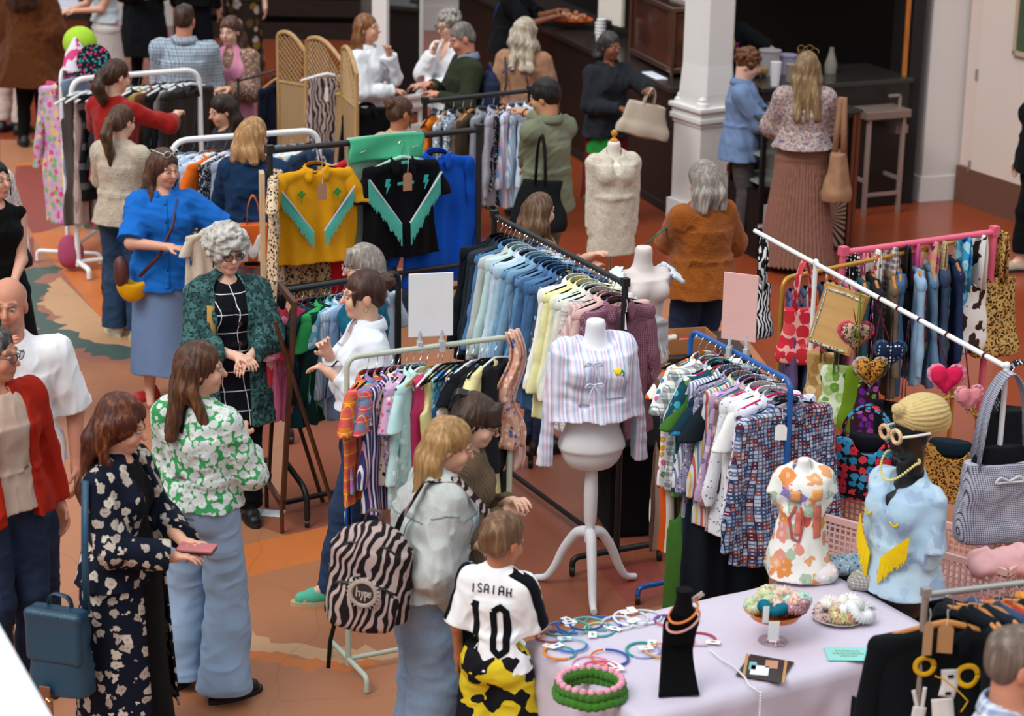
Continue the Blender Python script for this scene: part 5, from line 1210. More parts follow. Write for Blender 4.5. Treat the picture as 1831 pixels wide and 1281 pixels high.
# 6. white rail with round corners at the far left
a = at(126, 142, 1.48).to_2d(); b = at(356, 124, 1.48).to_2d(); wa, wb = a, b
rack('clothes_rail', a, b, 1.48, M_WHT, 'white round-cornered clothes rail in front of the woman in the red jumper', r=.02, depth=.5, corner=.14, base='feet', baseZ=.05, wheels=False)
items = [('trousers', cloth('5a5450'), 'grey brown trousers'), ('trousers', plaid('cfc0b8', '8a6a68', '6a4a48', .02, .35, .1), 'beige and maroon checked trousers'), ('skirt', stripes(['15161a', '15161a', '5a5658'], .05, 2), 'black skirt with pale bands'), ('trousers', cloth('9c9a96'), 'pale grey trousers'), ('shirt', cloth('2a2c30'), 'charcoal shirt'), ('shirt', cloth('3c3230'), 'dark brown shirt'), ('shirt', cloth('c8b090'), 'sand coloured shirt'),
         ('jacket', cloth('14161a'), 'black jacket'), ('shirt', cloth('a08a4a'), 'olive gold shirt'), ('jacket', cloth('5a3a2c'), 'brown jacket'), ('shirt', cloth('181a1c'), 'black shirt'), ('jacket', cloth('b0b0ac'), 'light grey jacket'), ('jacket', leather('141416', .35), 'black leather jacket'), ('jacket', leather('1c1c1e', .35), 'glossy black jacket')]
rail_fill((a.x, a.y, 1.465), (b.x, b.y, 1.465), items, 'far left white rail', 'left', 'clothes on the far left white rail', style='white', t0=.02, t1=.97, jit=6, rz0=-70, s=1.0)
# 7. second white rail behind the blonde woman
a = at(306, 252, 1.5).to_2d(); b = at(570, 232, 1.5).to_2d()
rack('clothes_rail', a, b, 1.5, M_WHT, 'white round-cornered clothes rail behind the blonde woman in navy', r=.019, depth=.5, corner=.12, base='feet', baseZ=.05, wheels=False)
items = [('shirt', stripes(['8ab0d0', 'd0e0ec'], .01), 'sky blue striped shirt'), ('shirt', cloth('aac4dc'), 'pale blue shirt'), ('shirt', floral('c8d4e4', ['2a3a5a', '8a9ab8'], 40), 'blue ditsy print shirt'), ('tee', cloth('e06a1c'), 'orange top'), ('shirt', floral('2a2c34', ['c8ccd4'], 60, .35), 'black shirt with tiny white flowers'), ('shirt', cloth('a8b0c4'), 'grey blue shirt'), ('shirt', cloth('c8ccd8'), 'pale grey shirt'), ('shirt', stripes(['dce4ee', '88a8d0'], .012), 'blue and white striped shirt'), ('shirt', cloth('e4e6ea'), 'white shirt'),
         ('shirt', cloth('b8d4e0'), 'ice blue shirt'), ('blouse', floral('e0dcd8', ['4a80b0', 'd8703a', '3a90a8'], 26, .42), 'white blouse with blue and orange print'), ('blouse', floral('d8e4ec', ['2a6aa8', 'e0a040'], 24, .42), 'pale blouse with blue print'), ('shirt', denim('28405a'), 'dark denim shirt')]
rail_fill((a.x, a.y, 1.48), (b.x, b.y, 1.48), items, 'second white rail', 'left', 'clothes on the second white rail', style='white', t0=.03, t1=.97, jit=6, rz0=-66, s=1.0)
# 8. dark rail behind, patterned tops
a = at(760, 182, 1.5).to_2d(); b = at(948, 162, 1.5).to_2d()
rack('clothes_rail', a, b, 1.5, gloss('161616', .45), 'black clothes rail facing the man in the olive shirt', r=.018, depth=.5, square=True, base='feet')
items = [('tank', cloth('d87420'), 'orange top'), ('shirt', floral('a8b4c0', ['3a4a60', 'e8ecf0'], 34, .45), 'silvery blue print shirt'), ('shirt', floral('8a98a8', ['2a3440', 'dce4ea'], 44, .45), 'grey and white print shirt'), ('shirt', cloth('7a6a58'), 'khaki brown shirt'), ('jacket', cloth('4a3c30'), 'brown jacket'), ('shirt', cloth('8a8c94'), 'grey shirt'), ('jacket', cloth('9c9ca8'), 'light grey long jacket'), ('shirt', floral('1c2434', ['c8d0dc'], 50, .35), 'navy shirt with white specks'), ('shirt', stripes(['e4e8ee', '8ab0dc', 'e0b8cc'], .012), 'blue pink and white striped shirt'), ('shirt', stripes(['dce8f4', '9ac0e0'], .010), 'pale blue striped shirt'), ('shirt', cloth('c8dcec'), 'ice blue shirt')]
rail_fill((a.x, a.y, 1.49), (b.x, b.y, 1.49), items, 'black rail behind', 'left', 'clothes on the black rail behind', style=['velvet', 'wood', 'velvet'], t0=.03, t1=1.05, jit=7, rz0=-50, s=1.0)
# 9. gold rail and pink rail with bags and straps, white pole across in front
a = at(1400, 498, 1.4).to_2d(); b = at(1725, 430, 1.4).to_2d()
rack('clothes_rail', a, b, 1.40, M_GOLD, 'mustard gold clothes rail behind the pink rail', r=.013, depth=.4, corner=.07, base='feet', wheels=False)
items = [('jacket', cloth('5a4a70'), 'purple grey jacket'), ('shirt', denim('3a4a6a'), 'dark denim shirt'), ('shirt', cloth('3a3e5a'), 'slate shirt'), ('shirt', cloth('2c2a30'), 'charcoal top'), ('shirt', cloth('b86a88'), 'rose top'), ('shirt', cloth('2a4a50'), 'teal shirt'), ('jacket', cloth('1c1e24'), 'black jacket'), ('shirt', cloth('6a5a48'), 'khaki shirt'), ('shirt', denim('38587a'), 'blue denim shirt'), ('jacket', denim('8aa8c4'), 'light denim jacket'), ('shirt', denim('5a7894'), 'mid denim shirt'), ('jacket', denim('2a3a54'), 'dark denim jacket'), ('shirt', cloth('1c2a4a'), 'navy shirt')]
rail_fill((a.x, a.y, 1.39), (b.x, b.y, 1.39), items, 'mustard gold rail', 'left', 'clothes on the mustard gold rail', style='wood', t0=.03, t1=.97, jit=6, rz0=-40, s=.95)
pa = at(1508, 452, 1.45).to_2d(); pb = at(1778, 415, 1.45).to_2d()
rack('clothes_rail', pa, pb, 1.45, M_PINK, 'flat pink square clothes rail hung with patterned bags', r=.019, depth=.4, square=True, base='feet', wheels=False)
# the white pole: a rail slanting down towards the lens
qa_ = at(1350, 413, 1.55).to_2d(); qb_ = at(1800, 657, 1.55).to_2d(); qv = qb_-qa_
r_ = empty('clothes_rail', ((qa_.x+qb_.x)/2, (qa_.y+qb_.y)/2, 0), 0, 'thin white clothes rail crossing in front of the patterned bags', 'clothes rail'); o_ = -((qa_+qb_)/2)
pw = lambda t, z, off=0: Vector((qa_.x+qv.x*t+o_.x, qa_.y+qv.y*t+o_.y, z))
mb = MB(); mb.tube([pw(0, 1.55), pw(1, 1.55)], .0125, 14); mb.build('rail', M_WHT, r_)
for t in (.28, 1.0): mb = MB(); mb.tube([pw(t, 1.555), pw(t, .03)], .0125, 14); mb.ball(pw(t, 1.56), .017, 8); mb.box(pw(t, .015), (.30, .06, .03), 35); mb.build('post', M_WHT, r_)
mb = MB()
for t in (.55, .62, .70, .80, .93): c = pw(t, 1.55); dq = Vector((qv.x, qv.y, 0)).normalized(); mb.tube([c-dq*.008, c+dq*.008], .0145, 12)
mb.build('ribbon_tie', cloth('5a1c2c'), r_)
# 10. chrome rail of t-shirts at the lower right
a = at(1655, 1064, 1.42).to_2d(); b = a+Vector((.92, .30))
ca_, cb_ = a, b
rack('clothes_rail', a, b, 1.42, gloss('a8a8a4', .3, .7), 'chrome clothes rail of dark t-shirts in the near right corner', r=.0125, depth=.4, square=True, base='feet')
cd_ = (b-a).normalized(); crz = math.degrees(math.atan2(cd_.y, cd_.x))
tops = [('tee', cloth('10161c'), 'black t-shirt'), ('tee', cloth('141c22'), 'black cotton t-shirt'), ('tee', cloth('182430'), 'dark navy t-shirt'), ('tee', cloth('3a4a6a'), 'slate blue t-shirt'), ('tee', cloth('b03a2a'), 'brick red t-shirt'), ('tee', cloth('20242a'), 'charcoal t-shirt'), ('tee', cloth('18202a'), 'ink blue t-shirt'), ('tee', cloth('d88a28'), 'orange t-shirt'), ('tee', cloth('14161a'), 'jet black t-shirt')]
rail_fill((a.x+cd_.x*.14, a.y+cd_.y*.14, 1.41), (a.x+cd_.x*.62, a.y+cd_.y*.62, 1.41), tops, 'chrome rail', 'left', 't-shirts on the chrome rail', style='wood', t0=.08, t1=1, jit=5, rz0=14, s=.98)
# ------------------------------------------------------------------ the crowd
from mathutils.bvhtree import BVHTree
def stand(label, head=None, foot=None, h=1.65, **k):
    if head: L = at(head[0], head[1], h)
    else: L = at(foot[0], foot[1], 0)
    return Person(label, (L.x, L.y, 0), h=h, **k)
def stroke_decal(name, strokes, O, right, up, out, targets, mat, parent, off=.0025, th=.002):
    """lettering and trim laid on a curved surface"""
    bv = [BVHTree.FromPolygons([v.co for v in t.data.vertices], [p.vertices for p in t.data.polygons]) for t in targets]
    right, up, out = Vector(right).normalized(), Vector(up).normalized(), Vector(out).normalized(); O = Vector(O); mb = MB()
    def drop(u, v):
        o = O+right*u+up*v+out*.4; best = None
        for b in bv:
            h_, n_, i_, d_ = b.ray_cast(o, -out, .7)
            if h_ is not None and (best is None or d_ < best[1]): best = (h_, d_)
        return (best[0] if best else O+right*u+up*v)+out*off
    for pts, w_ in strokes:
        P = []
        for a, b in zip(pts, pts[1:]):
            a, b = Vector(a), Vector(b); k = max(1, int((b-a).length/.008)); P += [a+(b-a)*j/k for j in range(k)]
        P.append(Vector(pts[-1])); n = len(P); vs = []; nc = 3
        for i, p in enumerate(P):
            t = (P[min(n-1, i+1)]-P[max(0, i-1)]).normalized(); nr = Vector((-t.y, t.x))
            for c in range(nc+1): q = p+nr*w_*(c/nc-.5); vs.append(drop(q.x, q.y))
        mb.add(vs, [(i*(nc+1)+c, i*(nc+1)+c+1, (i+1)*(nc+1)+c+1, (i+1)*(nc+1)+c) for i in range(n-1) for c in range(nc)])
    o = mb.build(name, mat, parent, auto=0); thicken(o, th, 0); return o
GLY = {'I': [[(.5, 0), (.5, 1)]], 'S': [[(.9, .9), (.5, 1), (.15, .85), (.2, .6), (.8, .42), (.88, .15), (.5, 0), (.1, .1)]], 'A': [[(.08, 0), (.12, .85), (.5, 1), (.88, .85), (.92, 0)], [(.1, .42), (.9, .42)]], 'H': [[(.1, 0), (.1, 1)], [(.9, 0), (.9, 1)], [(.1, .5), (.9, .5)]]}
def leather_strap(name, pts, w_, mat, parent=None, label=None, cat=None, th=.004, group=None, side=(0, 1, 0)):
    mb = MB(); P = [Vector(p) for p in pts]; n = len(P); vs = []
    for i, p in enumerate(P):
        t = (P[min(n-1, i+1)]-P[max(0, i-1)]).normalized(); s_ = Vector(side); s_ = (s_-t*s_.dot(t)).normalized(); vs += [p-s_*w_/2, p+s_*w_/2]
    mb.add(vs, [(2*i, 2*i+1, 2*i+3, 2*i+2) for i in range(n-1)]); o = mb.build(name, mat, parent, auto=0); thicken(o, th, 0)
    if label: tag(o, label, cat, group)
    return o
def sack(name, loc, rz, size, mat, label, cat='bag', handle=None, hh=.25, bulge=.02, res=.007, seed=1, tilt=0, hmat=None, hw=.02, pinch=.35, holdw=.5, rx=0):
    """soft bag hanging from its handles; loc is the top of the handle"""
    w_, d_, h_ = size; root = empty(name, loc, rz, label, cat); root.rotation_euler[1] = math.radians(tilt); root.rotation_euler[0] = math.radians(rx)
    F = Field((-w_*.75, -d_-.06, -hh-h_-.06), (w_*.75, d_+.06, .02-hh+.05), res)
    F.ecyl((0, 0, -hh), (0, 0, -hh-h_), w_/2*(1-pinch*.5), d_/2*(1-pinch), w_/2*1.04, d_/2*1.15, .03, e=3.0); F.ell((0, 0, -hh-h_+.04), (w_/2*1.02, d_/2*1.2, .07), .04)
    F.wave(.006, 24, seed); V, Q = F.mesh(); fast_obj('bag_body', V, Q, mat, root)
    for q in (1, -1):
        pts = arc([(-w_*.28*holdw*2, q*d_*.2, -hh-.03), (-w_*.2*holdw*2, q*.02, -hh*.35), (0, q*.012, 0), (w_*.2*holdw*2, q*.02, -hh*.35), (w_*.28*holdw*2, q*d_*.2, -hh-.03)], hh*.4, 6)
        leather_strap('handle', pts, hw, hmat or mat, root)
    return root
def rucksack(name, root_p, pos, rz, size, mat, label, strapm, extra=None):
    w_, d_, h_ = size; r_ = empty(name, pos, rz, label, 'backpack'); F = Field((-w_*.7, -d_-.05, -.06), (w_*.7, d_+.06, h_+.08), .007)
    F.ecyl((0, 0, .03), (0, .0, h_*.75), w_/2*.98, d_/2, w_/2*.96, d_/2*.9, .03, e=3); F.ell((0, 0, h_*.72), (w_/2*.94, d_/2*.92, h_*.28), .03); F.ell((0, 0, .06), (w_/2*.97, d_/2, .07), .03)
    F.wave(.004, 22, 3); V, Q = F.mesh(); fast_obj('main_body', V, Q, mat, r_)
    F = Field((-w_*.6, -.02, -.02), (w_*.6, d_+.08, h_*.65), .007); F.ell((0, d_*.50, h_*.27), (w_*.42, d_*.30, h_*.27), .01); F.box((0, d_*.46, h_*.22), (w_*.40, d_*.22, h_*.19), .03, rd=.03); F.wave(.003, 26, 5); V, Q = F.mesh(); fast_obj('front_pocket', V, Q, mat, r_)
    mb = MB(); mb.tube(arc([(-w_*.40, d_*.45, h_*.26), (-w_*.36, d_*.66, h_*.49), (w_*.36, d_*.66, h_*.49), (w_*.40, d_*.45, h_*.26)], .06, 6), .006, 6); mb.tube(arc([(-w_*.46, d_*.2, h_*.55), (-w_*.3, d_*.36, h_*.84), (w_*.3, d_*.36, h_*.84), (w_*.46, d_*.2, h_*.55)], .06, 6), .005, 6); mb.build('zip', gloss('161416', .5), r_)
    leather_strap('grab_handle', arc([(-.04, 0, h_-.01), (-.03, 0, h_+.05), (.03, 0, h_+.05), (.04, 0, h_-.01)], .02, 4), .025, strapm, r_)
    return r_
HB, HDB, HBL, HGR, HGW, HBK, HAU, HSB = hair_mat('3a2416', '6a4426'), hair_mat('24140e', '4a2a1a'), hair_mat('b08450', 'e0bc84'), hair_mat('8a857e', 'c8c4bc'), hair_mat('b8b4ac', 'e8e4dc'), hair_mat('120e0d', '2c2422'), hair_mat('4a2012', 'a05a28'), hair_mat('8a8078', 'd0c8bc')
DEN = denim('1c2c48'); BLKSHOE = leather('141415'); WHSHOE = gloss('dcd8d0', .5)

# --- foreground, left
p = stand('woman in a green and white flowered blouse and pale blue trousers, seen from behind', (352, 613), h=1.68, face=158, yaw=-58, pitch=.10*57, res=.0055, hands=((.06, -.24, 1.16), (-.09, -.24, 1.19)), elb=((.6, .5, -.9), (-.6, .5, -.8)), feet=((.14, -.02, 0), (-.13, .05, 0)), build=1.05, k=1.0)
p.body(); p.hair('long', hair_mat('4a2c1c', '8a5a38'), .26, seed=3, vol=.004); p.trousers(cloth('98b2cf', .9, .06, .8), hem=.06, fat=.022, flare=.062, knee=.022, top=1.03, seed=6, wave=.006)
tp = p.top(floral('3f9e5c', ['dcdfdc', 'd2d8d6', 'c8cecc', 'd8dcda'], 30, .61, .8, .40, .6), .80, hem=.94, fat=.030, arm=.022, cuffw=.075, puff=.012, wave=.008, seed=7); p.shoes(BLKSHOE, dirs=(10, -30))
tr_ = [c_ for c_ in p.root.children if c_.name.startswith('trousers')][0]; stroke_decal('pocket', [([(-.02, .0), (.07, .004)], .008)], p.pel+V3(.03, 0, -.02), (-1, 0, 0), (0, 0, 1), (0, 1, 0), [tr_], cloth('5f7a9c', crease=.1), p.root); mb = MB(); mb.tube([Vector(p.H((.080, .0+.004*math.cos(t), -.055)))+Vector((0, .016*math.cos(t), .020*math.sin(t))) for t in np.linspace(0, 6.283, 18, endpoint=False)], .0045, 8, closed=True); mb.build('hoop_earring', gloss('e8b81c', .3), p.root)
leather_strap('neck_tie', [p.nb+V3(.0, .085, .03), p.nb+V3(.01, .105, -.06), p.nb+V3(.015, .115, -.11)], .012, cloth('12141a'), p.root, side=(1, 0, 0))
p = stand('woman in a navy coat with cream flowers over a long black dress, holding a phone', (208, 714), h=1.62, face=72, yaw=10, pitch=16, res=.0055, hands=((.02, -.30, 1.06), (-.10, -.28, 1.04)), elb=((.8, .5, -.7), (-.8, .6, -.7)), build=1.15, hdir=(((-.3, -1, .15)), ((.25, -1, .15))), curl=.55)
p.body(); p.hair('longwavy', HAU, .36, seed=5, vol=.020); BLK = cloth('0b0c0f'); p.top(BLK, 0, hem=.9, fat=.014, name='dress_bodice'); p.skirt(BLK, hem=.10, flare=.04, fat=.02, name='dress_skirt', wave=.008)
coatm = floral('0d1424', ['b8aea0', 'cac0b4', 'a89c90'], 19, .40, 1.0, .65, .5, .05); tp = p.top(coatm, 1.0, hem=.88, fat=.034, arm=.026, cuffw=.07, open_=.07, name='coat', wave=.007, seed=8, neck='v')
S = p.S; mb = MB()
mb.grid(lambda uu, v: Vector(((.195+.035*v)*math.cos(-math.pi/2+.55+uu*(2*math.pi-1.1))*(1+.03*math.sin(uu*40)*v), (.165+.05*v)*math.sin(-math.pi/2+.55+uu*(2*math.pi-1.1)), (.93-.72*v)*S)), 60, 20); o = mb.build('coat_skirt', coatm, p.root, auto=0); thicken(o, .012)
mb = MB(); mb.bbox((-.035*1, -.385*S, 1.075*S), (.085, .155, .012), .004, rz=8); phone_l = mb
o = mb.build('phone', gloss('b86a6c', .35)); o.location = p.root.location; o.rotation_euler = p.root.rotation_euler; tag(o, 'pink cased phone held by the woman in the navy flowered coat', 'phone')
m2 = MB(); m2.bbox((-.035, -.385*S, 1.075*S-.010), (.083, .153, .010), .004, rz=8); m2.build('case_edge', gloss('101012', .3), o)
leather_strap('belt_tail', [p.pel+V3(.21, -.02, .06), p.pel+V3(.235, -.03, -.15), p.pel+V3(.225, 0, -.38)], .03, cloth('0a0a0c'), p.root, side=(0, 1, 0)); p.shoes(BLKSHOE, dirs=(0, 0))
# her teal leather backpack, hanging low off the shoulder
L = atY(107, 1160, p.root.location.y-.26); r_ = empty('backpack', (L.x, L.y, L.z), -18, 'teal leather backpack hanging low beside the navy flowered coat', 'backpack')
F = Field((-.2, -.14, -.28), (.2, .14, .26), .006); F.ecyl((0, 0, -.19), (0, 0, .16), .135, .065, .125, .045, .03, e=4); F.wave(.004, 20, 4); V, Q = F.mesh(); TEAL = leather('174258', .3); fast_obj('main_body', V, Q, TEAL, r_)
F = Field((-.2, -.14, -.1), (.2, .14, .26), .006); F.box((0, -.045, .07), (.128, .022, .115), .02, rd=.02); F.box((0, -.01, .165), (.128, .05, .018), .02, rd=.015); V, Q = F.mesh(); fast_obj('flap', V, Q, TEAL, r_)
mb = MB(); mb.bbox((-.03, -.085, -.17), (.05, .012, .06), .005); mb.bbox((-.01, -.088, -.235), (.03, .01, .09), .004); mb.build('leather_tab', leather('7a4a34'), r_); mb = MB(); mb.tube([(-.02, -.095, -.19), (.0, -.1, -.20), (.012, -.095, -.185)], .003, 6); mb.build('buckle', gloss('c8a860', .25, 1), r_)
leather_strap('grab_handle', arc([(-.06, .03, .17), (-.05, .03, .235), (.04, .03, .225), (.05, .03, .165)], .03, 5), .028, TEAL, r_)
sh = p.root.location; a_ = Vector((L.x+.12, L.y, L.z+.16)); top_ = atY(152, 860, L.y+.03); leather_strap('shoulder_strap', [r_.matrix_basis.inverted()@q for q in (a_, (a_+top_)/2+Vector((0, -.03, 0)), top_)], .030, leather('1c4a66', .4), r_, side=(1, .2, 0))
p = stand('man in a red fleece jacket over a beige jumper at the left edge', (-16, 586), h=1.75, face=48, yaw=25, pitch=6, sex='m', skin='ruddy', res=.006, build=1.08)
p.body(); p.hair('short', hair_mat('3a3634', '8a8684'), .1); p.trousers(DEN, fat=.022, top=1.0); p.top(cloth('c4a898', .95, .1, .4), .0, hem=.90, fat=.024, name='jumper', collar=True); p.top(cloth('a42414', .95, .1, .5), 1.0, hem=.86, fat=.040, arm=.024, open_=.085, name='jacket', neck='v', wave=.007, collar=True); p.shoes(BLKSHOE); p.glasses(gloss('303030', .3))
p = stand('bald man with a short beard in a white t-shirt at the left edge', (14, 499), h=1.80, face=8, yaw=-6, pitch=4, sex='m', skin='ruddy', res=.0055, build=1.06, hands=((.26, -.05, .85), (-.05, -.30, 1.42)))
p.stubble = .35; p.body(); p.hair('bald', hair_mat('9a8a80', 'b8aaa0'), .1, name='cropped_hair'); p.trousers(DEN, fat=.02); p.top(cloth('eeeff1'), .5, hem=.86, fat=.026, arm=.03); p.shoes(BLKSHOE)
L = p.H((-.03, -.17, -.06)); o = MB(); o.lathe([(.018, 0), (.02, .06), (.03, .08), (.03, .11)], 16); o = o.build('camera_lens', M_BLACK); Lw = p.root.matrix_basis@Vector(L); o.location = (Lw.x, Lw.y, Lw.z-.05); tag(o, 'small black object held up to the mouth of the bald man', 'object')
p = stand('woman in a sleeveless black top at the far left edge, her arm bent', (-12, 288), h=1.66, face=35, yaw=20, res=.007, hands=((-.02, -.28, 1.02), (-.12, -.25, 1.0)), skin='light')
p.body(); p.hair('bun', HBK); p.top(BLK, 0, hem=.9, fat=.012, name='vest'); p.skirt(BLK, hem=.3, flare=.08, fat=.02); p.shoes(BLKSHOE)
p = stand('person in a white lace patterned jacket behind the woman in sleeveless black', (-42, 232), h=1.66, face=30, res=.009); p.body(); p.hair('long', HB); p.top(floral('d8d0c8', ['b8aca0', 'e8e4e0'], 30, .4), 1.0, hem=.8, fat=.04, arm=.03); p.trousers(BLK); p.shoes(BLKSHOE)
L = at(28, 440, 1.0); sack('bag', (L.x-.02, L.y-.1, 1.18), 30, (.26, .10, .17), leather('141414'), 'small black bag carried at the hip by the woman at the far left edge', hh=.12, hw=.02)
# --- woman in blue, woman with curly hair
p = stand('woman in a bright blue shirt and grey blue skirt with sunglasses on her head', (290, 268), h=1.63, face=12, yaw=30, pitch=10, res=.006, build=1.12, hands=((.24, -.20, 1.10), (.0, -.27, 1.13)), elb=((1, .2, -.6), (-1, -.05, -.5)), feet=((.14, .05, 0), (-.13, .02, 0)), skin='light', curl=.35)
p.body(); p.hair('long', hair_mat('4a3022', '8a6048'), .24, seed=8, vol=.006); p.skirt(cloth('6f88ae', .85, .06, .6), hem=.22, flare=.05, fat=.02, wave=.010, hipx=.012); BLU = cloth('1a68c0', .85, .08, .8); p.top(BLU, .50, hem=.80, fat=.036, arm=.030, flare=.014, wave=.008, neck='crew', collar=True, seed=9); p.shoes(gloss('b82024', .5), gloss('e0c8c0', .5), dirs=(10, -60))
tq = [c_ for c_ in p.root.children if c_.name.startswith('top')][-1]; stroke_decal('placket', [([(0, .13), (0, -.42)], .028)], V3(0, p.chest[1], p.chest[2]), (1, 0, 0), (0, 0, 1), (0, -1, 0), [tq], BLU, p.root, th=.004); stroke_decal('button', [([(0, z), (0, z-.010)], .010) for z in (.10, .0, -.10, -.20, -.30)], V3(0, p.chest[1], p.chest[2]), (1, 0, 0), (0, 0, 1), (0, -1, 0), [tq], cloth('0e3a78'), p.root, off=.007, th=.004); o = p.glasses(gloss('e8e8e8', .3)); o.name = 'sunglasses'; o.location = Vector(p.hR@V3(0, .045, .112)*p.S)+Vector((0, 0, 0))
leather_strap('crossbody_strap', [p.nb+V3(.08, -.09, -.03), p.chest+V3(.04, -.20, -.02), p.waist+V3(-.05, -.215, -.02), p.pel+V3(-.17, -.15, -.02)], .022, leather('5a2c24'), p.root, side=(0, 0, 1))
L = at(240, 520, .78); M_Y = cloth('e0a412'); r_ = empty('shoulder_bag', (p.root.location.x-.20, p.root.location.y-.16, .86), 20, 'yellow and brown crescent bag at the hip of the woman in blue', 'bag')
F = Field((-.2, -.12, -.2), (.2, .12, .12), .007); F.ell((.02, 0, -.05), (.10, .06, .11), .02); F.ell((.02, 0, .03), (.10, .12, .065), .02, 's'); F.wave(.005, 24, 3); V, Q = F.mesh(); fast_obj('bag_body', V, Q, M_Y, r_); F = Field((-.2, -.14, -.2), (.2, .12, .16), .007); F.ell((-.05, -.01, .04), (.05, .05, .10), .02); F.wave(.004, 30, 3); V, Q = F.mesh(); fast_obj('brown_panel', V, Q, leather('5a2e2c'), r_)
L = atY(374, 470, p.root.location.y-.25); o = garment('tee', cloth('cfc0ae'), (L.x, L.y, L.z+.26), 25, 'cream garment held up by the woman in the bright blue shirt', None, 1, name='cream_garment', cat='garment', s=.62)
p = stand('woman with curly grey hair and glasses in a teal patterned cardigan', (403, 415), h=1.63, face=20, yaw=10, pitch=5, res=.0055, build=1.14, skin='fair', hands=((.05, -.30, 1.06), (-.03, -.31, 1.08)), elb=((.9, .4, -.6), (-.9, .4, -.6)), curl=.8)
p.body(); p.hair('curly', HGW, vol=.022, seed=4); p.glasses(gloss('1c1412', .3), .0235); p.trousers(cloth('0e1014'), fat=.02, flare=.02)
p.top(plaid('0e1018', '0e1018', 'e4e6ea', .105, .0, .05, .02), 0, hem=.62, fat=.026, name='checked_dress', neck='crew', flare=.02); cg = blotch('2a4648', '426864', 34, .5, '16282e'); p.top(cg, .96, hem=.62, fat=.042, arm=.034, open_=.085, name='cardigan', neck='scoop', wave=.009, flare=.03, seed=11, cuffw=.05); p.shoes(BLKSHOE)
leather_strap('tote_strap', [p.sh[1]+V3(.02, .13, -.05), p.sh[1]+V3(.03, .02, .085), p.sh[1]+V3(.04, -.13, -.04), p.sh[1]+V3(.02, -.19, -.3)], .045, cloth('b8904e'), p.root, side=(1, 0, 0))
for q in (1, -1): mb = MB(); mb.tube([p.H((q*.08, .0, -.045)), p.H((q*.08, .0, -.075))], .004, 6); mb.build('earring', gloss('201812', .4), p.root)
mb = MB()
for z in (-.05, -.16, -.27): mb.lathe([(.012, 0), (.012, .005), (.001, .006)], 12, p.chest+V3(.03, -.165, z), M=Matrix.Rotation(math.pi/2, 3, 'X'))
mb.build('button', gloss('4a2a1c', .4), p.root)
# --- middle
p = stand('grey haired woman in glasses and a teal top behind the woman with the bun', (652, 440), h=1.60, face=-78, pitch=10, res=.007, skin='fair')
p.body(); p.hair('bob', HSB, .12, vol=.005, fringe=True); p.glasses(gloss('c8a8a0', .3)); p.top(cloth('0c5a74'), .95, hem=.85, fat=.03); p.trousers(DEN, fat=.02); p.shoes(BLKSHOE)
p = stand('smiling woman with dark hair in a messy bun wearing a white shirt and jeans', (652, 486), h=1.70, face=-72, yaw=-6, pitch=6, res=.0055, skin='fair', hands=((.06, -.17, 1.20), (-.05, -.17, 1.27)), elb=((.6, .5, -1), (-.6, .5, -1)), feet=((.06, -.20, 0), (-.09, .06, 0)), curl=1.3, hdir=((-.3, -.7, .5), (.2, -.4, .9)))
p.body(); p.hair('bun', hair_mat('3c241a', '6e4430'), seed=2); p.trousers(denim('1c3454'), fat=.018, flare=.025, top=1.06, knee=.01); p.top(cloth('dfe6ee', .8, .04, .7), .97, hem=1.0, fat=.028, arm=.022, cuffw=.04, neck='v', collar=True, wave=.008, seed=12); p.shoes(cloth('5ab89c'), gloss('c8b088', .6), dirs=(-5, 0))
leather_strap('lanyard', [p.nb+V3(.05, -.02, .02), p.nb+V3(.05, -.11, -.10), p.chest+V3(.01, -.19, -.06), p.chest+V3(.0, -.20, -.20)], .010, cloth('101218'), p.root, side=(1, 0, 0))
mb = MB(); mb.tube([Vector(p.H((.078, .0, -.052)))+Vector((0, .012*math.cos(t), .016*math.sin(t))) for t in np.linspace(0, 6.283, 14, endpoint=False)], .0018, 6, closed=True); mb.build('hoop_earring', gloss('c8a860', .3, .8), p.root)
p = stand('blonde woman in a pale denim jacket and jeans with a zebra backpack', (752, 747), h=1.60, lean=11, face=104, yaw=-10, pitch=20, res=.0055, build=1.28, skin='light', hands=((.12, -.25, 1.05), (-.16, -.12, .86)), elb=((.8, .5, -.5), (-.6, .7, -.4)), curl=.7)
p.body(); p.hair('long', hair_mat('a07a4a', 'd8b484'), .33, seed=6, vol=.004); p.trousers(denim('7f96b0'), fat=.03, flare=.04, knee=.03, hem=.04); dj = denim('b6bab6'); tp = p.top(dj, 1.0, hem=.93, fat=.046, arm=.036, cuffw=.045, collar=True, wave=.010, seed=13, puff=.01); p.shoes(BLKSHOE)
SM = cloth('7c8c92', crease=.1); yk = [([(-.20, .02), (-.08, .012), (.08, .012), (.20, .02)], .005), ([(-.10, .01), (-.06, -.30)], .004), ([(.10, .01), (.06, -.30)], .004), ([(-.17, -.315), (.17, -.315)], .005)]
for o_, r1_ in (((0, 1, 0), (-1, 0, 0)), ((0, -1, 0), (1, 0, 0)), ((-1, 0, 0), (0, -1, 0))): stroke_decal('seam', yk if o_[1] else [([(-.06, .05), (0, .065), (.06, .05)], .005)], V3(0, p.chest[1], p.chest[2]), r1_, (0, 0, 1), o_, [tp], SM, p.root)
stroke_decal('chest_pocket', [([(-.05, 0), (.05, 0)], .09)], p.chest+V3(-.10, -.02, -.03), (1, 0, 0), (0, 0, 1), (0, -1, 0), [tp], denim('b4c6cc'), p.root, off=.004, th=.004)
jk = p; zb = zebra('b09c96', '1e161a', 9.5, (1, 1, .6), 8, .44, (0, 20, 0)); f_ = math.radians(100); bk = Vector((math.sin(f_), -math.cos(f_), 0))*-1; sd_ = Vector((math.cos(f_), math.sin(f_), 0))
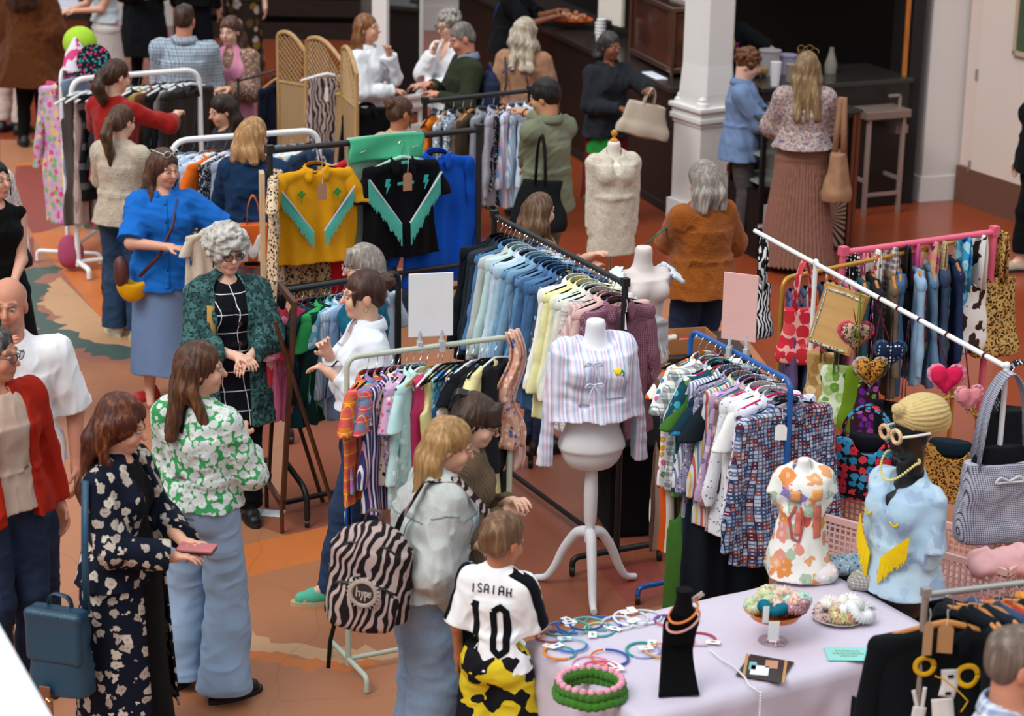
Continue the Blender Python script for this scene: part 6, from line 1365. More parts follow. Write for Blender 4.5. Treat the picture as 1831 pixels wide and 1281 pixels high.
L = p.root.location+bk*.27-sd_*.12; r_ = rucksack('backpack', p, (L.x+.04, L.y-.08, .80), 100-62, (.34, .20, .44), zb, 'black and pale pink zebra striped backpack on the blonde woman in denim', cloth('5a4a4c'))
r_.rotation_euler[1] = math.radians(-4); r_.rotation_euler[2] = math.radians(180-12)
mb = MB(); mb.tube([Vector((-.02+.052*math.cos(t), .175, .20+.052*math.sin(t))) for t in np.linspace(0, 6.283, 40, endpoint=False)], .010, 6, closed=True)
for k in range(24): a = k*math.pi/12; mb.tube([(-.02+.058*math.cos(a), .178, .20+.058*math.sin(a)), (-.02+.07*math.cos(a), .175, .20+.07*math.sin(a))], .003, 5)
mb.build('badge_ring', gloss('a8988e', .5), r_); mb = MB(); mb.lathe([(.045, 0), (.045, .006), (.001, .007)], 24, (-.02, .172, .20), M=Matrix.Rotation(-math.pi/2, 3, 'X')); mb.build('badge', gloss('2a2428', .5), r_)
mb = MB(); HX = -.02; W_ = -1
for pts in ([(-.026, .028), (-.026, -.014)], [(-.026, .008), (-.015, .010), (-.013, -.012)], [(-.006, .010), (-.002, -.008), (.004, .010)], [(.004, .010), (-.006, -.028)], [(.010, .010), (.010, -.028)], [(.010, .008), (.019, .008), (.019, -.008), (.010, -.008)], [(.025, .0), (.033, .0), (.032, .010), (.024, .008), (.023, -.008), (.033, -.010)]):
    mb.tube([(HX+W_*x, .181, .20+z) for x, z in pts], .0028, 5)
mb.build('badge_lettering', gloss('c8bcb0', .5), r_)
Mi = (Matrix.Translation(r_.location)@r_.rotation_euler.to_matrix().to_4x4()).inverted()@(Matrix.Translation(p.root.location)@Matrix.Rotation(math.radians(104), 4, 'Z')); leather_strap('shoulder_strap', [Mi@Vector(q) for q in (p.chest+V3(-.10, .22, -.16), p.sh[1]+V3(.01, .17, -.04), p.sh[1]+V3(.03, .07, .10), p.sh[1]+V3(.03, -.07, .10), p.sh[1]+V3(.02, -.19, -.05), p.chest+V3(-.18, -.20, -.20))], .05, zb, r_, side=(.3, 1, .1)); leather_strap('webbing', [(.13, -.02, .02), (.15, .0, -.12), (.148, .01, -.24)], .018, cloth('0c0c0c'), r_, side=(1, 0, 0))
p = stand('brown haired woman in glasses and a ribbed brown cardigan, claw clip in hair', (818, 704), h=1.57, lean=7, face=88, yaw=-10, pitch=22, res=.006, build=1.0, skin='fair', hands=((-.03, -.25, 1.18), (-.07, -.23, 1.14)), elb=((.7, .5, -.6), (-.7, .5, -.6)), curl=1.2)
p.body(); p.hair('long', hair_mat('38241a', '68462e'), .32, seed=9, vol=.006, fringe=True); p.glasses(gloss('3a2a1c', .3)); p.top(stripes(['6a5844', '5a4a38'], .006), .97, hem=.8, fat=.03, arm=.022); p.trousers(cloth('16181c'), fat=.02); p.shoes(BLKSHOE)
F = Field((-.1, .02, p.hc[2]-.1), (.1, .22, p.hc[2]+.2), .006)
mb = MB(); hcx = p.H((0, .105, .075)); [mb.tube(arc([Vector(hcx)+Vector((k*.014, -.02, .02)), Vector(hcx)+Vector((k*.016, .03, .03)), Vector(hcx)+Vector((k*.014, .05, -.01))], .015, 3), .006, 6) for k in (-2, -1, 0, 1, 2)]; mb.ball(hcx, .022, 6); mb.build('hair_claw', gloss('0e0c0c', .2), p.root)
p = stand('boy in a white and black football shirt with a name and number on the back', (893, 930), h=1.30, face=158, yaw=-18, pitch=16, sex='f', res=.0048, build=.80, skin='tan', hands=((.24, -.04, .86), (-.17, -.30, .98)), elb=((.3, .8, -.6), (-.25, .8, -.8)), k=1.27, feet=((.11, 0, 0), (-.11, 0, 0)))
p.body(); p.hair('short', hair_mat('6a4c34', 'a88860'), .1, seed=6, vol=.003, amp=.003); yb_ = blotch('15161c', 'd8c22a', 8, .5); p.trousers(yb_, hem=.50, fat=.045, flare=.05, knee=.05, top=1.0, name='shorts', wave=.006); tp = p.top(cloth('f0f2f4', .6, .03, .5), .5, hem=.88, fat=.036, arm=.026, flare=.006, wave=.005, seed=15); p.shoes(WHSHOE)
S = p.S; MKB = cloth('0c0f14', crease=.2); st = []
txt = 'ISAIAH'
for k, ch in enumerate(txt):
    cx = (k-2.5)*.030; cz = .035-.0016*(k-2.5)**2*.9
    for g in GLY[ch]: st.append(([(cx+(x-.5)*.021, cz+(z-.5)*.036) for x, z in g], .0052))
O_ = p.nb*.35+p.chest*.65; O_ = V3(O_[0], .0, O_[2]); back = (0, 1, 0); rt = (-1, 0, 0)
stroke_decal('name_lettering', st, O_+V3(0, 0, -.012), rt, (0, 0, 1), back, [tp], MKB, p.root)
num = [([(-.052, -.02), (-.054, -.235)], .030), ([(-.068, -.045), (-.052, -.028)], .018), ([(.016, -.05), (.018, -.215), (.040, -.238), (.062, -.215), (.060, -.05), (.040, -.028), (.016, -.05)], .026)]
num = [([(x*1.15, z*1.0) for x, z in a], w_) for a, w_ in num]
stroke_decal('number', num, O_+V3(-.0, 0, -.018), rt, (0, 0, 1), back, [tp], MKB, p.root)
for i in (0, 1):
    a, b = p.sh[i], p.sh[i]+(p.el[i]-p.sh[i])*.9; u_ = unit(b-a); o_ = unit(np.array([(1-2*i)*.9, .35, .45])-u_*np.dot(u_, [(1-2*i)*.9, .35, .45])); ac = unit(np.cross(u_, o_))
    tgt = [tp]; L_s = float(np.linalg.norm(b-a)); stroke_decal('shoulder_stripe', [([(-.07, 0), (L_s+.0, 0)], .055)], a, u_, ac, o_, tgt, MKB, p.root, off=.003)
# --- behind the denim
p = stand('woman with a grey blonde bob in a rust brown cardigan, seen from behind', (1262, 291), h=1.62, face=-152, yaw=6, pitch=14, res=.006, build=1.22, hands=((-.02, -.36, 1.20), (-.14, -.28, 1.14)), elb=((.8, .5, -.6), (-.8, .5, -.6)), curl=.8)
p.body(); p.hair('bob', hair_mat('8a8078', 'd0c6bc'), .15, seed=5, vol=.014); p.trousers(DEN, fat=.02); p.top(knit('96521c'), 1.0, hem=.84, fat=.040, arm=.032, wave=.008, cuffw=.045, seed=16, flare=.01); p.shoes(BLKSHOE)
L = p.root.location; a = atY(1155, 437, L.y-.15); b = atY(1215, 393, L.y-.05); leather_strap('strap', [a, (a+b)/2+Vector((0, 0, .01)), b, b+Vector((.02, 0, -.08))], .022, cloth('0f6a50'), None, 'dark green strap stretched between the hands of the woman in rust brown', 'strap')
p = stand('woman with straight light brown hair turned away behind the denim rail', (966, 345), h=1.58, face=110, yaw=30, pitch=10, res=.007, hands=((.06, -.34, 1.24), (-.02, -.34, 1.18)), elb=((.6, .4, -.8), (-.6, .4, -.8)), skin='fair')
p.body(); p.hair('long', hair_mat('5c4230', '9a7a5c'), .26, seed=7); p.top(cloth('a88068'), .95, hem=.86, fat=.03); p.trousers(DEN); p.shoes(BLKSHOE)
p = stand('man with black hair in an olive green shirt reaching to the rail', (980, 142), h=1.74, sex='m', face=-136, yaw=22, pitch=16, res=.007, skin='olive', hands=((-.12, -.30, 1.02), (-.26, -.48, 1.36)), elb=((.8, .5, -.5), (-.9, .2, -.6)))
p.body(); p.hair('short', HBK, .1, vol=.008, amp=.003); OL = cloth('767a64', .85, .06, .7); p.top(OL, .90, hem=.80, fat=.032, arm=.028, collar=True, wave=.008, seed=17); p.trousers(cloth('5a5a44'), fat=.02); p.shoes(BLKSHOE)
L = p.root.location; sack('tote_bag', (L.x-.04, L.y-.26, 1.43), -12, (.36, .10, .36), cloth('15191c'), 'black cloth tote bag on the shoulder of the man in olive green', hh=.34, hw=.06, holdw=.18)
mb = MB(); w1 = p.wr[1]; mb.tube([w1+V3(.03*math.cos(t), .01*math.sin(t), .03*math.sin(t)) for t in np.linspace(0, 6.283, 16, endpoint=False)], .005, 6, closed=True); mb.build('wristwatch', gloss('141414', .4), p.root)
# --- around the bar
p = stand('woman with long light brown hair in a white shirt, hand at her chin', (657, 26), h=1.68, face=72, pitch=0, res=.008, skin='light', hands=((-.02, -.20, 1.38), (-.05, -.25, 1.08)), curl=1.1, elb=((.4, -.2, -1), (-.7, .4, -.6)))
p.body(); p.hair('long', hair_mat('7a4c2a', 'b48456'), .32, seed=3); p.top(cloth('e4e8ec'), 1.0, hem=.70, fat=.036, arm=.03, collar=True, wave=.010, flare=.02); p.trousers(cloth('8a94a8'), fat=.025); p.shoes(BLKSHOE)
leather_strap('lanyard', [p.nb+V3(.05, -.05, .0), p.chest+V3(.03, -.19, 0), p.waist+V3(0, -.19, 0), p.chest+V3(-.03, -.19, 0), p.nb+V3(-.05, -.05, .0)], .010, cloth('1c2434'), p.root, side=(1, 0, 0))
p = stand('older woman with grey curls and glasses in a white shirt, hand at her chin', (806, 19), h=1.67, face=-38, yaw=-14, pitch=14, res=.008, skin='fair', hands=((-.10, -.26, 1.08), (-.02, -.20, 1.38)), curl=1.0, elb=((.7, .4, -.6), (-.4, -.2, -1)))
p.body(); p.hair('curly', HGR, vol=-.008, seed=9); p.glasses(gloss('201a1a', .3), .024); p.top(cloth('e6e8ec'), .95, hem=.86, fat=.034, arm=.028, collar=True, wave=.009, neck='v'); p.trousers(denim('7890b0'), fat=.025); p.shoes(BLKSHOE)
p = stand('balding man in a dark olive jumper with a navy backpack', (832, 38), h=1.76, sex='m', face=-72, pitch=24, res=.008, skin='ruddy', hands=((.12, -.24, 1.16), (-.08, -.24, 1.20)), elb=((.7, .4, -.7), (-.7, .4, -.7)), curl=1.0)
p.body(); p.hair('buzz', hair_mat('6a645e', 'a09a94'), .1, vol=-.004); p.top(cloth('2c3222'), 1.0, hem=.88, fat=.034, arm=.026, collar=cloth('7a8a9c')); p.trousers(cloth('23262a'), fat=.02); p.shoes(BLKSHOE)
L = p.root.location; r_ = rucksack('backpack', p, (L.x+.20, L.y-.10, 1.0), 105, (.28, .14, .40), cloth('232a44'), 'navy backpack on the back of the balding man', cloth('3a3a5c')); leather_strap('shoulder_strap', [(-.08, -.08, .38), (-.08, -.16, .43), (-.10, -.27, .36), (-.11, -.30, .22)], .05, cloth('3c3c60'), r_, side=(1, 0, 0))
p = stand('woman with fluffy white hair in a tan textured coat seen from behind', (938, 34), h=1.66, face=172, res=.008, build=1.1)
p.body(); p.hair('longwavy', hair_mat('b0a48e', 'e8e0d0'), .24, seed=4, vol=.018); p.top(knit('a87e62'), 1.0, hem=.70, fat=.04, arm=.03, flare=.03); p.trousers(cloth('2a2a2e'), fat=.02); p.shoes(BLKSHOE)
leather_strap('bag_strap', [p.sh[0]+V3(-.03, -.06, .06), p.sh[0]+V3(-.01, .08, .03), p.chest+V3(.12, .17, -.1), p.waist+V3(.14, .18, -.02)], .018, leather('141414'), p.root, side=(1, 0, 0))
p = stand('woman with short grey hair in a charcoal jacket holding up a canvas bag', (1090, 58), h=1.61, face=28, yaw=10, pitch=6, res=.0075, skin='brown', hands=((.17, -.40, 1.26), (-.02, -.24, 1.08)), elb=((.8, .4, -.5), (-.8, .5, -.5)), curl=1.2, build=1.05)
p.body(); p.hair('bob', hair_mat('2c2a2a', '76706c'), .06, vol=.004); p.top(cloth('24272d'), 1.0, hem=.80, fat=.036, arm=.028, collar=True, wave=.009); p.skirt(floral('6a1420', ['1f8a3a', '6a1420', '0f5a28'], 7, .5), hem=.25, flare=.04, fat=.02); p.shoes(BLKSHOE)
Lw = p.root.matrix_basis@Vector(p.wr[0]+V3(0, -.06, .02)); sack('canvas_bag', (Lw.x+.0, Lw.y-.02, Lw.z+.02), 12, (.40, .12, .26), cloth('b8aa98', .85, .08, .9), 'cream canvas shopping bag held out in front of the black counter', hh=.14, tilt=14, hw=.035, holdw=.2)
p = stand('young man with curly brown hair in a blue shirt beside the pillar', (1333, 88), h=1.61, sex='m', face=84, pitch=20, res=.0075, skin='fair', hands=((.02, -.36, 1.18), (-.06, -.36, 1.14)), curl=.9)
p.body(); p.hair('curly', hair_mat('5a3418', '8a5a30'), vol=-.006, seed=12); p.top(cloth('6d84a8'), .95, hem=.78, fat=.036, arm=.03, collar=True); p.trousers(cloth('4a4648'), fat=.02); p.shoes(BLKSHOE)
Lw = p.root.matrix_basis@Vector((0, -.42, 1.17)); o = MB(); o.lathe([(.03, 0), (.04, .09), (.043, .095), (.035, .1)], 16); o = o.build('paper_cup', gloss('e0d8d0', .5)); o.location = Lw+Vector((-.04, .05, .03)); tag(o, 'small pale paper cup held by the young man with curly hair', 'cup')
o = MB(); o.grid(lambda u, v: Vector(((u-.5)*.17, (v-.5)*.15, .05*math.sin(u*2)+.04*v)), 6, 6); o = thicken(o.build('paper_bag', cloth('b89878')), .02); o.location = Lw+Vector((.10, 0, .02)); tag(o, 'open brown paper food bag between the two people at the cart', 'bag')
p = stand('woman with long fair hair in a patchwork quilted top and long pleated skirt', (1444, 93), h=1.70, face=176, yaw=8, res=.0065, build=1.08, hands=((.10, -.32, 1.15), (-.08, -.32, 1.15)), elb=((.6, .5, -.7), (-.6, .5, -.7)))
p.body(); p.hair('long', hair_mat('7a6244', 'bca078'), .33, seed=10, vol=.004); p.skirt(cloth('8a6254', .85, .06, .3), hem=.05, top=1.05, flare=.10, pleats=44, depth=.009, fat=.022, name='pleated_skirt'); p.top(floral('a8948c', ['6a7090', 'b8a094', '8a6258', 'c0b4ac', '58607a'], 62, .5), .72, hem=.97, fat=.034, arm=.040, cuffw=.08, puff=.012, flare=.035, seed=18)
tpz = p.S; mb = MB()
for z, r in ((1.02, .02), ): mb.tube([(math.cos(t)*.185, .01+math.sin(t)*.150, z*p.S) for t in np.linspace(0, 6.283, 30, endpoint=False)], .018, 8, closed=True)
mb.build('border_band', cloth('4a5470'), p.root); p.shoes(BLKSHOE); o = p.glasses(gloss('8a6a30', .3)); o.name = 'sunglasses'; o.location = Vector(p.hR@V3(0, .03, .125)*p.S)
L = p.root.location; sack('quilted_bag', (L.x+.27, L.y-.12, 1.42), 70, (.30, .18, .36), cloth('9a7458', .85, .1, 1.2), 'tan quilted shoulder bag of the woman in the pleated skirt', hh=.46, hw=.04, holdw=.12, pinch=.4)
# --- left background
p = stand('woman with a dark ponytail in a red jumper going through the white rail', (202, 106), h=1.74, face=158, yaw=-22, pitch=14, res=.0075, skin='fair', hands=((.12, -.36, 1.24), (-.26, -.40, 1.26)), elb=((.8, .2, -.6), (-1, .1, -.5)))
p.body(); p.hair('ponytail', HB, .14, seed=2); p.top(knit('9c1c18'), .72, hem=.84, fat=.028, arm=.022, wave=.007); p.trousers(DEN); p.shoes(BLKSHOE)
p = stand('woman with a long curly ponytail in a cream jumper and jeans', (214, 188), h=1.62, face=160, yaw=-12, pitch=10, res=.0065, skin='fair', hands=((.06, -.30, 1.10), (-.10, -.30, 1.12)), elb=((1, .3, -.5), (-1, .3, -.5)), build=1.08)
p.body(); p.hair('ponytail', hair_mat('4a3020', '8a6038'), .26, seed=5); p.top(knit('c0b29e'), 1.0, hem=.86, fat=.034, arm=.028, cuffw=.045); p.trousers(denim('24405e'), fat=.026, flare=.03, knee=.02); p.shoes(WHSHOE, gloss('c8c0a8', .6), dirs=(50, -40))
p = stand('woman with straight dark hair behind the second white rail', (402, 168), h=1.58, face=-62, pitch=18, res=.0085, skin='light'); p.body(); p.hair('long', HDB, .22, seed=6); p.top(cloth('2a2a30'), .95, hem=.85, fat=.03); p.trousers(DEN); p.shoes(BLKSHOE)
p = stand('woman with a blonde bob in a navy jacket seen from behind', (450, 212), h=1.70, face=168, yaw=-16, pitch=8, res=.0065, build=1.12, hands=((.06, -.30, 1.08), (-.10, -.30, 1.10)), elb=((1, .4, -.4), (-1, .4, -.4)))
p.body(); p.hair('bob', hair_mat('a87e50', 'dcb888'), .11, seed=7, vol=.006); p.top(cloth('16304e', .8, .08, .8), 1.0, hem=.84, fat=.042, arm=.032, collar=True, wave=.009, seed=19); p.trousers(cloth('a898a0'), fat=.03, flare=.03); p.shoes(BLKSHOE)
L = p.root.location; t_ = atY(452, 345, L.y-.34); r_ = sack('tote_bag', (t_.x, t_.y, t_.z), 6, (.27, .07, .26), gloss('d8621a', .6), 'orange tote bag with a big white letter behind the blonde woman', hh=.20, hw=.02, pinch=.1, holdw=.3, res=.006)
bb = [c for c in r_.children if c.name.startswith('bag_body')][0]
stroke_decal('lettering', [([(-.10, -.12), (-.10, .05), (-.045, -.08), (.01, .05), (.01, -.12)], .045)], (.04, 0, -.32), (1, 0, 0), (0, 0, 1), (0, -1, 0), [bb], cloth('e6e2dc', crease=.1), r_)
stroke_decal('black_band', [([(-.06, -.17), (.12, -.17)], .03)], (0, 0, -.28), (1, 0, 0), (0, 0, 1), (0, -1, 0), [bb], cloth('14141a', crease=.1), r_)
p = stand('tall man in a blue and white checked shirt seen from behind', (328, 8), h=1.80, sex='m', face=178, yaw=-8, pitch=12, res=.0075, skin='ruddy', hands=((.08, -.30, 1.10), (-.08, -.30, 1.10)), build=1.10)
p.body(); p.hair('short', HB, .1, amp=.003); p.top(plaid('b4c0c8', '8698aa', '43586e', .055, .35, .10), .7, hem=.80, fat=.04, arm=.034, cuffw=.07, collar=True, wave=.007); p.trousers(DEN); p.shoes(BLKSHOE)
p = stand('woman with long brown hair in a pink waistcoat and patterned sleeves', (412, 30), h=1.66, face=-8, yaw=-12, pitch=8, res=.0075, skin='fair', hands=((.05, -.28, 1.14), (-.04, -.28, 1.12)), build=1.0)
p.body(); p.hair('long', hair_mat('4c3024', '8a6450'), .24, seed=8); p.skirt(cloth('c896a4'), hem=.2, flare=.05, fat=.02); p.top(floral('8a6a5a', ['c8a898', '5a4038'], 50, .4), 1.0, hem=1.0, fat=.026, arm=.04, puff=.01, name='blouse'); p.top(cloth('d48aa4'), 0, hem=.82, fat=.036, neck='v', name='waistcoat'); p.shoes(BLKSHOE)
p = stand('person in a long brown coat with a dark fur hood, seen from behind', foot=(62, 262), h=1.74, face=172, res=.0085, build=1.25, feet=((.10, 0, 0), (-.08, 0, 0)))
p.body(); p.hair('long', HDB, .2); p.trousers(cloth('0e0e10'), fat=.012); p.top(knit('5c3214'), 1.0, hem=.58, fat=.06, arm=.05, flare=.06, wave=.012, name='coat'); p.shoes(BLKSHOE, dirs=(30, -20))
F = Field(p.nb-.3, p.nb+.3, .009); F.ell(p.nb+V3(0, .12, -.06), (.17, .11, .14), .02); F.wave(.010, 50, 3); V, Q = F.mesh(); fast_obj('hood', V, Q, knit('3a2010'), p.root)
p = stand('person in cream trousers standing behind the long brown coat', foot=(22, 238), h=1.70, face=150, res=.0095); p.body(); p.hair('short', HB); p.trousers(cloth('c4b0a8'), fat=.02, hem=.12, flare=.02); p.top(cloth('16181c'), .95, hem=.85, fat=.03); p.shoes(BLKSHOE)
p = stand('woman in a white ribbed dress holding something at the table', foot=(196, 205), h=1.68, face=-50, res=.0085, skin='light', hands=((-.05, -.30, 1.08), (-.22, -.30, 1.06))); p.body(); p.hair('long', HB); p.top(cloth('b8c4c8'), 0, hem=.95, fat=.014, name='bodice'); p.skirt(cloth('c6c0bc', .85, .06, .2), hem=.12, flare=.04, pleats=50, depth=.004, fat=.016, name='ribbed_skirt'); p.shoes(BLKSHOE)
p = stand('person in a long black coat with a purple and blue scarf', foot=(262, 175), h=1.72, face=20, res=.009, hands=((.05, -.25, 1.2), (-.10, -.26, 1.1))); p.body(); p.hair('long', HDB); p.top(cloth('101216'), 1.0, hem=.45, fat=.05, arm=.03, flare=.04, name='coat'); p.trousers(BLK); p.shoes(BLKSHOE)
o = p.top(blotch('3a2a6a', '7a3a7a', 9, .5, '2a4a9a'), .6, hem=1.12, fat=.062, arm=.045, name='scarf', cuffw=.08)
p = stand('person in a long navy black dress behind the man in the checked shirt', foot=(352, 160), h=1.70, face=170, res=.0095); p.body(); p.hair('bun', HDB); p.top(BLK, .95, hem=.9, fat=.03); p.skirt(cloth('10131c'), hem=.05, flare=.05, fat=.02); p.shoes(BLKSHOE)
p = stand('woman in a brown and gold leaf patterned dress behind the woman in pink', foot=(436, 150), h=1.70, face=10, res=.0095, skin='fair'); p.body(); p.hair('long', HB); lf = floral('2c2420', ['8a6a2a', 'b8aca0', '5a4a2a'], 9, .45); p.top(lf, .6, hem=.9, fat=.026); p.skirt(lf, hem=.15, flare=.06, fat=.02); p.shoes(BLKSHOE)
p = stand('woman with brown hair in a low bun, seen from behind the mint cloth', (712, 174), h=1.60, face=150, yaw=-20, pitch=16, res=.0075, skin='tan'); p.body(); p.hair('bun', hair_mat('4a3022', '7a543a'), seed=4); p.top(cloth('bca488'), .6, hem=.85, fat=.028); p.trousers(DEN); p.shoes(BLKSHOE)
p = stand('person in black leaning over the bar with an orange tray', foot=(905, 250), h=1.74, sex='m', face=75, res=.0085, skin='brown', hands=((.04, -.46, 1.24), (-.10, -.44, 1.2)), lean=8); p.body(); p.hair('short', HBK); p.top(cloth('0e1014'), .6, hem=.85, fat=.036, arm=.03); p.trousers(cloth('101218')); p.shoes(BLKSHOE)
leather_strap('blue_strap', [p.sh[1]+V3(.05, -.1, .0), p.sh[1]+V3(.04, .03, .085), p.sh[1]+V3(.05, .13, -.1), p.waist+V3(-.05, .17, 0)], .03, cloth('1a78c0'), p.root, side=(1, 0, 0))
bq = onq(.10, .95, 0); p = Person('barista in a black t-shirt with pink lettering behind the bar', (bq.x-.02, bq.y, 0), h=1.78, sex='m', face=20, res=.008, skin='fair', hands=((.30, -.36, 1.22), (-.2, -.3, 1.2)), elb=((1, .2, -.5), (-1, .2, -.5))); p.body(); p.hair('short', HB); tp = p.top(cloth('0d0f12'), .5, hem=.85, fat=.03, arm=.026); p.trousers(BLK); p.shoes(BLKSHOE)
PKL = cloth('c83a9a', crease=.1); stroke_decal('pink_lettering', [([(-.05+i*.02, .0+(j*-.03)), (-.035+i*.02, .018+(j*-.03))], .009) for i in range(5) for j in range(2)], p.chest+V3(.06, 0, .0), (1, 0, 0), (0, 0, 1), (0, -1, 0), [tp], PKL, p.root)
leather_strap('lanyard', [p.nb+V3(.07, -.03, .03), p.chest+V3(.05, -.16, .02), p.chest+V3(.02, -.17, -.08)], .012, cloth('b8b020'), p.root, side=(1, 0, 0))
p = stand('person in black trousers and sandals at the right edge', foot=(1838, 482), h=1.66, face=-80, res=.0085, skin='fair', feet=((.05, -.10, 0), (-.05, .1, 0))); p.body(); p.hair('long', HB); p.trousers(BLK, hem=.16, fat=.03, flare=.01); p.top(BLK, 1.0, hem=.8, fat=.04); p.shoes(gloss('a89a8c', .5))
p = stand('man with cropped grey brown hair in a pale checked shirt at the near right corner', (1822, 1128), h=1.70, sex='m', face=40, yaw=55, pitch=8, res=.006, skin='ruddy', hands=((.2, -.2, 1.0), (-.2, -.2, 1.0))); p.body(); p.hair('buzz', hair_mat('6a5a4e', '9a8c80'), .1, amp=.002, vol=.002); p.top(plaid('c4ccdc', '7a8cb4', 'e8ecf2', .03, .4, .1), .95, hem=.85, fat=.03, collar=True); p.trousers(DEN); p.shoes(BLKSHOE)
# ------------------------------------------------------------------ dress forms
M_FORM = gloss('e8e8ea', .55)
# striped blouse form
L = Vector((.41, 10.72, 0)); f1 = bust('dress_form', L, 14, 'white dress form on a turned tripod stand beside the denim rail', M_FORM, 1.0, top=1.46)
STR = stripes(['e4dcec', 'b8cce4', 'e4dcec', 'dcc0d8', 'f0ecf4', 'a8c4e0', 'e0d0e4', 'f0ecf4'], .0085, 0, .006)
o = wear(f1, STR, 1.0, 1.46, hem=-.50, sleeve=.60, fat=.022, name='blouse', label='pastel striped blouse with ties and a lemon motif worn by the tripod dress form', sl_out=.055, seed=3, neck=.105, flare=.045, wave=.006)
def on_front(o, x, z, pts, w_, mat, name):  return stroke_decal(name, [(pts, w_)], (x, 0, z), (1, 0, 0), (0, 0, 1), (0, -1, 0), [o], mat, o, off=.004, th=.004)
on_front(o, .075, 1.225, [(-.016, .0), (.0, .008), (.016, .0)], .030, gloss('f0d81c', .6), 'lemon_motif'); on_front(o, .10, 1.222, [(-.004, .016), (.006, 0), (.002, -.016)], .007, gloss('2a8a4a', .6), 'leaf_motif')
for x, z in ((-.055, 1.28), (-.045, 1.17)):
    for q in (1, -1):
        mb = MB(); mb.tube(arc([(x, -.158, z), (x+q*.035, -.172, z+.012), (x+q*.05, -.168, z-.012), (x+q*.01, -.160, z-.004)], .012, 4), .005, 6); mb.tube([(x, -.160, z), (x+q*.022, -.170, z-.04), (x+q*.03, -.165, z-.085)], .0045, 6); mb.build('tie', cloth('d4d8ec'), o)
on_front(o, .075, 1.13, [(-.055, .05), (-.05, -.045), (.05, -.045), (.055, .05)], .004, cloth('a8b4d0'), 'pocket')
# corset form
p_ = at(1145, 440, 1.50); f2 = bust('dress_form', (p_.x+.02, p_.y, 0), 24, 'ivory dress form in a pale corset behind the striped blouse', gloss('d8ccc8', .55), .98, top=1.50, stand='disc')
o = wear(f2, cloth('c8ccd4', .45), .98, 1.50, hem=-.63, sleeve=.0, fat=.010, name='corset', label='pale silver corset with frilled straps on the ivory dress form', neck=.05, flare=.0, sleeves=False, seed=5)
bmx = o.data; import_cut = [v.co.z for v in bmx.vertices]
bm = bmesh.new(); bm.from_mesh(o.data); bmesh.ops.delete(bm, geom=[v for v in bm.verts if v.co.z > 1.50-.40+.05*math.cos(v.co.x*16) and not (v.co.x < -.03 and v.co.y > -.02 and v.co.z < 1.27)], context='VERTS'); bm.to_mesh(o.data); bm.free()
for q in (1, -1):
    mb = MB(); mb.grid(lambda u, v: Vector((q*(.135+.07*v+.012*math.sin(u*38)), -.09+.19*u, 1.335+.05*math.sin(u*3.1)-.05*v+.012*math.sin(u*30))), 40, 5); x = mb.build('frill', cloth('dce8f0', .5), o, auto=0); thicken(x, .005)
mb = MB(); 
for k in range(9): a = -math.pi/2+(k-4)*.28; mb.tube([(.135*math.cos(a), .11*math.sin(a), 1.50-.42), (.12*math.cos(a), .10*math.sin(a), 1.50-.5), (.168*math.cos(a), .128*math.sin(a), 1.50-.62)], .0035, 6)
mb.build('boning', cloth('e8ecf0', .4), o)
# lace jacket form with a turned wooden finial
p_ = at(1098, 252, 1.52); f3 = bust('dress_form', (p_.x, p_.y, 0), 14, 'dress form with an orange wooden finial in front of the black counter', gloss('e6ded0', .6), .86, top=1.52, stand='disc', finial=gloss('d08a28', .25))
LACE = floral('c8bead', ['d4ccbb', 'bcb29e', 'd0c7b5'], 60, .45, bump=.3)
wear(f3, LACE, .86, 1.52, hem=-.88, sleeve=.52, fat=.014, name='lace_jacket', label='cream lace jacket on the dress form with the wooden finial', sl_out=-.03, seed=7, neck=.06, flare=.01, wave=.0035, sy=.0, vneck=.8)
# small form with the lobster print top
p_ = at(1425, 1030, .76); zt = zof(p_.x, p_.y, 818); f4 = bust('dress_form', (p_.x, p_.y, 0), 4, 'small white child size dress form on the back of the lavender table', M_FORM, .54, top=zt, stand='short', base_z=.76)
o = wear(f4, floral('e8e6de', ['d88a4a', 'c85a4a', 'a8b8a0', 'e0a070', '8a80b8', 'd89080'], 14, .50, .95, .7), .54, zt, hem=-1.0, sleeve=.15, fat=.016, name='lobster_top', label='white top with painted orange and red lobster shapes on the small form', sl_out=.02, seed=8, neck=.09, flare=.06)
RL = gloss('b84a48', .6); on_front(o, -.03, zt-.27, [(-.01, .08), (-.035, .02), (-.02, -.07), (.01, -.08), (.025, .0), (.01, .075)], .011, RL, 'painted_shape'); on_front(o, -.025, zt-.27, [(0, .06), (-.005, -.05)], .026, gloss('d8705a', .6), 'painted_shape'); on_front(o, .055, zt-.27, [(0, .075), (.005, -.07)], .034, gloss('c86a52', .6), 'painted_shape'); on_front(o, -.035, zt-.145, [(-.03, 0), (.01, .0)], .05, gloss('e09a58', .6), 'painted_shape'); on_front(o, .045, zt-.14, [(-.02, 0), (.025, .0)], .055, gloss('e8a05a', .6), 'painted_shape')
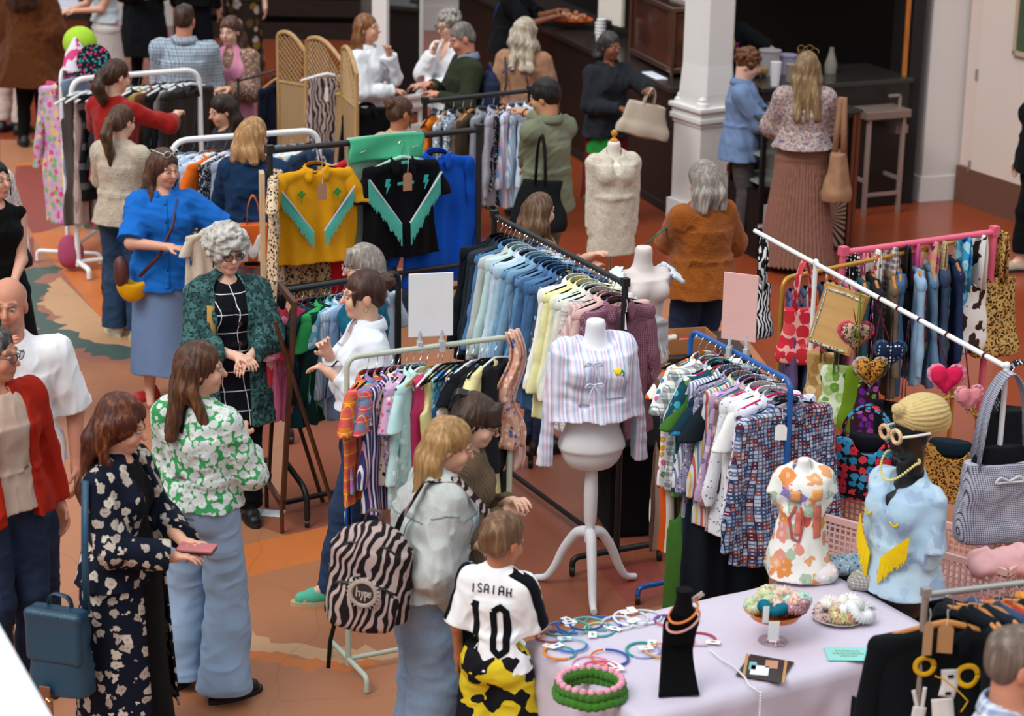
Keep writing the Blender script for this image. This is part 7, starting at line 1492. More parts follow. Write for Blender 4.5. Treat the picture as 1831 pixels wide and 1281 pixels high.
# black form with head, gold turban and fringed shirt
p_ = at(1632, 722, 1.60); r5 = bust('display_mannequin', (p_.x, p_.y, 0), -58, 'black mannequin with a head standing at the right end of the table', gloss('0e0f12', .4), .92, top=1.36, stand='disc')
F = Field((-.2, -.22, 1.28), (.2, .2, 1.66), .006); e = lambda c, r, k=.02: F.ell(V3(*c)+V3(0, 0, 1.47), r, k)
e((0, .018, .028), (.073, .092, .088)); e((0, -.022, -.035), (.059, .068, .078)); e((0, -.062, -.088), (.026, .022, .02)); F.cone((0, -.082, 1.482), (0, -.104, 1.45), .009, .012, .01); F.cone((-.016, -.083, 1.405), (.016, -.083, 1.405), .008, .008, .01)
for q in (1, -1): F.ell((q*.03, -.094, 1.478), (.018, .012, .012), .012, 's'); F.ell((q*.074, .012, 1.458), (.01, .02, .03), .01)
F.cone((0, .02, 1.42), (0, .01, 1.30), .052, .058, .03); V, Q = F.mesh(); fast_obj('head', V, Q, gloss('0b0c0f', .35), r5)
def at_r(name, label, cat, V, Q, mat): o = fast_obj(name, V, Q, mat, None); o.location = r5.location; o.rotation_euler = r5.rotation_euler; return tag(o, label, cat)
F = Field((-.2, -.22, 1.40), (.2, .26, 1.68), .0055); F.ell((0, .055, 1.545), (.098, .135, .088), .02); F.ell((0, .12, 1.50), (.075, .075, .06), .03); F.ell((0, -.135, 1.44), (.12, .12, .09), .01, 's'); F.ell((0, -.075, 1.585), (.032, .03, .028), .01)
X, Y, Z = F.ax[0][:, None, None], F.ax[1][None, :, None], F.ax[2][None, None, :]; F.f = F.f+(.0035*np.sin(np.arctan2(Z-1.56+0*X, X+.0*Y+0*Z)*26)*np.ones_like(F.f)).astype(np.float32); V, Q = F.mesh(); at_r('turban', 'pleated gold turban on the black mannequin head', 'turban', V, Q, cloth('c8b078', .5, .15, .4))
mb = MB()
for q in (1, -1):
    mb.cur = 0; mb.tube([Vector((q*.037+.028*math.cos(t), -.112, 1.482+.028*math.sin(t))) for t in np.linspace(0, 6.283, 22, endpoint=False)], .0085, 8, closed=True); mb.cur = 1; mb.tube([(q*.066, -.108, 1.486), (q*.082, -.05, 1.488), (q*.088, .03, 1.488)], .006, 8)
o = mb.build('sunglasses', [floral('d8b488', ['e8d8c0', 'b87a50'], 120, .4), gloss('ece8e0', .3)]); o.location = r5.location; o.rotation_euler = r5.rotation_euler; tag(o, 'beaded round sunglasses with white arms on the black mannequin', 'sunglasses')
mb = MB()
for k in range(46):
    t = -2.6+5.2*k/45; mb.ball((.092*math.sin(t), -.035-.085*math.cos(t)*(1 if math.cos(t) > 0 else .6), 1.335-.085*max(0, math.cos(t))**1.5-.0*t+.03), .0065, 4)
o = mb.build('bead_necklace', gloss('ded68a', .35)); o.location = r5.location; o.rotation_euler = r5.rotation_euler; tag(o, 'pale yellow bead necklace on the black mannequin', 'necklace')
SKY = blotch('a4c0d4', 'b4cbda', 6, .5, '9ab0cc'); o = wear(r5, SKY, .92, 1.36, hem=-.65, sleeve=.25, fat=.020, name='fringed_shirt', label='pale blue shirt with yellow fringe and moons on the black mannequin', cat='shirt', seed=9, neck=.085, flare=.045, vneck=.75, sl_out=.01)
YEL = cloth('e8c418', crease=.2)
for q in (1, -1):
    mb = MB(); rs = random.Random(5)
    for i in range(26):
        t = i/26; x = q*(.035+.125*t); z = 1.36-.42+.13*t; l = .11*(.85+.25*rs.random()); y = -.150+.045*t**2
        mb.add([(x, y, z), (x+q*.0046, y, z+.005), (x+q*.0042, y-.012, z-l), (x+q*.0008, y-.012, z-l)], [(0, 1, 2, 3)])
    x = mb.build('fringe', YEL, o, smooth=False); thicken(x, .005)
    on_front(o, q*.085, 1.36-.25, [(-.02, .005), (-.005, -.012), (.014, -.008), (.022, .006)], .008, YEL, 'moon_motif')
mb = MB(); mb.grid(lambda u, v: Vector((.105*(u-.5)*2*(1-.1*v)+0, -.03-.10*(1-abs(u-.5)*1.2)-.012-.02*v*(1-abs(u-.5)), 1.30-.06*(1-abs(u-.5)*2)*1.2-.035*v)) if abs(u-.5) > .12 else Vector((.105*(u-.5)*2, -.125, 1.24)), 24, 3)
# ------------------------------------------------------------------ lavender table and what lies on it
TZ = .76; TL = at(950, 1140, TZ).to_2d(); TB = at(1285, 1063, TZ).to_2d(); td = (TB-TL).normalized(); tn = Vector((td.y, -td.x)); ff_ = at(1340, 1232, TZ).to_2d(); TD = (ff_-TL).dot(tn); TLN = 1.50; trz = math.degrees(math.atan2(td.y, td.x)); tc_ = TL+td*TLN/2+tn*TD/2
r_ = empty('market_table', (tc_.x, tc_.y, 0), trz, 'folding market table under the lavender cloth', 'table')
mb = MB(); mb.box((0, 0, TZ-.025), (TLN-.02, TD-.02, .03)); mb.build('table_top', gloss('d8d8d4', .5), r_, smooth=False)
for sx in (-1, 1):
    for sy in (-1, 1): mb = MB(); mb.tube([(sx*(TLN/2-.1), sy*(TD/2-.1), 0), (sx*(TLN/2-.1), sy*(TD/2-.1), TZ-.04)], .014, 8); mb.build('leg', gloss('8a8c90', .4, .5), r_)
def clothmesh(L_, D_, z, drop, amp=.018, n=90, m_=60):
    mb = MB(); xs = [-.5-(drop/L_)+(1+2*drop/L_)*i/n for i in range(n+1)]; ys = [-.5-(drop/D_)+(1+2*drop/D_)*j/m_ for j in range(m_+1)]
    def P(i, j):
        x, y = xs[i]*L_, ys[j]*D_; ex = max(0, abs(x)-L_/2); ey = max(0, abs(y)-D_/2); cx = max(-L_/2, min(L_/2, x)); cy = max(-D_/2, min(D_/2, y)); dz = math.hypot(ex, ey); dz = min(dz, drop)
        fold = amp*min(1, dz*4)*(math.sin(x*17+y*13)+.5*math.sin(x*31-y*23)); sx = (1 if x > 0 else -1); sy = (1 if y > 0 else -1)
        px_ = cx+sx*(ex > 0)*(.012+max(0, fold)+.05*dz); py_ = cy+sy*(ey > 0)*(.012+max(0, fold)+.05*dz)
        if ex > 0 and ey > 0: px_ = cx+sx*(.012+ex/(ex+ey)*dz*.25); py_ = cy+sy*(.012+ey/(ex+ey)*dz*.25)
        rip = .0018*math.sin(x*9+y*21)+.0014*math.sin(x*23-y*6) if dz == 0 else 0
        return (px_, py_, z+rip-dz+.004)
    vs = [P(i, j) for j in range(m_+1) for i in range(n+1)]; mb.add(vs, [(j*(n+1)+i, j*(n+1)+i+1, (j+1)*(n+1)+i+1, (j+1)*(n+1)+i) for j in range(m_) for i in range(n)]); return mb
o = clothmesh(TLN, TD, TZ-.008, .66).build('tablecloth', cloth('c8bfce', .85, .03, .5, 5), auto=0); place(o, (tc_.x, tc_.y, 0), trz); tag(o, 'plain lavender cloth covering the market table', 'tablecloth'); thicken(o, .003)
TT = TZ+.0
def ont(px, py, z=0): return at(px, py, TT+z)
# crochet ring
r_ = empty('crochet_ring', ont(1055, 1244), 0, 'green crochet ring with pink bobbles near the front left of the table', 'headband')
R1, R2 = .125, .105
for k, (z, rr, hh) in enumerate(((.012, .128, .012), (.045, .120, .016))):
    mb = MB(); mb.tube([Vector((rr*math.cos(t), rr*.92*math.sin(t), z+.004*math.sin(t*5))) for t in np.linspace(0, 6.283, 90, endpoint=False)], [.020+.003*math.sin(i*2.1) for i in range(90)], 10, closed=True); mb.build('crochet_band', knit('3f7a26', scale=160), r_)
for k in range(24): t = k*2*math.pi/24; mb = MB(); mb.ball((.122*math.cos(t), .113*math.sin(t), .066), .015, 6, (1, 1, .9)); mb.build('bobble', knit('e8a0b4', scale=200), r_)
mb = MB()
for k in range(40): t = k*2*math.pi/40+.05; mb.ball((.132*math.cos(t), .122*math.sin(t), .018+.01*math.sin(k*2.4)), .004, 4)
mb.build('bead_row', gloss('d8e0d0', .3), r_)
mb = MB(); mb.bbox((0, 0, .003), (.05, .035, .003), .001); mb.tube(arc([(-.015, .0, .006), (-.015, .008, .008), (.015, .008, .008), (.015, -.004, .006)], .004), .003, 5); o = mb.build('orange_clip', gloss('e89438', .5)); place(o, ont(1062, 1250), 10); tag(o, 'small orange clip lying inside the green crochet ring', 'clip')
# beaded headbands with swing tickets
HBN = [(985, 1140, .062, '3a6aa8', 'c04a60', 'blue and red'), (1000, 1128, .066, '5a7ac0', '2a8a90', 'blue and teal'), (1025, 1125, .068, '2a5aa8', '4ab0a8', 'royal blue and turquoise'), (1048, 1120, .070, '1c4a98', '60b0b0', 'dark blue'), (1072, 1128, .068, '4a9aa0', 'b8c890', 'teal and pale green'), (1078, 1118, .075, '2a56a8', '3a9a9a', 'wide blue and teal'), (1105, 1118, .070, 'c8d4e0', 'd8dce0', 'pale blue'), (1128, 1110, .078, 'e0e4e8', 'd0d8dc', 'white'), (1150, 1105, .075, 'd4dcdc', 'c0d0d0', 'pale grey'),
       (1055, 1190, .075, 'e07aa0', 'e8a0b8', 'pink'), (1090, 1180, .078, '2a50a8', 'e06a30', 'blue and orange'), (1072, 1200, .070, 'd84a7a', 'e898b0', 'bright pink'), (1150, 1165, .075, '2a9a90', '8a90c8', 'turquoise and lilac'), (1000, 1170, .066, 'e08a3a', '3a9a8a', 'orange and green'), (1022, 1158, .064, '3a7ac0', '7ac0c0', 'sky blue'), (1215, 1150, .062, 'e0762a', 'e89a5a', 'orange'), (1250, 1145, .066, 'a83a50', 'c8a0b0', 'plum and pink'), (1190, 1112, .05, '7a4a98', 'c8507a', 'purple'), (1225, 1108, .055, '5a5a70', 'b0a8b8', 'grey lilac'), (1185, 1168, .07, 'd0a070', 'e08a50', 'tan and coral')]
hb_n = {}
for k, (x, y, r, c1, c2, nm) in enumerate(HBN):
    P_ = ont(x, y); r_ = empty('beaded_headband', (P_.x, P_.y, TT+.0045+.0022*(k % 4)), (k*67) % 360, f'{nm} beaded headband lying on the lavender table', 'headband', 'beaded headbands on the lavender table')
    for j, (c, a0, a1) in enumerate(((c1, -.2, 2.6), (c2, 2.7, 5.3))):
        mb = MB(); n = 40; mb.tube([Vector((r*math.cos(a0+(a1-a0)*i/n), r*.9*math.sin(a0+(a1-a0)*i/n), 0)) for i in range(n+1)], [(.0058 if i % 2 else .0042)*(1.1 if j == 0 else .85) for i in range(n+1)], 7); mb.build('bead_string', gloss(c, .35), r_)
    mb = MB(); mb.bbox((r*math.cos(5.8), r*.9*math.sin(5.8), .004), (.058, .034, .0015), .0005); t_ = mb.build('ticket', gloss('efece8', .6), r_); mb = MB(); mb.lathe([(.009, 0), (.009, .001)], 14, (r*math.cos(5.8), r*.9*math.sin(5.8), .005), (1.2, .7)); mb.build('printed_oval', gloss(c1, .5), t_)
# necklace stand
P_ = ont(1210, 1238); r_ = empty('necklace_stand', (P_.x, P_.y, TT+.004), 8, 'black velvet curved necklace stand near the front of the table', 'stand'); h_ = zof(P_.x, P_.y, 1046)-TT; BV = cloth('08090b', .95, crease=.05)
mb = MB(); n = 22
def prof(v): return (.062-.02*math.sin(v*math.pi)*.9+(-.012 if v > .75 else 0)*(v-.75)*4, .03+.055*(v-.45)**2*4-.01)
def fn(u, v):
    hw_ = .080*(1-.25*math.sin(v*math.pi))*(1 if v < .8 else 1-.55*((v-.8)/.2)); y = -.045+.10*math.sin(v*math.pi)*.75-.02*v; y += .018*math.cos((u-.5)*3.0)*(-1 if v > .5 else .2)
    return Vector(((u-.5)*2*hw_, y, v*h_*.84))
mb.grid(fn, 12, n); o = mb.build('panel', BV, r_, auto=0); thicken(o, .022, 0)
mb = MB(); mb.lathe([(.045, h_*.80), (.034, h_*.86), (.030, h_*.93), (.033, h_), (.001, h_*1.005)], 22, (0, -.055, 0)); mb.build('neck', BV, r_); mb = MB(); mb.bbox((0, .02, .005), (.105, .13, .01), .002); mb.build('base', BV, r_)
for c, dz, rr, lab in (('e88a4a', .0, .055, 'orange bead necklace, upper of the two on the black velvet stand'), ('d8a09a', -.035, .062, 'dusty pink bead necklace, lower of the two on the black velvet stand')):
    mb = MB()
    for k in range(44): t = k*2*math.pi/44; mb.ball((rr*math.cos(t), -.058+rr*.75*math.sin(t), h_*.80+dz+.022*math.sin(t)+rr*math.cos(t)*.45), .0058, 4)
    o = mb.build('bead_necklace', gloss(c, .35)); place(o, r_.location, 8); tag(o, lab, 'necklace')
mb = MB(); mb.bbox((0, 0, 0), (.065, .002, .032), .0008); o = mb.build('price_card', gloss('f0ece8', .5)); place(o, (P_.x+.055, P_.y-.05, TT+h_*.93), 8, 30, -35); tag(o, 'white card with an orange oval clipped to the orange necklace', 'card'); mb = MB(); mb.lathe([(.010, 0), (.010, .001)], 14, (0, -.0015, 0), (1, .7), Matrix.Rotation(math.pi/2, 3, 'X')); mb.build('printed_oval', gloss('e08a4a', .5), o)
# glass cake stand with scrunchies
def scrunchie(loc, r, mat, label, seed=0, tilt=(0, 0)):
    mb = MB(); n = 54; rs = random.Random(seed); pts = [Vector((r*math.cos(t), r*math.sin(t), .006*math.sin(t*3+seed))) for t in np.linspace(0, 6.283, n, endpoint=False)]; mb.tube(pts, [r*.52*(1+.28*(1 if i % 2 else -1)*rs.uniform(.6, 1.2)) for i in range(n)], 12, closed=True)
    o = mb.build('scrunchie', mat, auto=0); place(o, loc, seed*40, tilt[0], tilt[1]); return tag(o, label, 'scrunchie', 'scrunchies on the cake stand and plate')
P_ = ont(1382, 1146); r_ = empty('cake_stand', P_, 0, 'clear glass cake stand with an amber rim heaped with scrunchies', 'cake stand'); gh = .11
mb = MB(); mb.lathe([(.062, 0), (.060, .004), (.02, .018), (.011, .04), (.010, .07), (.018, gh-.01)], 30); mb.build('foot', glassy('e8dce4'), r_); mb = MB(); mb.lathe([(.02, gh-.01), (.10, gh), (.115, gh+.022), (.12, gh+.03), (.116, gh+.03), (.108, gh+.024), (.095, gh+.006), (.02, gh)], 36); mb.build('amber_bowl', gloss('d86a14', .12), r_)
sc_ = [((-.06, .02, .05), .036, floral('c8d0a8', ['7ab0a0', 'e8e0c8', 'd8d070'], 60, .4), 'pale green patterned scrunchie at the left of the glass cake stand'), ((-.01, -.045, .055), .034, cloth('0e6a84', .4), 'teal satin scrunchie at the front of the glass cake stand'), ((.04, .01, .065), .038, floral('e4c8b8', ['d87a60', 'e8e0d0', 'b8c890'], 60, .4), 'peach flowered scrunchie on top of the glass cake stand'), ((.075, -.03, .05), .034, floral('a87a80', ['d8b0b0', '6a4a50'], 70, .4), 'dusky pink scrunchie at the right of the glass cake stand'), ((.0, .06, .06), .036, floral('d8c8a8', ['a88a5a', 'e8e0cc'], 60, .4), 'cream patterned scrunchie at the back of the glass cake stand'), ((.09, .04, .055), .034, floral('b8d8cc', ['5aa89a', 'e8f0e8'], 60, .4), 'mint scrunchie at the back right of the glass cake stand')]
for k, (c, r, m_, lb) in enumerate(sc_): scrunchie(P_+Vector((c[0], c[1], gh+c[2])), r*1.2, m_, lb, k+1, ((k*23) % 40-20, (k*31) % 50-25))
for dx, dz, lb in ((-.015, .10, 'long white ticket hanging at the front of the glass cake stand'), (-.05, .17, 'narrow white ticket standing among the scrunchies')):
    mb = MB(); mb.bbox((0, 0, 0), (.045 if dx > -.03 else .025, .0015, .085 if dx > -.03 else .075), .0005); o = mb.build('price_card', gloss('e8ecee', .5)); place(o, P_+Vector((dx, -.125, dz if dx < -.03 else gh-.01)), 6, 4); tag(o, lb, 'card')
# plate with scrunchies
P_ = ont(1500, 1108); mb = MB(); mb.lathe([(.05, 0), (.09, .008), (.11, .016), (.112, .018), (.09, .012), (.05, .005)], 32); o = mb.build('plate', gloss('e4dcdc', .25)); o.location = P_; tag(o, 'pale china plate holding white and flowered scrunchies', 'plate')
for k, (c, r, m_, lb) in enumerate([((-.05, -.01, .035), .036, floral('c8b0a8', ['8a5a58', 'e0d0c8'], 70, .4), 'brown and pink flowered scrunchie at the left of the plate'), ((.01, -.045, .035), .034, floral('c8b88a', ['c86a50', '8a9a60', 'e8e0c0'], 60, .4), 'olive and coral scrunchie at the front of the plate'), ((.03, .02, .055), .042, cloth('ecebe6'), 'large white scrunchie in the middle of the plate'), ((.08, -.03, .05), .038, cloth('e4e6e6'), 'white scrunchie at the right edge of the plate'), ((-.02, .05, .05), .038, cloth('e8e0d8'), 'cream scrunchie at the back of the plate')]): scrunchie(P_+Vector(c), r*1.15, m_, lb, k+11, ((k*29) % 40-20, (k*17) % 50-25))
# cards, cloths, pearls
def card(px, py, w_, d_, mat, label, rz, nm='card', z=.006, cat='card'):
    mb = MB(); mb.bbox((0, 0, 0), (w_, d_, .003), .001); o = mb.build(nm, mat, smooth=False); place(o, ont(px, py, z), rz); return tag(o, label, cat)
o = card(1516, 1170, .135, .095, gloss('86cfc8', .5), 'turquoise card with gold handwriting at the front right of the table', trz-30); o.scale = (1.3, 1.3, 1)
mb = MB()
for j, (y0_, pts) in enumerate(((.018, 7), (.0, 9), (-.018, 5))):
    mb.tube([((i/(pts*3)-.5)*.012*pts*.9, y0_+.006*math.sin(i*2.1+j), .003) for i in range(pts*3+1)], .0011, 4)
mb.build('gold_lettering', gloss('c8a848', .3, .6), o)
o = card(1368, 1196, .145, .125, gloss('2a2224', .4), 'printed photo leaflet on the lavender table beside the pearl string', trz+38, 'leaflet'); o.scale = (1.45, 1.45, 1)
for nm, c, d, col in (('border', (-.0, .055, .002), (.14, .008, .002), 'b88a50'), ('border', (0, -.055, .002), (.14, .008, .002), 'b88a50'), ('pale_blob', (-.02, .01, .002), (.06, .05, .002), 'e4ecec'), ('pale_blob', (.03, -.01, .002), (.05, .035, .002), 'c08a6a'), ('pale_blob', (.0, .035, .002), (.05, .02, .002), '7ab8b4')): mb = MB(); mb.bbox(c, d, .0009, rz=12); mb.build(nm, gloss(col, .4), o, smooth=False)
mb = MB(); pl = [(1270, 1163), (1290, 1180), (1315, 1195), (1332, 1212), (1340, 1226)]; pp = [ont(*q, .011) for q in pl]; fine = []
for a, b in zip(pp, pp[1:]): n = max(2, int((b-a).length/.009)); fine += [a+(b-a)*i/n for i in range(n)]
e_ = pp[-1]+Vector((tn.x, tn.y, 0))*.045; fine += [pp[-1]+(e_-pp[-1])*i/5 for i in range(5)]; fine += [e_+Vector((tn.x*.03, tn.y*.03, -.012*i)) for i in range(30)]
mb.tube(fine, .0012, 5)
for q in fine: mb.ball(q, .0048, 5)
tag(mb.build('pearl_string', gloss('e8e4e4', .15)), 'string of pearls running over the front edge of the lavender table', 'pearls')
def heap(px, py, size, mat, label, seed, nm='folded_cloth', z=0):
    F = Field((-.25, -.2, -.02), (.25, .2, .2), .007); rs = random.Random(seed)
    F.ell((0, 0, .03), (size, size*.6, .05), .02); F.ell((size*.3, .03, .05), (size*.5, size*.4, .035), .02); F.wave(.012, 30, seed); F.cut_below(0); V, Q = F.mesh(); o = fast_obj(nm, V, Q, mat); o.location = ont(px, py, z); return tag(o, label, 'cloth')
heap(1512, 1022, .13, floral('8aa0ac', ['4a6070', 'b8c8d0'], 60, .4), 'crumpled grey blue patterned cloth beside the mannequin in the blue shirt', 3); heap(1552, 1052, .09, plaid('d0ccc4', '6a6660', '3a3a3a', .014, .5, .1), 'crumpled brown gingham cloth on the table', 5); heap(1455, 1040, .10, floral('dcd0d0', ['a8c8b8', 'd8a0a0', 'e8e8e0'], 40, .45), 'heap of pale marbled scarves behind the cake stand', 7)
card(1535, 1084, .13, .06, dots('d8d8dc', '4a4a50', 90, .3), 'pale spotted card box behind the plate of scrunchies', trz-8, 'card_box', .015)
# ------------------------------------------------------------------ crates and bags on the right
cz = .62
def crate(loc, rz, w_, d_, h_, mat, label):
    r_ = empty('plastic_crate', loc, rz, label, 'crate'); mb = MB()
    for sx, sy, lw, ld in ((0, -1, w_, .012), (0, 1, w_, .012), (-1, 0, .012, d_), (1, 0, .012, d_)):
        cx, cy = sx*w_/2, sy*d_/2; mb.box((cx, cy, .02), (max(lw, .012), max(ld, .012), .03)); mb.box((cx, cy, h_-.015), (max(lw, .02), max(ld, .02), .03))
        L_ = lw if sy else ld; n = int(L_/.028)
        for k in range(n+1):
            t = -L_/2+L_*k/n; mb.box((cx+(t if sy else 0), cy+(0 if sy else t), h_/2), (.010, .010, h_-.03))
        for z in np.arange(.05, h_-.02, .03): mb.box((cx, cy, z), (lw if sy else .008, ld if sx else .008, .008))
    mb.build('lattice', mat, r_, smooth=False); mb = MB(); mb.box((0, 0, .012), (w_, d_, .01)); mb.build('bottom', mat, r_, smooth=False); return r_
CR = gloss('dcb0a8', .45)
c1 = at(1560, 940, .70); c2_ = at(1745, 1000, .70)
for k, (c, lb) in enumerate(((c1, 'pale pink plastic lattice crate under the rose patterned bag'), (c2_, 'pale pink plastic lattice crate behind the blue shirted mannequin'))): crate((c.x+.02, c.y+.12, .50), -38, .50, .34, .22, CR, lb)
cm = (c1+c2_)/2; r_ = empty('side_table', (cm.x+.02, cm.y+.14, 0), -38, 'dark cloth covered side table carrying the pink crates', 'table'); mb = MB(); mb.bbox((0, 0, .48), (1.15, .5, .03), .01); mb.build('table_top', cloth('101014'), r_); mb = MB(); mb.bbox((0, 0, .235), (1.08, .44, .46), .02); mb.build('skirt_cloth', cloth('0c0c10'), r_)
# hanging bags on the pink rail
pq = pb-pa; prz = math.degrees(math.atan2(pq.y, pq.x))
def onp(t, z=1.47, off=0): p = pa+pq*t; return Vector((p.x, p.y-off, z))
RUF = [(.06, (.12, .05, .20), dots('101216', 'e8e8e8', 40, .45), 'strap bag with black and white harlequin print at the left of the pink rail', .36), (.12, (.12, .05, .16), cloth('dc7aa0'), 'narrow plain pink strap bag on the pink rail', .42), (.20, (.20, .07, .26), floral('ece8e4', ['c8302a', 'ece8e4', '4a5a3a', 'd84a3a'], 24, .36), 'white cherry print strap bag on the pink rail', .30), (.31, (.20, .07, .28), plaid('c8b8b4', '3a3438', 'e8e0dc', .035, .35, .12), 'grey and pink tartan strap bag on the pink rail', .32),
       (.40, (.22, .10, .36), leather('0d0d0f', .35), 'shiny black strap bag in the middle of the pink rail', .26), (.47, (.14, .06, .22), cloth('d85a9a'), 'bright pink strap bag right of the shiny black one', .34), (.575, (.20, .08, .30), floral('d88a84', ['8a6a3a', 'e0c8c8', 'a84a80', '6a2a50', 'c8b070'], 20, .45), 'coral and plum flowered strap bag on the pink rail', .30), (.645, (.22, .08, .30), plaid('c4b48c', 'a8986c', '2a2420', .05, .25, .05), 'beige tartan strap bag on the pink rail', .36), (.80, (.24, .08, .34), floral('3aa0d0', ['7ac8e4', '1c4ab0', '2a70c8', 'a8dce8'], 16, .5), 'bright blue flowered strap bag on the pink rail', .32),
       (.905, (.24, .08, .34), blotch('e8e4e0', '3a2622', 13, .56), 'brown and white cow print strap bag on the pink rail', .32), (1.06, (.24, .10, .40), leopard('c09a5a', '1c140e', '9a6a30', 60), 'leopard print strap bag at the right end of the pink rail', .30)]
for k, (t, sz, m_, lb, hh) in enumerate(RUF): sack('strap_bag', onp(t, 1.475, .0), prz+[8, -6, 4][k % 3], (sz[0]*1.2, sz[1]*1.2, sz[2]*1.15), m_, lb, hh=hh, hw=.075 if k not in (1, 5) else .04, holdw=.12, pinch=.55, seed=k, res=.0075, cat='bag')
# hanging on the white pole
def onw(t, z=1.56): return Vector((qa_.x+qv.x*t, qa_.y+qv.y*t, z))
sack('strap_bag', onw(.045), 20, (.15, .08, .30), zebra('ecebea', '101012', 16, (1, 1, 1), 6, .5), 'black and white zebra ruffled bag at the far end of the white pole', hh=.28, hw=.055, holdw=.12, pinch=.5)
sack('tote_bag', onw(.235, 1.56), 12, (.24, .08, .30), floral('e8a8a4', ['c8303a', 'd84a50', 'c8283a'], 15, .62, .25, .25), 'red and pink scallop print tote on the white pole', hh=.28, hw=.035, holdw=.35, pinch=.1)
L = onw(.42, 1.51); r_ = empty('canvas_picture', L, 0, 'back of a stretched canvas picture hanging from the white pole', 'picture'); r_.rotation_euler = (math.radians(-6), math.radians(13), math.radians(-22))
mb = MB(); mb.bbox((0, 0, -.165), (.235, .022, .33), .003); mb.build('frame', wood('c89a5c', 'b08040', 2), r_, smooth=False); mb = MB(); mb.box((0, -.0115, -.165), (.205, .002, .30)); mb.build('backing', wood('d8ac70', 'cc9c60', 0, .5), r_, smooth=False)
mb = MB(); mb.tube([(-.09, -.015, -.03), (0, -.018, -.025), (.09, -.015, -.035)], .005, 6); mb.tube([(-.102, -.014, -.03), (-.100, -.016, -.15), (-.104, -.014, -.30)], .004, 6); mb.tube([(-.10, -.015, -.315), (0, -.017, -.318), (.08, -.015, -.315)], .006, 6); mb.build('torn_tape', floral('c8d0cc', ['2a4a60', 'e8ecec', '6a8a9a'], 60, .4), r_)
mb = MB(); mb.tube([(-.05, 0, 0), (-.03, .0, .05), (.03, 0, .05), (.05, 0, 0)], .002, 5); mb.build('hanging_wire', M_CHROME, r_)
for t, sz, m_, lb, hh in ((.33, (.16, .08, .30), floral('b8905c', ['d8bc8c', 'a07a44'], 18, .5), 'tan patterned cloth bag below the canvas picture', .46), (.39, (.18, .08, .30), floral('dce4cc', ['6aa03a', '3a7a2a', 'a8c878'], 18, .5), 'white bag with green leaves below the canvas picture', .48), (.47, (.12, .07, .34), cloth('6a8a1c'), 'olive green gathered strap bag right of the canvas picture', .42), (.52, (.14, .07, .40), floral('3a1c30', ['a03aa0', '7ab03a', 'd070b0', '6a2a90'], 26, .45), 'dark strap bag covered in purple flowers', .46),
                     (.60, (.16, .06, .30), cloth('14141a'), 'plain black bag hanging low in the middle of the white pole', .50), (.66, (.14, .06, .26), floral('1c1c24', ['a03a3a', '4a2a3a'], 26, .4), 'black and wine red bag hanging low from the white pole', .54)):
    sack('strap_bag', onw(t, 1.56), -10, sz, m_, lb, hh=hh, hw=.05, holdw=.12, pinch=.4, seed=int(t*100), res=.0075)
def heart(px, py, t, s_, mat, frillm, label, tiltz=0, body='heart'):
    P_ = atY(px, py, onw(t).y-.05); r_ = empty('stuffed_heart', P_, tiltz, label, 'heart charm'); F = Field((-.14, -.08, -.14), (.14, .08, .14), .005); z0 = 0
    for q in (1, -1): F.ell((q*.030*s_, 0, .022*s_), (.036*s_, .024*s_, .034*s_), .012); F.cone((q*.03*s_, 0, .0), (0, 0, -.05*s_), .026*s_, .008*s_, .015)
    F.wave(.002, 60, 2); V, Q = F.mesh(); fast_obj('pad', V, Q, mat, r_, relax=2)
    mb = MB(); n = 60; vs = []
    for i in range(n):
        a = i*2*math.pi/n; hx = 16*math.sin(a)**3; hz = 13*math.cos(a)-5*math.cos(2*a)-2*math.cos(3*a)-math.cos(4*a)
        for k, f in enumerate((.0038, .0052)): vs.append((hx*f*s_, (.008*math.sin(i*2.2))*k, (hz+1)*f*s_))
    mb.add(vs, [(2*i, 2*i+1, (2*i+3) % (2*n), (2*i+2) % (2*n)) for i in range(n)]); o = mb.build('frill', frillm, r_, auto=0); thicken(o, .003)
    zt_ = 1.55-P_.z; pw_ = onw(t, 1.55)-P_; Rz = Matrix.Rotation(-math.radians(tiltz), 3, 'Z'); mb = MB(); mb.tube([(0, 0, .05*s_), Rz@pw_], .0035, 6); mb.build('ribbon', cloth('5a1c2c'), r_); return r_
heart(1530, 600, .42, 1.15, leopard('c8a890', '6a4030', 'd8c0a8', 50), cloth('d84a68'), 'coral ruffled heart charm on a striped cord'); heart(1591, 632, .52, 1.05, dots('16284a', 'dce0e4', 52, .3), cloth('3a5a78'), 'navy heart charm with white dots'); heart(1557, 664, .56, 1.15, leopard('c88a3a', '4a2a10', 'a86a20', 70), cloth('b8a898'), 'leopard print heart charm with a grey frill')
heart(1692, 678, .76, 1.15, cloth('d0204e'), cloth('e88aa8'), 'deep pink heart charm with a pale frill'); heart(1732, 712, .86, .95, cloth('dc8a90', .4), cloth('e0a0a4'), 'pale pink satin heart charm', 20)
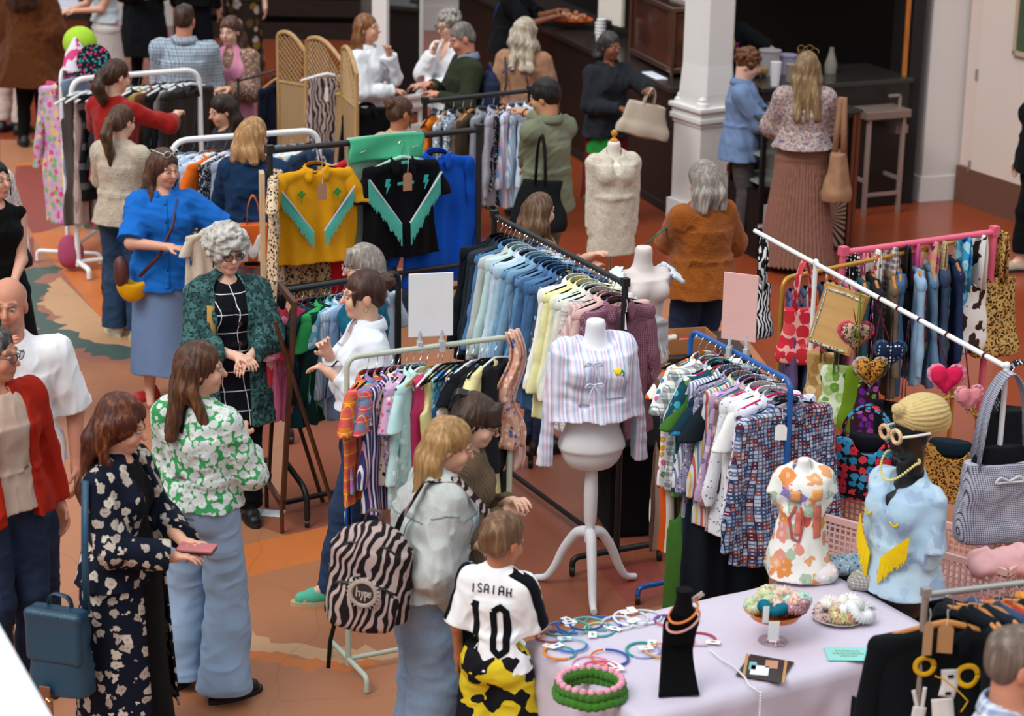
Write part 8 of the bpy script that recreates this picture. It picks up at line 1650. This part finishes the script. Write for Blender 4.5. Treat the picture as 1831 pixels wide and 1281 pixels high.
# big bags standing on the crates
def arch_bag(name, loc, rz, size, mat, lining, label, hh=.2, seed=1):
    w_, d_, h_ = size; r_ = empty(name, loc, rz, label, 'bag'); F = Field((-w_*.7, -d_, -.02), (w_*.7, d_, h_+.04), .007); F.ecyl((0, 0, 0), (0, 0, h_), w_*.46, d_*.5, w_*.5, d_*.42, .03, e=2.6); F.ell((0, 0, h_+.03), (w_*.34, d_*.6, .12), .01, 's'); F.wave(.005, 24, seed); F.cut_below(0); V, Q = F.mesh(); fast_obj('bag_body', V, Q, mat, r_)
    pts = arc([(-w_*.42, 0, h_-.04), (-w_*.40, 0, h_+hh*.6), (0, 0, h_+hh*1.15), (w_*.40, 0, h_+hh*.6), (w_*.42, 0, h_-.04)], hh*.7, 7); leather_strap('handle', pts, .055, mat, r_, th=.014); F = Field((-w_*.5, -d_, h_-.12), (w_*.5, d_, h_+.02), .007); F.ell((0, 0, h_-.01), (w_*.32, d_*.36, .06), .005); V, Q = F.mesh(); fast_obj('lining', V, Q, lining, r_); return r_
LEO = leopard('b4803c', '2a1a0e', '8a5420', 80); BLN = cloth('0c0e14')
q = at(1690, 905, .72); arch_bag('tote_bag', (q.x+.02, q.y+.08, .725), -20, (.34, .12, .28), LEO, cloth('10202c'), 'large leopard print bag with an arched handle behind the mannequin', .24)
q = at(1548, 905, .72); arch_bag('tote_bag', (q.x, q.y+.10, .725), -20, (.28, .12, .30), floral('14121a', ['c83040', '2a80a8', 'd03a48', '3a90b8'], 24, .55, .35, .6), BLN, 'black bag with rows of red and blue roses on the pink crate', .16)
P_ = onw(1.0, 1.575); r_ = sack('shoulder_bag', P_+Vector((.01, -.02, .0)), 16, (.40, .14, .38), plaid('8c8ca0', 'c8c8d4', '3a3a4c', .009, .5, .2), 'large grey houndstooth shoulder bag hung over the near end of the white pole', hh=.46, hw=.055, pinch=.1, holdw=.62, seed=4)
F = Field((-.2, -.09, -.62), (.2, .09, -.4), .007); F.ell((0, 0, -.47), (.155, .05, .09), .01); V, Q = F.mesh(); fast_obj('lining', V, Q, BLN, r_)
mb = MB(); [mb.tube(arc([(0, -.085, -.535), (q*.05, -.09, -.51), (q*.075, -.09, -.54), (0, -.085, -.54)], .015, 4), .006, 6) for q in (1, -1)]; mb.build('bow', cloth('c8ccd0'), r_)
P_ = at(1805, 790, 1.05); sack('tote_bag', (P_.x+.1, P_.y+.35, 1.36), 0, (.36, .12, .34), cloth('121418'), 'black bag with a white spotted handle behind the houndstooth bag', hh=.26, hw=.05, holdw=.5, pinch=.1, hmat=dots('101216', 'e0e0e0', 50, .35))
q = at(1765, 1030, 1.0); F = Field((-.2, -.15, -.1), (.2, .15, .14), .008); F.ell((0, 0, 0), (.14, .09, .07), .03); F.ell((.05, .02, .05), (.08, .06, .05), .03); F.wave(.014, 40, 3); V, Q = F.mesh(); o = fast_obj('fluffy_hat', V, Q, cloth('dca8a8')); o.location = (c2_.x+.10, c2_.y-.06, .70); tag(o, 'fluffy pale pink hat resting on the right hand pink crate', 'hat')
# chrome rail: the graphic t-shirt facing the lens, and tags
ct = lambda t, z: Vector((ca_.x+cd_.x*t, ca_.y+cd_.y*t, z))
r_ = garment('wideshirt', cloth('0c1014'), ct(.09, 1.40)+Vector((.0, -.015, 0)), crz-16, 'black t-shirt printed with a woman in yellow hoops at the near right corner', seed=0, s=1.12, name='graphic_shirt', cat='t-shirt'); hanger('wood', ct(.09, 1.40)+Vector((0, -.015, 0)), crz-16, 'wooden hanger holding the graphic black t-shirt', None, s=1.05)
bd = [r_]; GO = cloth('d8a820', crease=.1); GW = cloth('d8d4d0', crease=.1)
circ = lambda cx, cz_, r, a0=0, a1=6.283: [(cx+r*math.cos(a), cz_+r*math.sin(a)) for a in np.linspace(a0, a1, 26)]
sd = lambda nm, st, m_, off=.004: stroke_decal(nm, st, (0, 0, -.29), (1, 0, 0), (0, 0, 1), (0, -1, 0), bd, m_, r_, off=off)
sd('hoop_print', [(circ(-.065, .065, .030), .017)], GO); sd('hoop_print', [(circ(.075, .035, .034), .018)], GO); sd('face_print', [([(.015, .055), (.02, .0), (.012, -.045)], .052), ([(.0, -.05), (.01, -.13)], .07)], GW)
sd('hand_print', [([(-.08, -.17), (-.07, -.08)], .045), ([(-.078, -.085), (-.095, -.02)], .013), ([(-.062, -.085), (-.058, -.01)], .013)], GW, .006); sd('eye_print', [([(.012, .03), (.03, .034)], .010), ([(.008, -.03), (.026, -.028)], .010)], cloth('101010', crease=0), .009); sd('line_print', [([(-.03, .03), (0, .02), (.05, -.02), (.08, -.05), (.06, -.09)], .004), (circ(.0, -.20, .07, .3, 2.8), .014)], GO, .006)
price_tag(ct(.0, 1.36)+Vector((.0, -.10, 0)), 10, 'brown kraft tag left of the chrome post', 'b08a62', .035, .13, .05); price_tag(ct(.07, 1.34)+Vector((.0, -.10, 0)), -8, 'brown kraft tag with handwriting right of the chrome post', 'a87c54', .055, .11, .06)
# sage rail's blue bag
L = Vector((sage_a.x+.0, sage_a.y-.06, 1.02)); q = atY(622, 873, L.y); sack('bucket_bag', (q.x, q.y, q.z), 10, (.17, .12, .17), blotch('10303c', '0c1c2c', 14, .55, 'a8c0c8'), 'dark teal splashed bag hanging on the left leg of the sage green rail', hh=.26, hw=.06, holdw=.15, pinch=.05, hmat=blotch('1a4cb0', '143a78', 12, .5, 'a8c8e0'))
# ------------------------------------------------------------------ mirrors, screen, odds and ends
m0 = at(484, 524, 1.3); r_ = empty('standing_mirror', (m0.x, m0.y, 0), -72, 'tall mirror in a dark wooden frame leaning by the low black rail', 'mirror'); r_.rotation_euler[0] = 0
Mx = Matrix.Scale(.90, 4)@Matrix.Rotation(math.radians(-4), 4, 'X'); WD = wood('5a3420', '3a2012', 2)
def tilt(mb): mb.v = [tuple(Mx@Vector(v)) for v in mb.v]; return mb
mb = MB()
for x in (-.2, .2): mb.bbox((x, 0, .80), (.035, .03, 1.30), .004)
for z in (.17, 1.43): mb.bbox((0, 0, z), (.40, .03, .04), .004)
tilt(mb).build('frame', WD, r_); mb = MB(); mb.box((0, .0, .80), (.37, .008, 1.24)); tilt(mb).build('glass', mirror_m(), r_, smooth=False)
for x in (-.2, .2):
    mb = MB(); mb.tube([(x, 0, .20), (x, 0, 0)], .012, 8); mb.tube([(x, -.02, 1.2), (x, -.30 if False else .32, 0)], .012, 8); mb.build('leg', WD, r_)
o = card(486, 919, .15, .10, gloss('dfe6e8', .5), 'white and teal leaflet lying on the floor by the low black rail', -6, 'leaflet', .0); q = at(484, 919); o.location = (q.x, q.y, .003)
mb = MB(); mb.box((-.06, -.0, .0018), (.03, .098, .001)); mb.build('teal_edge', gloss('7ab4b8', .5), o, smooth=False)
q = at(722, 262); r_ = empty('standing_mirror', (q.x, q.y, 0), 42, 'white framed mirror leaning beside the far pillar', 'mirror'); mb = MB()
for x in (-.21, .21): mb.bbox((x, 0, .74), (.04, .03, 1.46), .004)
for z in (.03, 1.45): mb.bbox((0, 0, z), (.44, .03, .04), .004)
mb.build('frame', M_TRIMW, r_); mb = MB(); mb.box((0, 0, .74), (.39, .01, 1.4)); mb.build('glass', mirror_m(), r_, smooth=False)
# wicker folding screen
WK = NT('woven wicker'); co_ = WK.co((1, 1, 1)); wv = WK.n('ShaderNodeTexWave'); wv.inputs['Scale'].default_value = 60; wv.bands_direction = 'Z'; WK.l(co_, wv.inputs['Vector']); wv2 = WK.n('ShaderNodeTexWave'); wv2.inputs['Scale'].default_value = 45; WK.l(co_, wv2.inputs['Vector']); mm = WK.math('MULTIPLY', wv.outputs['Fac'], wv2.outputs['Fac']); M_WICK = WK.out(WK.mix(mm, '9a7c54', 'ccb088'), .7, mm, .6, .004)
q0 = at(494, 64, 1.62).to_2d(); q1 = at(548, 86, 1.55).to_2d(); q2 = at(612, 104, 1.55).to_2d(); q3 = at(640, 118, 1.55).to_2d(); r_ = empty('folding_screen', (q1.x, q1.y, 0), 0, 'arched wicker folding screen with a lattice top, behind the zebra trousers', 'screen')
pts_ = [q0, q1+Vector((0, -.05)), q2, q3+Vector((0, -.15))]
for a, b in zip(pts_, pts_[1:]):
    d = (b-a); L_ = d.length; az = math.atan2(d.y, d.x); M_ = Matrix.Translation((a.x-q1.x, a.y-q1.y, 0))@Matrix.Rotation(az, 4, 'Z'); H_ = 1.52; ar = [(L_*t, H_+.14*math.sin(math.pi*min(1, t*.75+.25))) for t in np.linspace(0, 1, 12)]
    pn = MB(); lo_ = 1.22; pn.box((L_/2, 0, lo_/2+.04), (L_-.04, .012, lo_)); pn.v = [tuple(M_@Vector(v)) for v in pn.v]; pan = pn.build('panel', M_WICK, r_, smooth=False)
    fr_ = MB(); fr_.tube([(0.02, 0, .02)]+[(x if x > .02 else .02, 0, z) for x, z in ar]+[(L_-.02, 0, .02)], .018, 8); fr_.tube([(.02, 0, lo_+.04), (L_-.02, 0, lo_+.04)], .014, 8); fr_.v = [tuple(M_@Vector(v)) for v in fr_.v]; fr_.build('frame', wood('c09a68', 'a07c4c', 2), pan)
    lt = MB()
    for k in range(-12, 14):
        for s_ in (1, -1):
            x0_ = k*.045; pl = [(x0_+s_*j*.03, lo_+.05+j*.03) for j in range(16)]; pl = [(x, z) for x, z in pl if .02 < x < L_-.02 and z < H_+.14*math.sin(math.pi*min(1, (x/L_)*.75+.25))]
            if len(pl) > 1: lt.tube([(x, .004*s_, z) for x, z in pl], .006, 5)
    lt.v = [tuple(M_@Vector(v)) for v in lt.v]; lt.build('lattice', wood('b08c5a', '8a6a40', 2), pan)
q = atY(585, 112, (q2.y+q1.y)/2-.14); ZB = zebra('b0a09c', '38262a', 13, (1, 1, .6), 8, .52); garment('trousers', ZB, q, 4, 'zebra print trousers hanging from a white hanger on the wicker screen', seed=1, s=1.2); hanger('white', q, 4, 'white hanger holding the zebra print trousers', None)
price_tag(q+Vector((.0, -.07, -.17)), 0, 'white swing tag on the zebra print trousers', 'dcd8d4', .03, .12, .05)
q = atY(655, 168, q2.y+.1); garment('coat', cloth('101114'), q, 40, 'long black coat hanging at the right end of the wicker screen', seed=0, s=1.0)
q = atY(497, 120, q0.y+.3); garment('jacket', cloth('141c30'), q, 60, 'dark navy jacket on a wooden hanger left of the wicker screen', seed=1, s=1.1); hanger('wood', q, 60, 'wooden hanger left of the wicker screen', None); rr0 = at(425, 103, 1.5); rr1 = at(500, 98, 1.5); rack('clothes_rail', (rr0.x, rr0.y), (q.x+.1, q.y+.05), q.z-.0, gloss('2a2a2a', .4), 'thin dark clothes rail left of the wicker screen', r=.010, depth=.3, square=True, base='feet', wheels=False)
q = atY(472, 165, q.y); mb = MB(); rs = random.Random(3); [mb.ball((rs.uniform(-.03, .05), rs.uniform(-.02, .02), -k*.018), .014, 5) for k in range(14)]; o = mb.build('sequin_trim', gloss('c8ccd0', .2, .6)); o.location = (q.x, q.y-.05, q.z); mb = MB(); mb.tube([(0, 0, 0), (0, 0, 1.5-q.z)], .002, 5); mb.build('string', M_CHROME, o); tag(o, 'silver sequinned trim hanging beside the navy jacket', 'trim')
# rail of bright clothes seen end-on, far left
ea = at(108, 126, 1.50).to_2d(); eb = at(182, 86, 1.50).to_2d()
rack('clothes_rail', ea, eb, 1.50, M_WHT, 'white rail of bright pink and lilac clothes at the far left, seen end on', r=.016, depth=.5, corner=.1, base='feet', wheels=False)
its = [('coat', floral('c8a8c0', ['7ab070', 'd84a80', 'b890c8', 'e0c080'], 24, .5), 'lilac and pink patterned coat'), ('coat', cloth('c04068'), 'raspberry coat'), ('dress', floral('c83a58', ['e8a0b0', '4a2a50'], 14, .45), 'red pink patterned dress'), ('jacket', cloth('14161e'), 'black jacket'), ('coat', cloth('d890a8'), 'fluffy pink coat'), ('jacket', cloth('b89ac0'), 'lilac jacket')]
rail_fill((ea.x, ea.y, 1.49), (eb.x, eb.y, 1.49), its, 'far left bright rail', 'front', 'clothes on the far left bright rail', style='velvet', t0=.0, t1=.9, rz0=150, jit=8, s=1.1)
q = atY(136, 112, ea.y-.06); garment('trousers', denim('8a9cb4'), q, 62, 'pale denim trousers hanging on the front of the far left bright rail', seed=2, s=1.1); hanger('wire', q, 62, 'wire hanger holding the pale denim trousers', None)
q = atY(143, 76, ea.y+.2); mb = MB(); mb.ball((0, 0, 0), .13, 12, (1, 1, .95)); o = mb.build('hat', cloth('a4cc3c')); o.location = q; tag(o, 'lime green round hat on top of the far left bright rail', 'hat'); mb = MB(); mb.lathe([(.11, -.14), (.08, -.02), (.012, .10)], 20); o = mb.build('cone_hat', blotch('e0dce8', 'd84a80', 9, .55)); o.location = q+Vector((.0, -.17, -.03)); tag(o, 'white and pink pointed hat in front of the lime green hat', 'hat')
q = atY(168, 110, ea.y-.1); mb = MB(); mb.lathe([(.13, -.01), (.13, .01), (.05, .02)], 24, M=Matrix.Rotation(math.radians(70), 3, 'X')); o = mb.build('beaded_disc', floral('101018', ['2a8a90', 'c83060'], 40, .4)); o.location = q; tag(o, 'black embroidered disc hat beside the pink pointed hat', 'hat')
q = atY(118, 352, ea.y-.2); F = Field((-.15, -.12, -.18), (.15, .12, .18), .009); F.ell((0, 0, 0), (.10, .08, .13), .02); F.wave(.008, 24, 2); V, Q = F.mesh(); o = fast_obj('cloth_bundle', V, Q, cloth('a84a68')); o.location = (q.x+.02, q.y, .15); tag(o, 'rounded raspberry bag on the floor under the far left bright rail', 'bag')
# far table with leaflets, top left
q = at(118, 150); boxes('leaflet_table', (q.x-.1, q.y+.6, 0), 0, 'small table of leaflets in the far left corner', 'table', [('table_top', gloss('c8c8cc', .5), [((0, 0, .74), (.7, .5, .03))]), ('leg', M_DARK, [((-.3, 0, .37), (.04, .4, .72)) ]), ('leg', M_DARK, [((.3, 0, .37), (.04, .4, .72))])])
mb = MB(); mb.bbox((0, 0, .17), (.24, .02, .34), .004); o = mb.build('poster_stand', gloss('d0d0dc', .5)); place(o, (q.x-.05, q.y+.5, .756), 0, -8); tag(o, 'pale upright leaflet with red letters on the far left table', 'leaflet'); mb = MB(); [mb.bbox((x, -.012, z), (.05, .004, .035), .001) for z in (.20, .13) for x in (-.06, .0, .06)]; mb.build('red_print', gloss('b84a58', .5), o)
# stall table behind the corset form: box and packets
q = at(1225, 640, .70); boxes('stall_table', (q.x+.05, q.y+.28, 0), 10, 'small dark stall table behind the blue rail', 'table', [('table_top', gloss('3a2c28', .5), [((0, 0, .68), (.62, .5, .03))]), ('leg', M_DARK, [((-.28, 0, .33), (.03, .4, .66)) ]), ('leg', M_DARK, [((.28, 0, .33), (.03, .4, .66))])])
r_ = empty('cardboard_box', (q.x+.02, q.y+.20, .696), 14, 'open cardboard box of small packets on the stall table', 'box'); mb = MB(); w_, d_, h_ = .30, .22, .09
for c, d in (((0, -d_/2, h_/2), (w_, .005, h_)), ((0, d_/2, h_/2), (w_, .005, h_)), ((-w_/2, 0, h_/2), (.005, d_, h_)), ((w_/2, 0, h_/2), (.005, d_, h_)), ((0, 0, .003), (w_, d_, .005))): mb.box(c, d)
mb.build('walls', cloth('b0764a', crease=.1), r_, smooth=False)
PKs = ['c8c8d0', 'c8a070', '8a5a48', 'd8d0c8', 'b8303a', '5a7a9a']
for k in range(6): mb = MB(); mb.bbox((0, 0, 0), (.08, .06, .02), .006); o = mb.build('packet', gloss(PKs[k], .3)); place(o, Vector((q.x+.02+(k % 3-1)*.085, q.y+.17+(k//3)*.08, .735+.012*(k % 2))), k*31, 12*(k % 3-1), 8); tag(o, ['silvery', 'tan', 'brown', 'cream', 'red', 'blue grey'][k]+' packet inside the cardboard box on the stall table', 'packet')
q = at(1172, 985); mb = MB(); mb.bbox((0, 0, .26), (.56, .50, .50), .02); o = mb.build('storage_trunk', cloth('0d0d0f', .9, .1, .6)); place(o, (q.x-.02, q.y+.45, 0), 12); tag(o, 'black cloth covered storage trunk standing behind the tripod dress form', 'trunk'); mb = MB(); mb.bbox((0, 0, .52), (.58, .52, .03), .01); mb.build('lid', cloth('121214'), o)
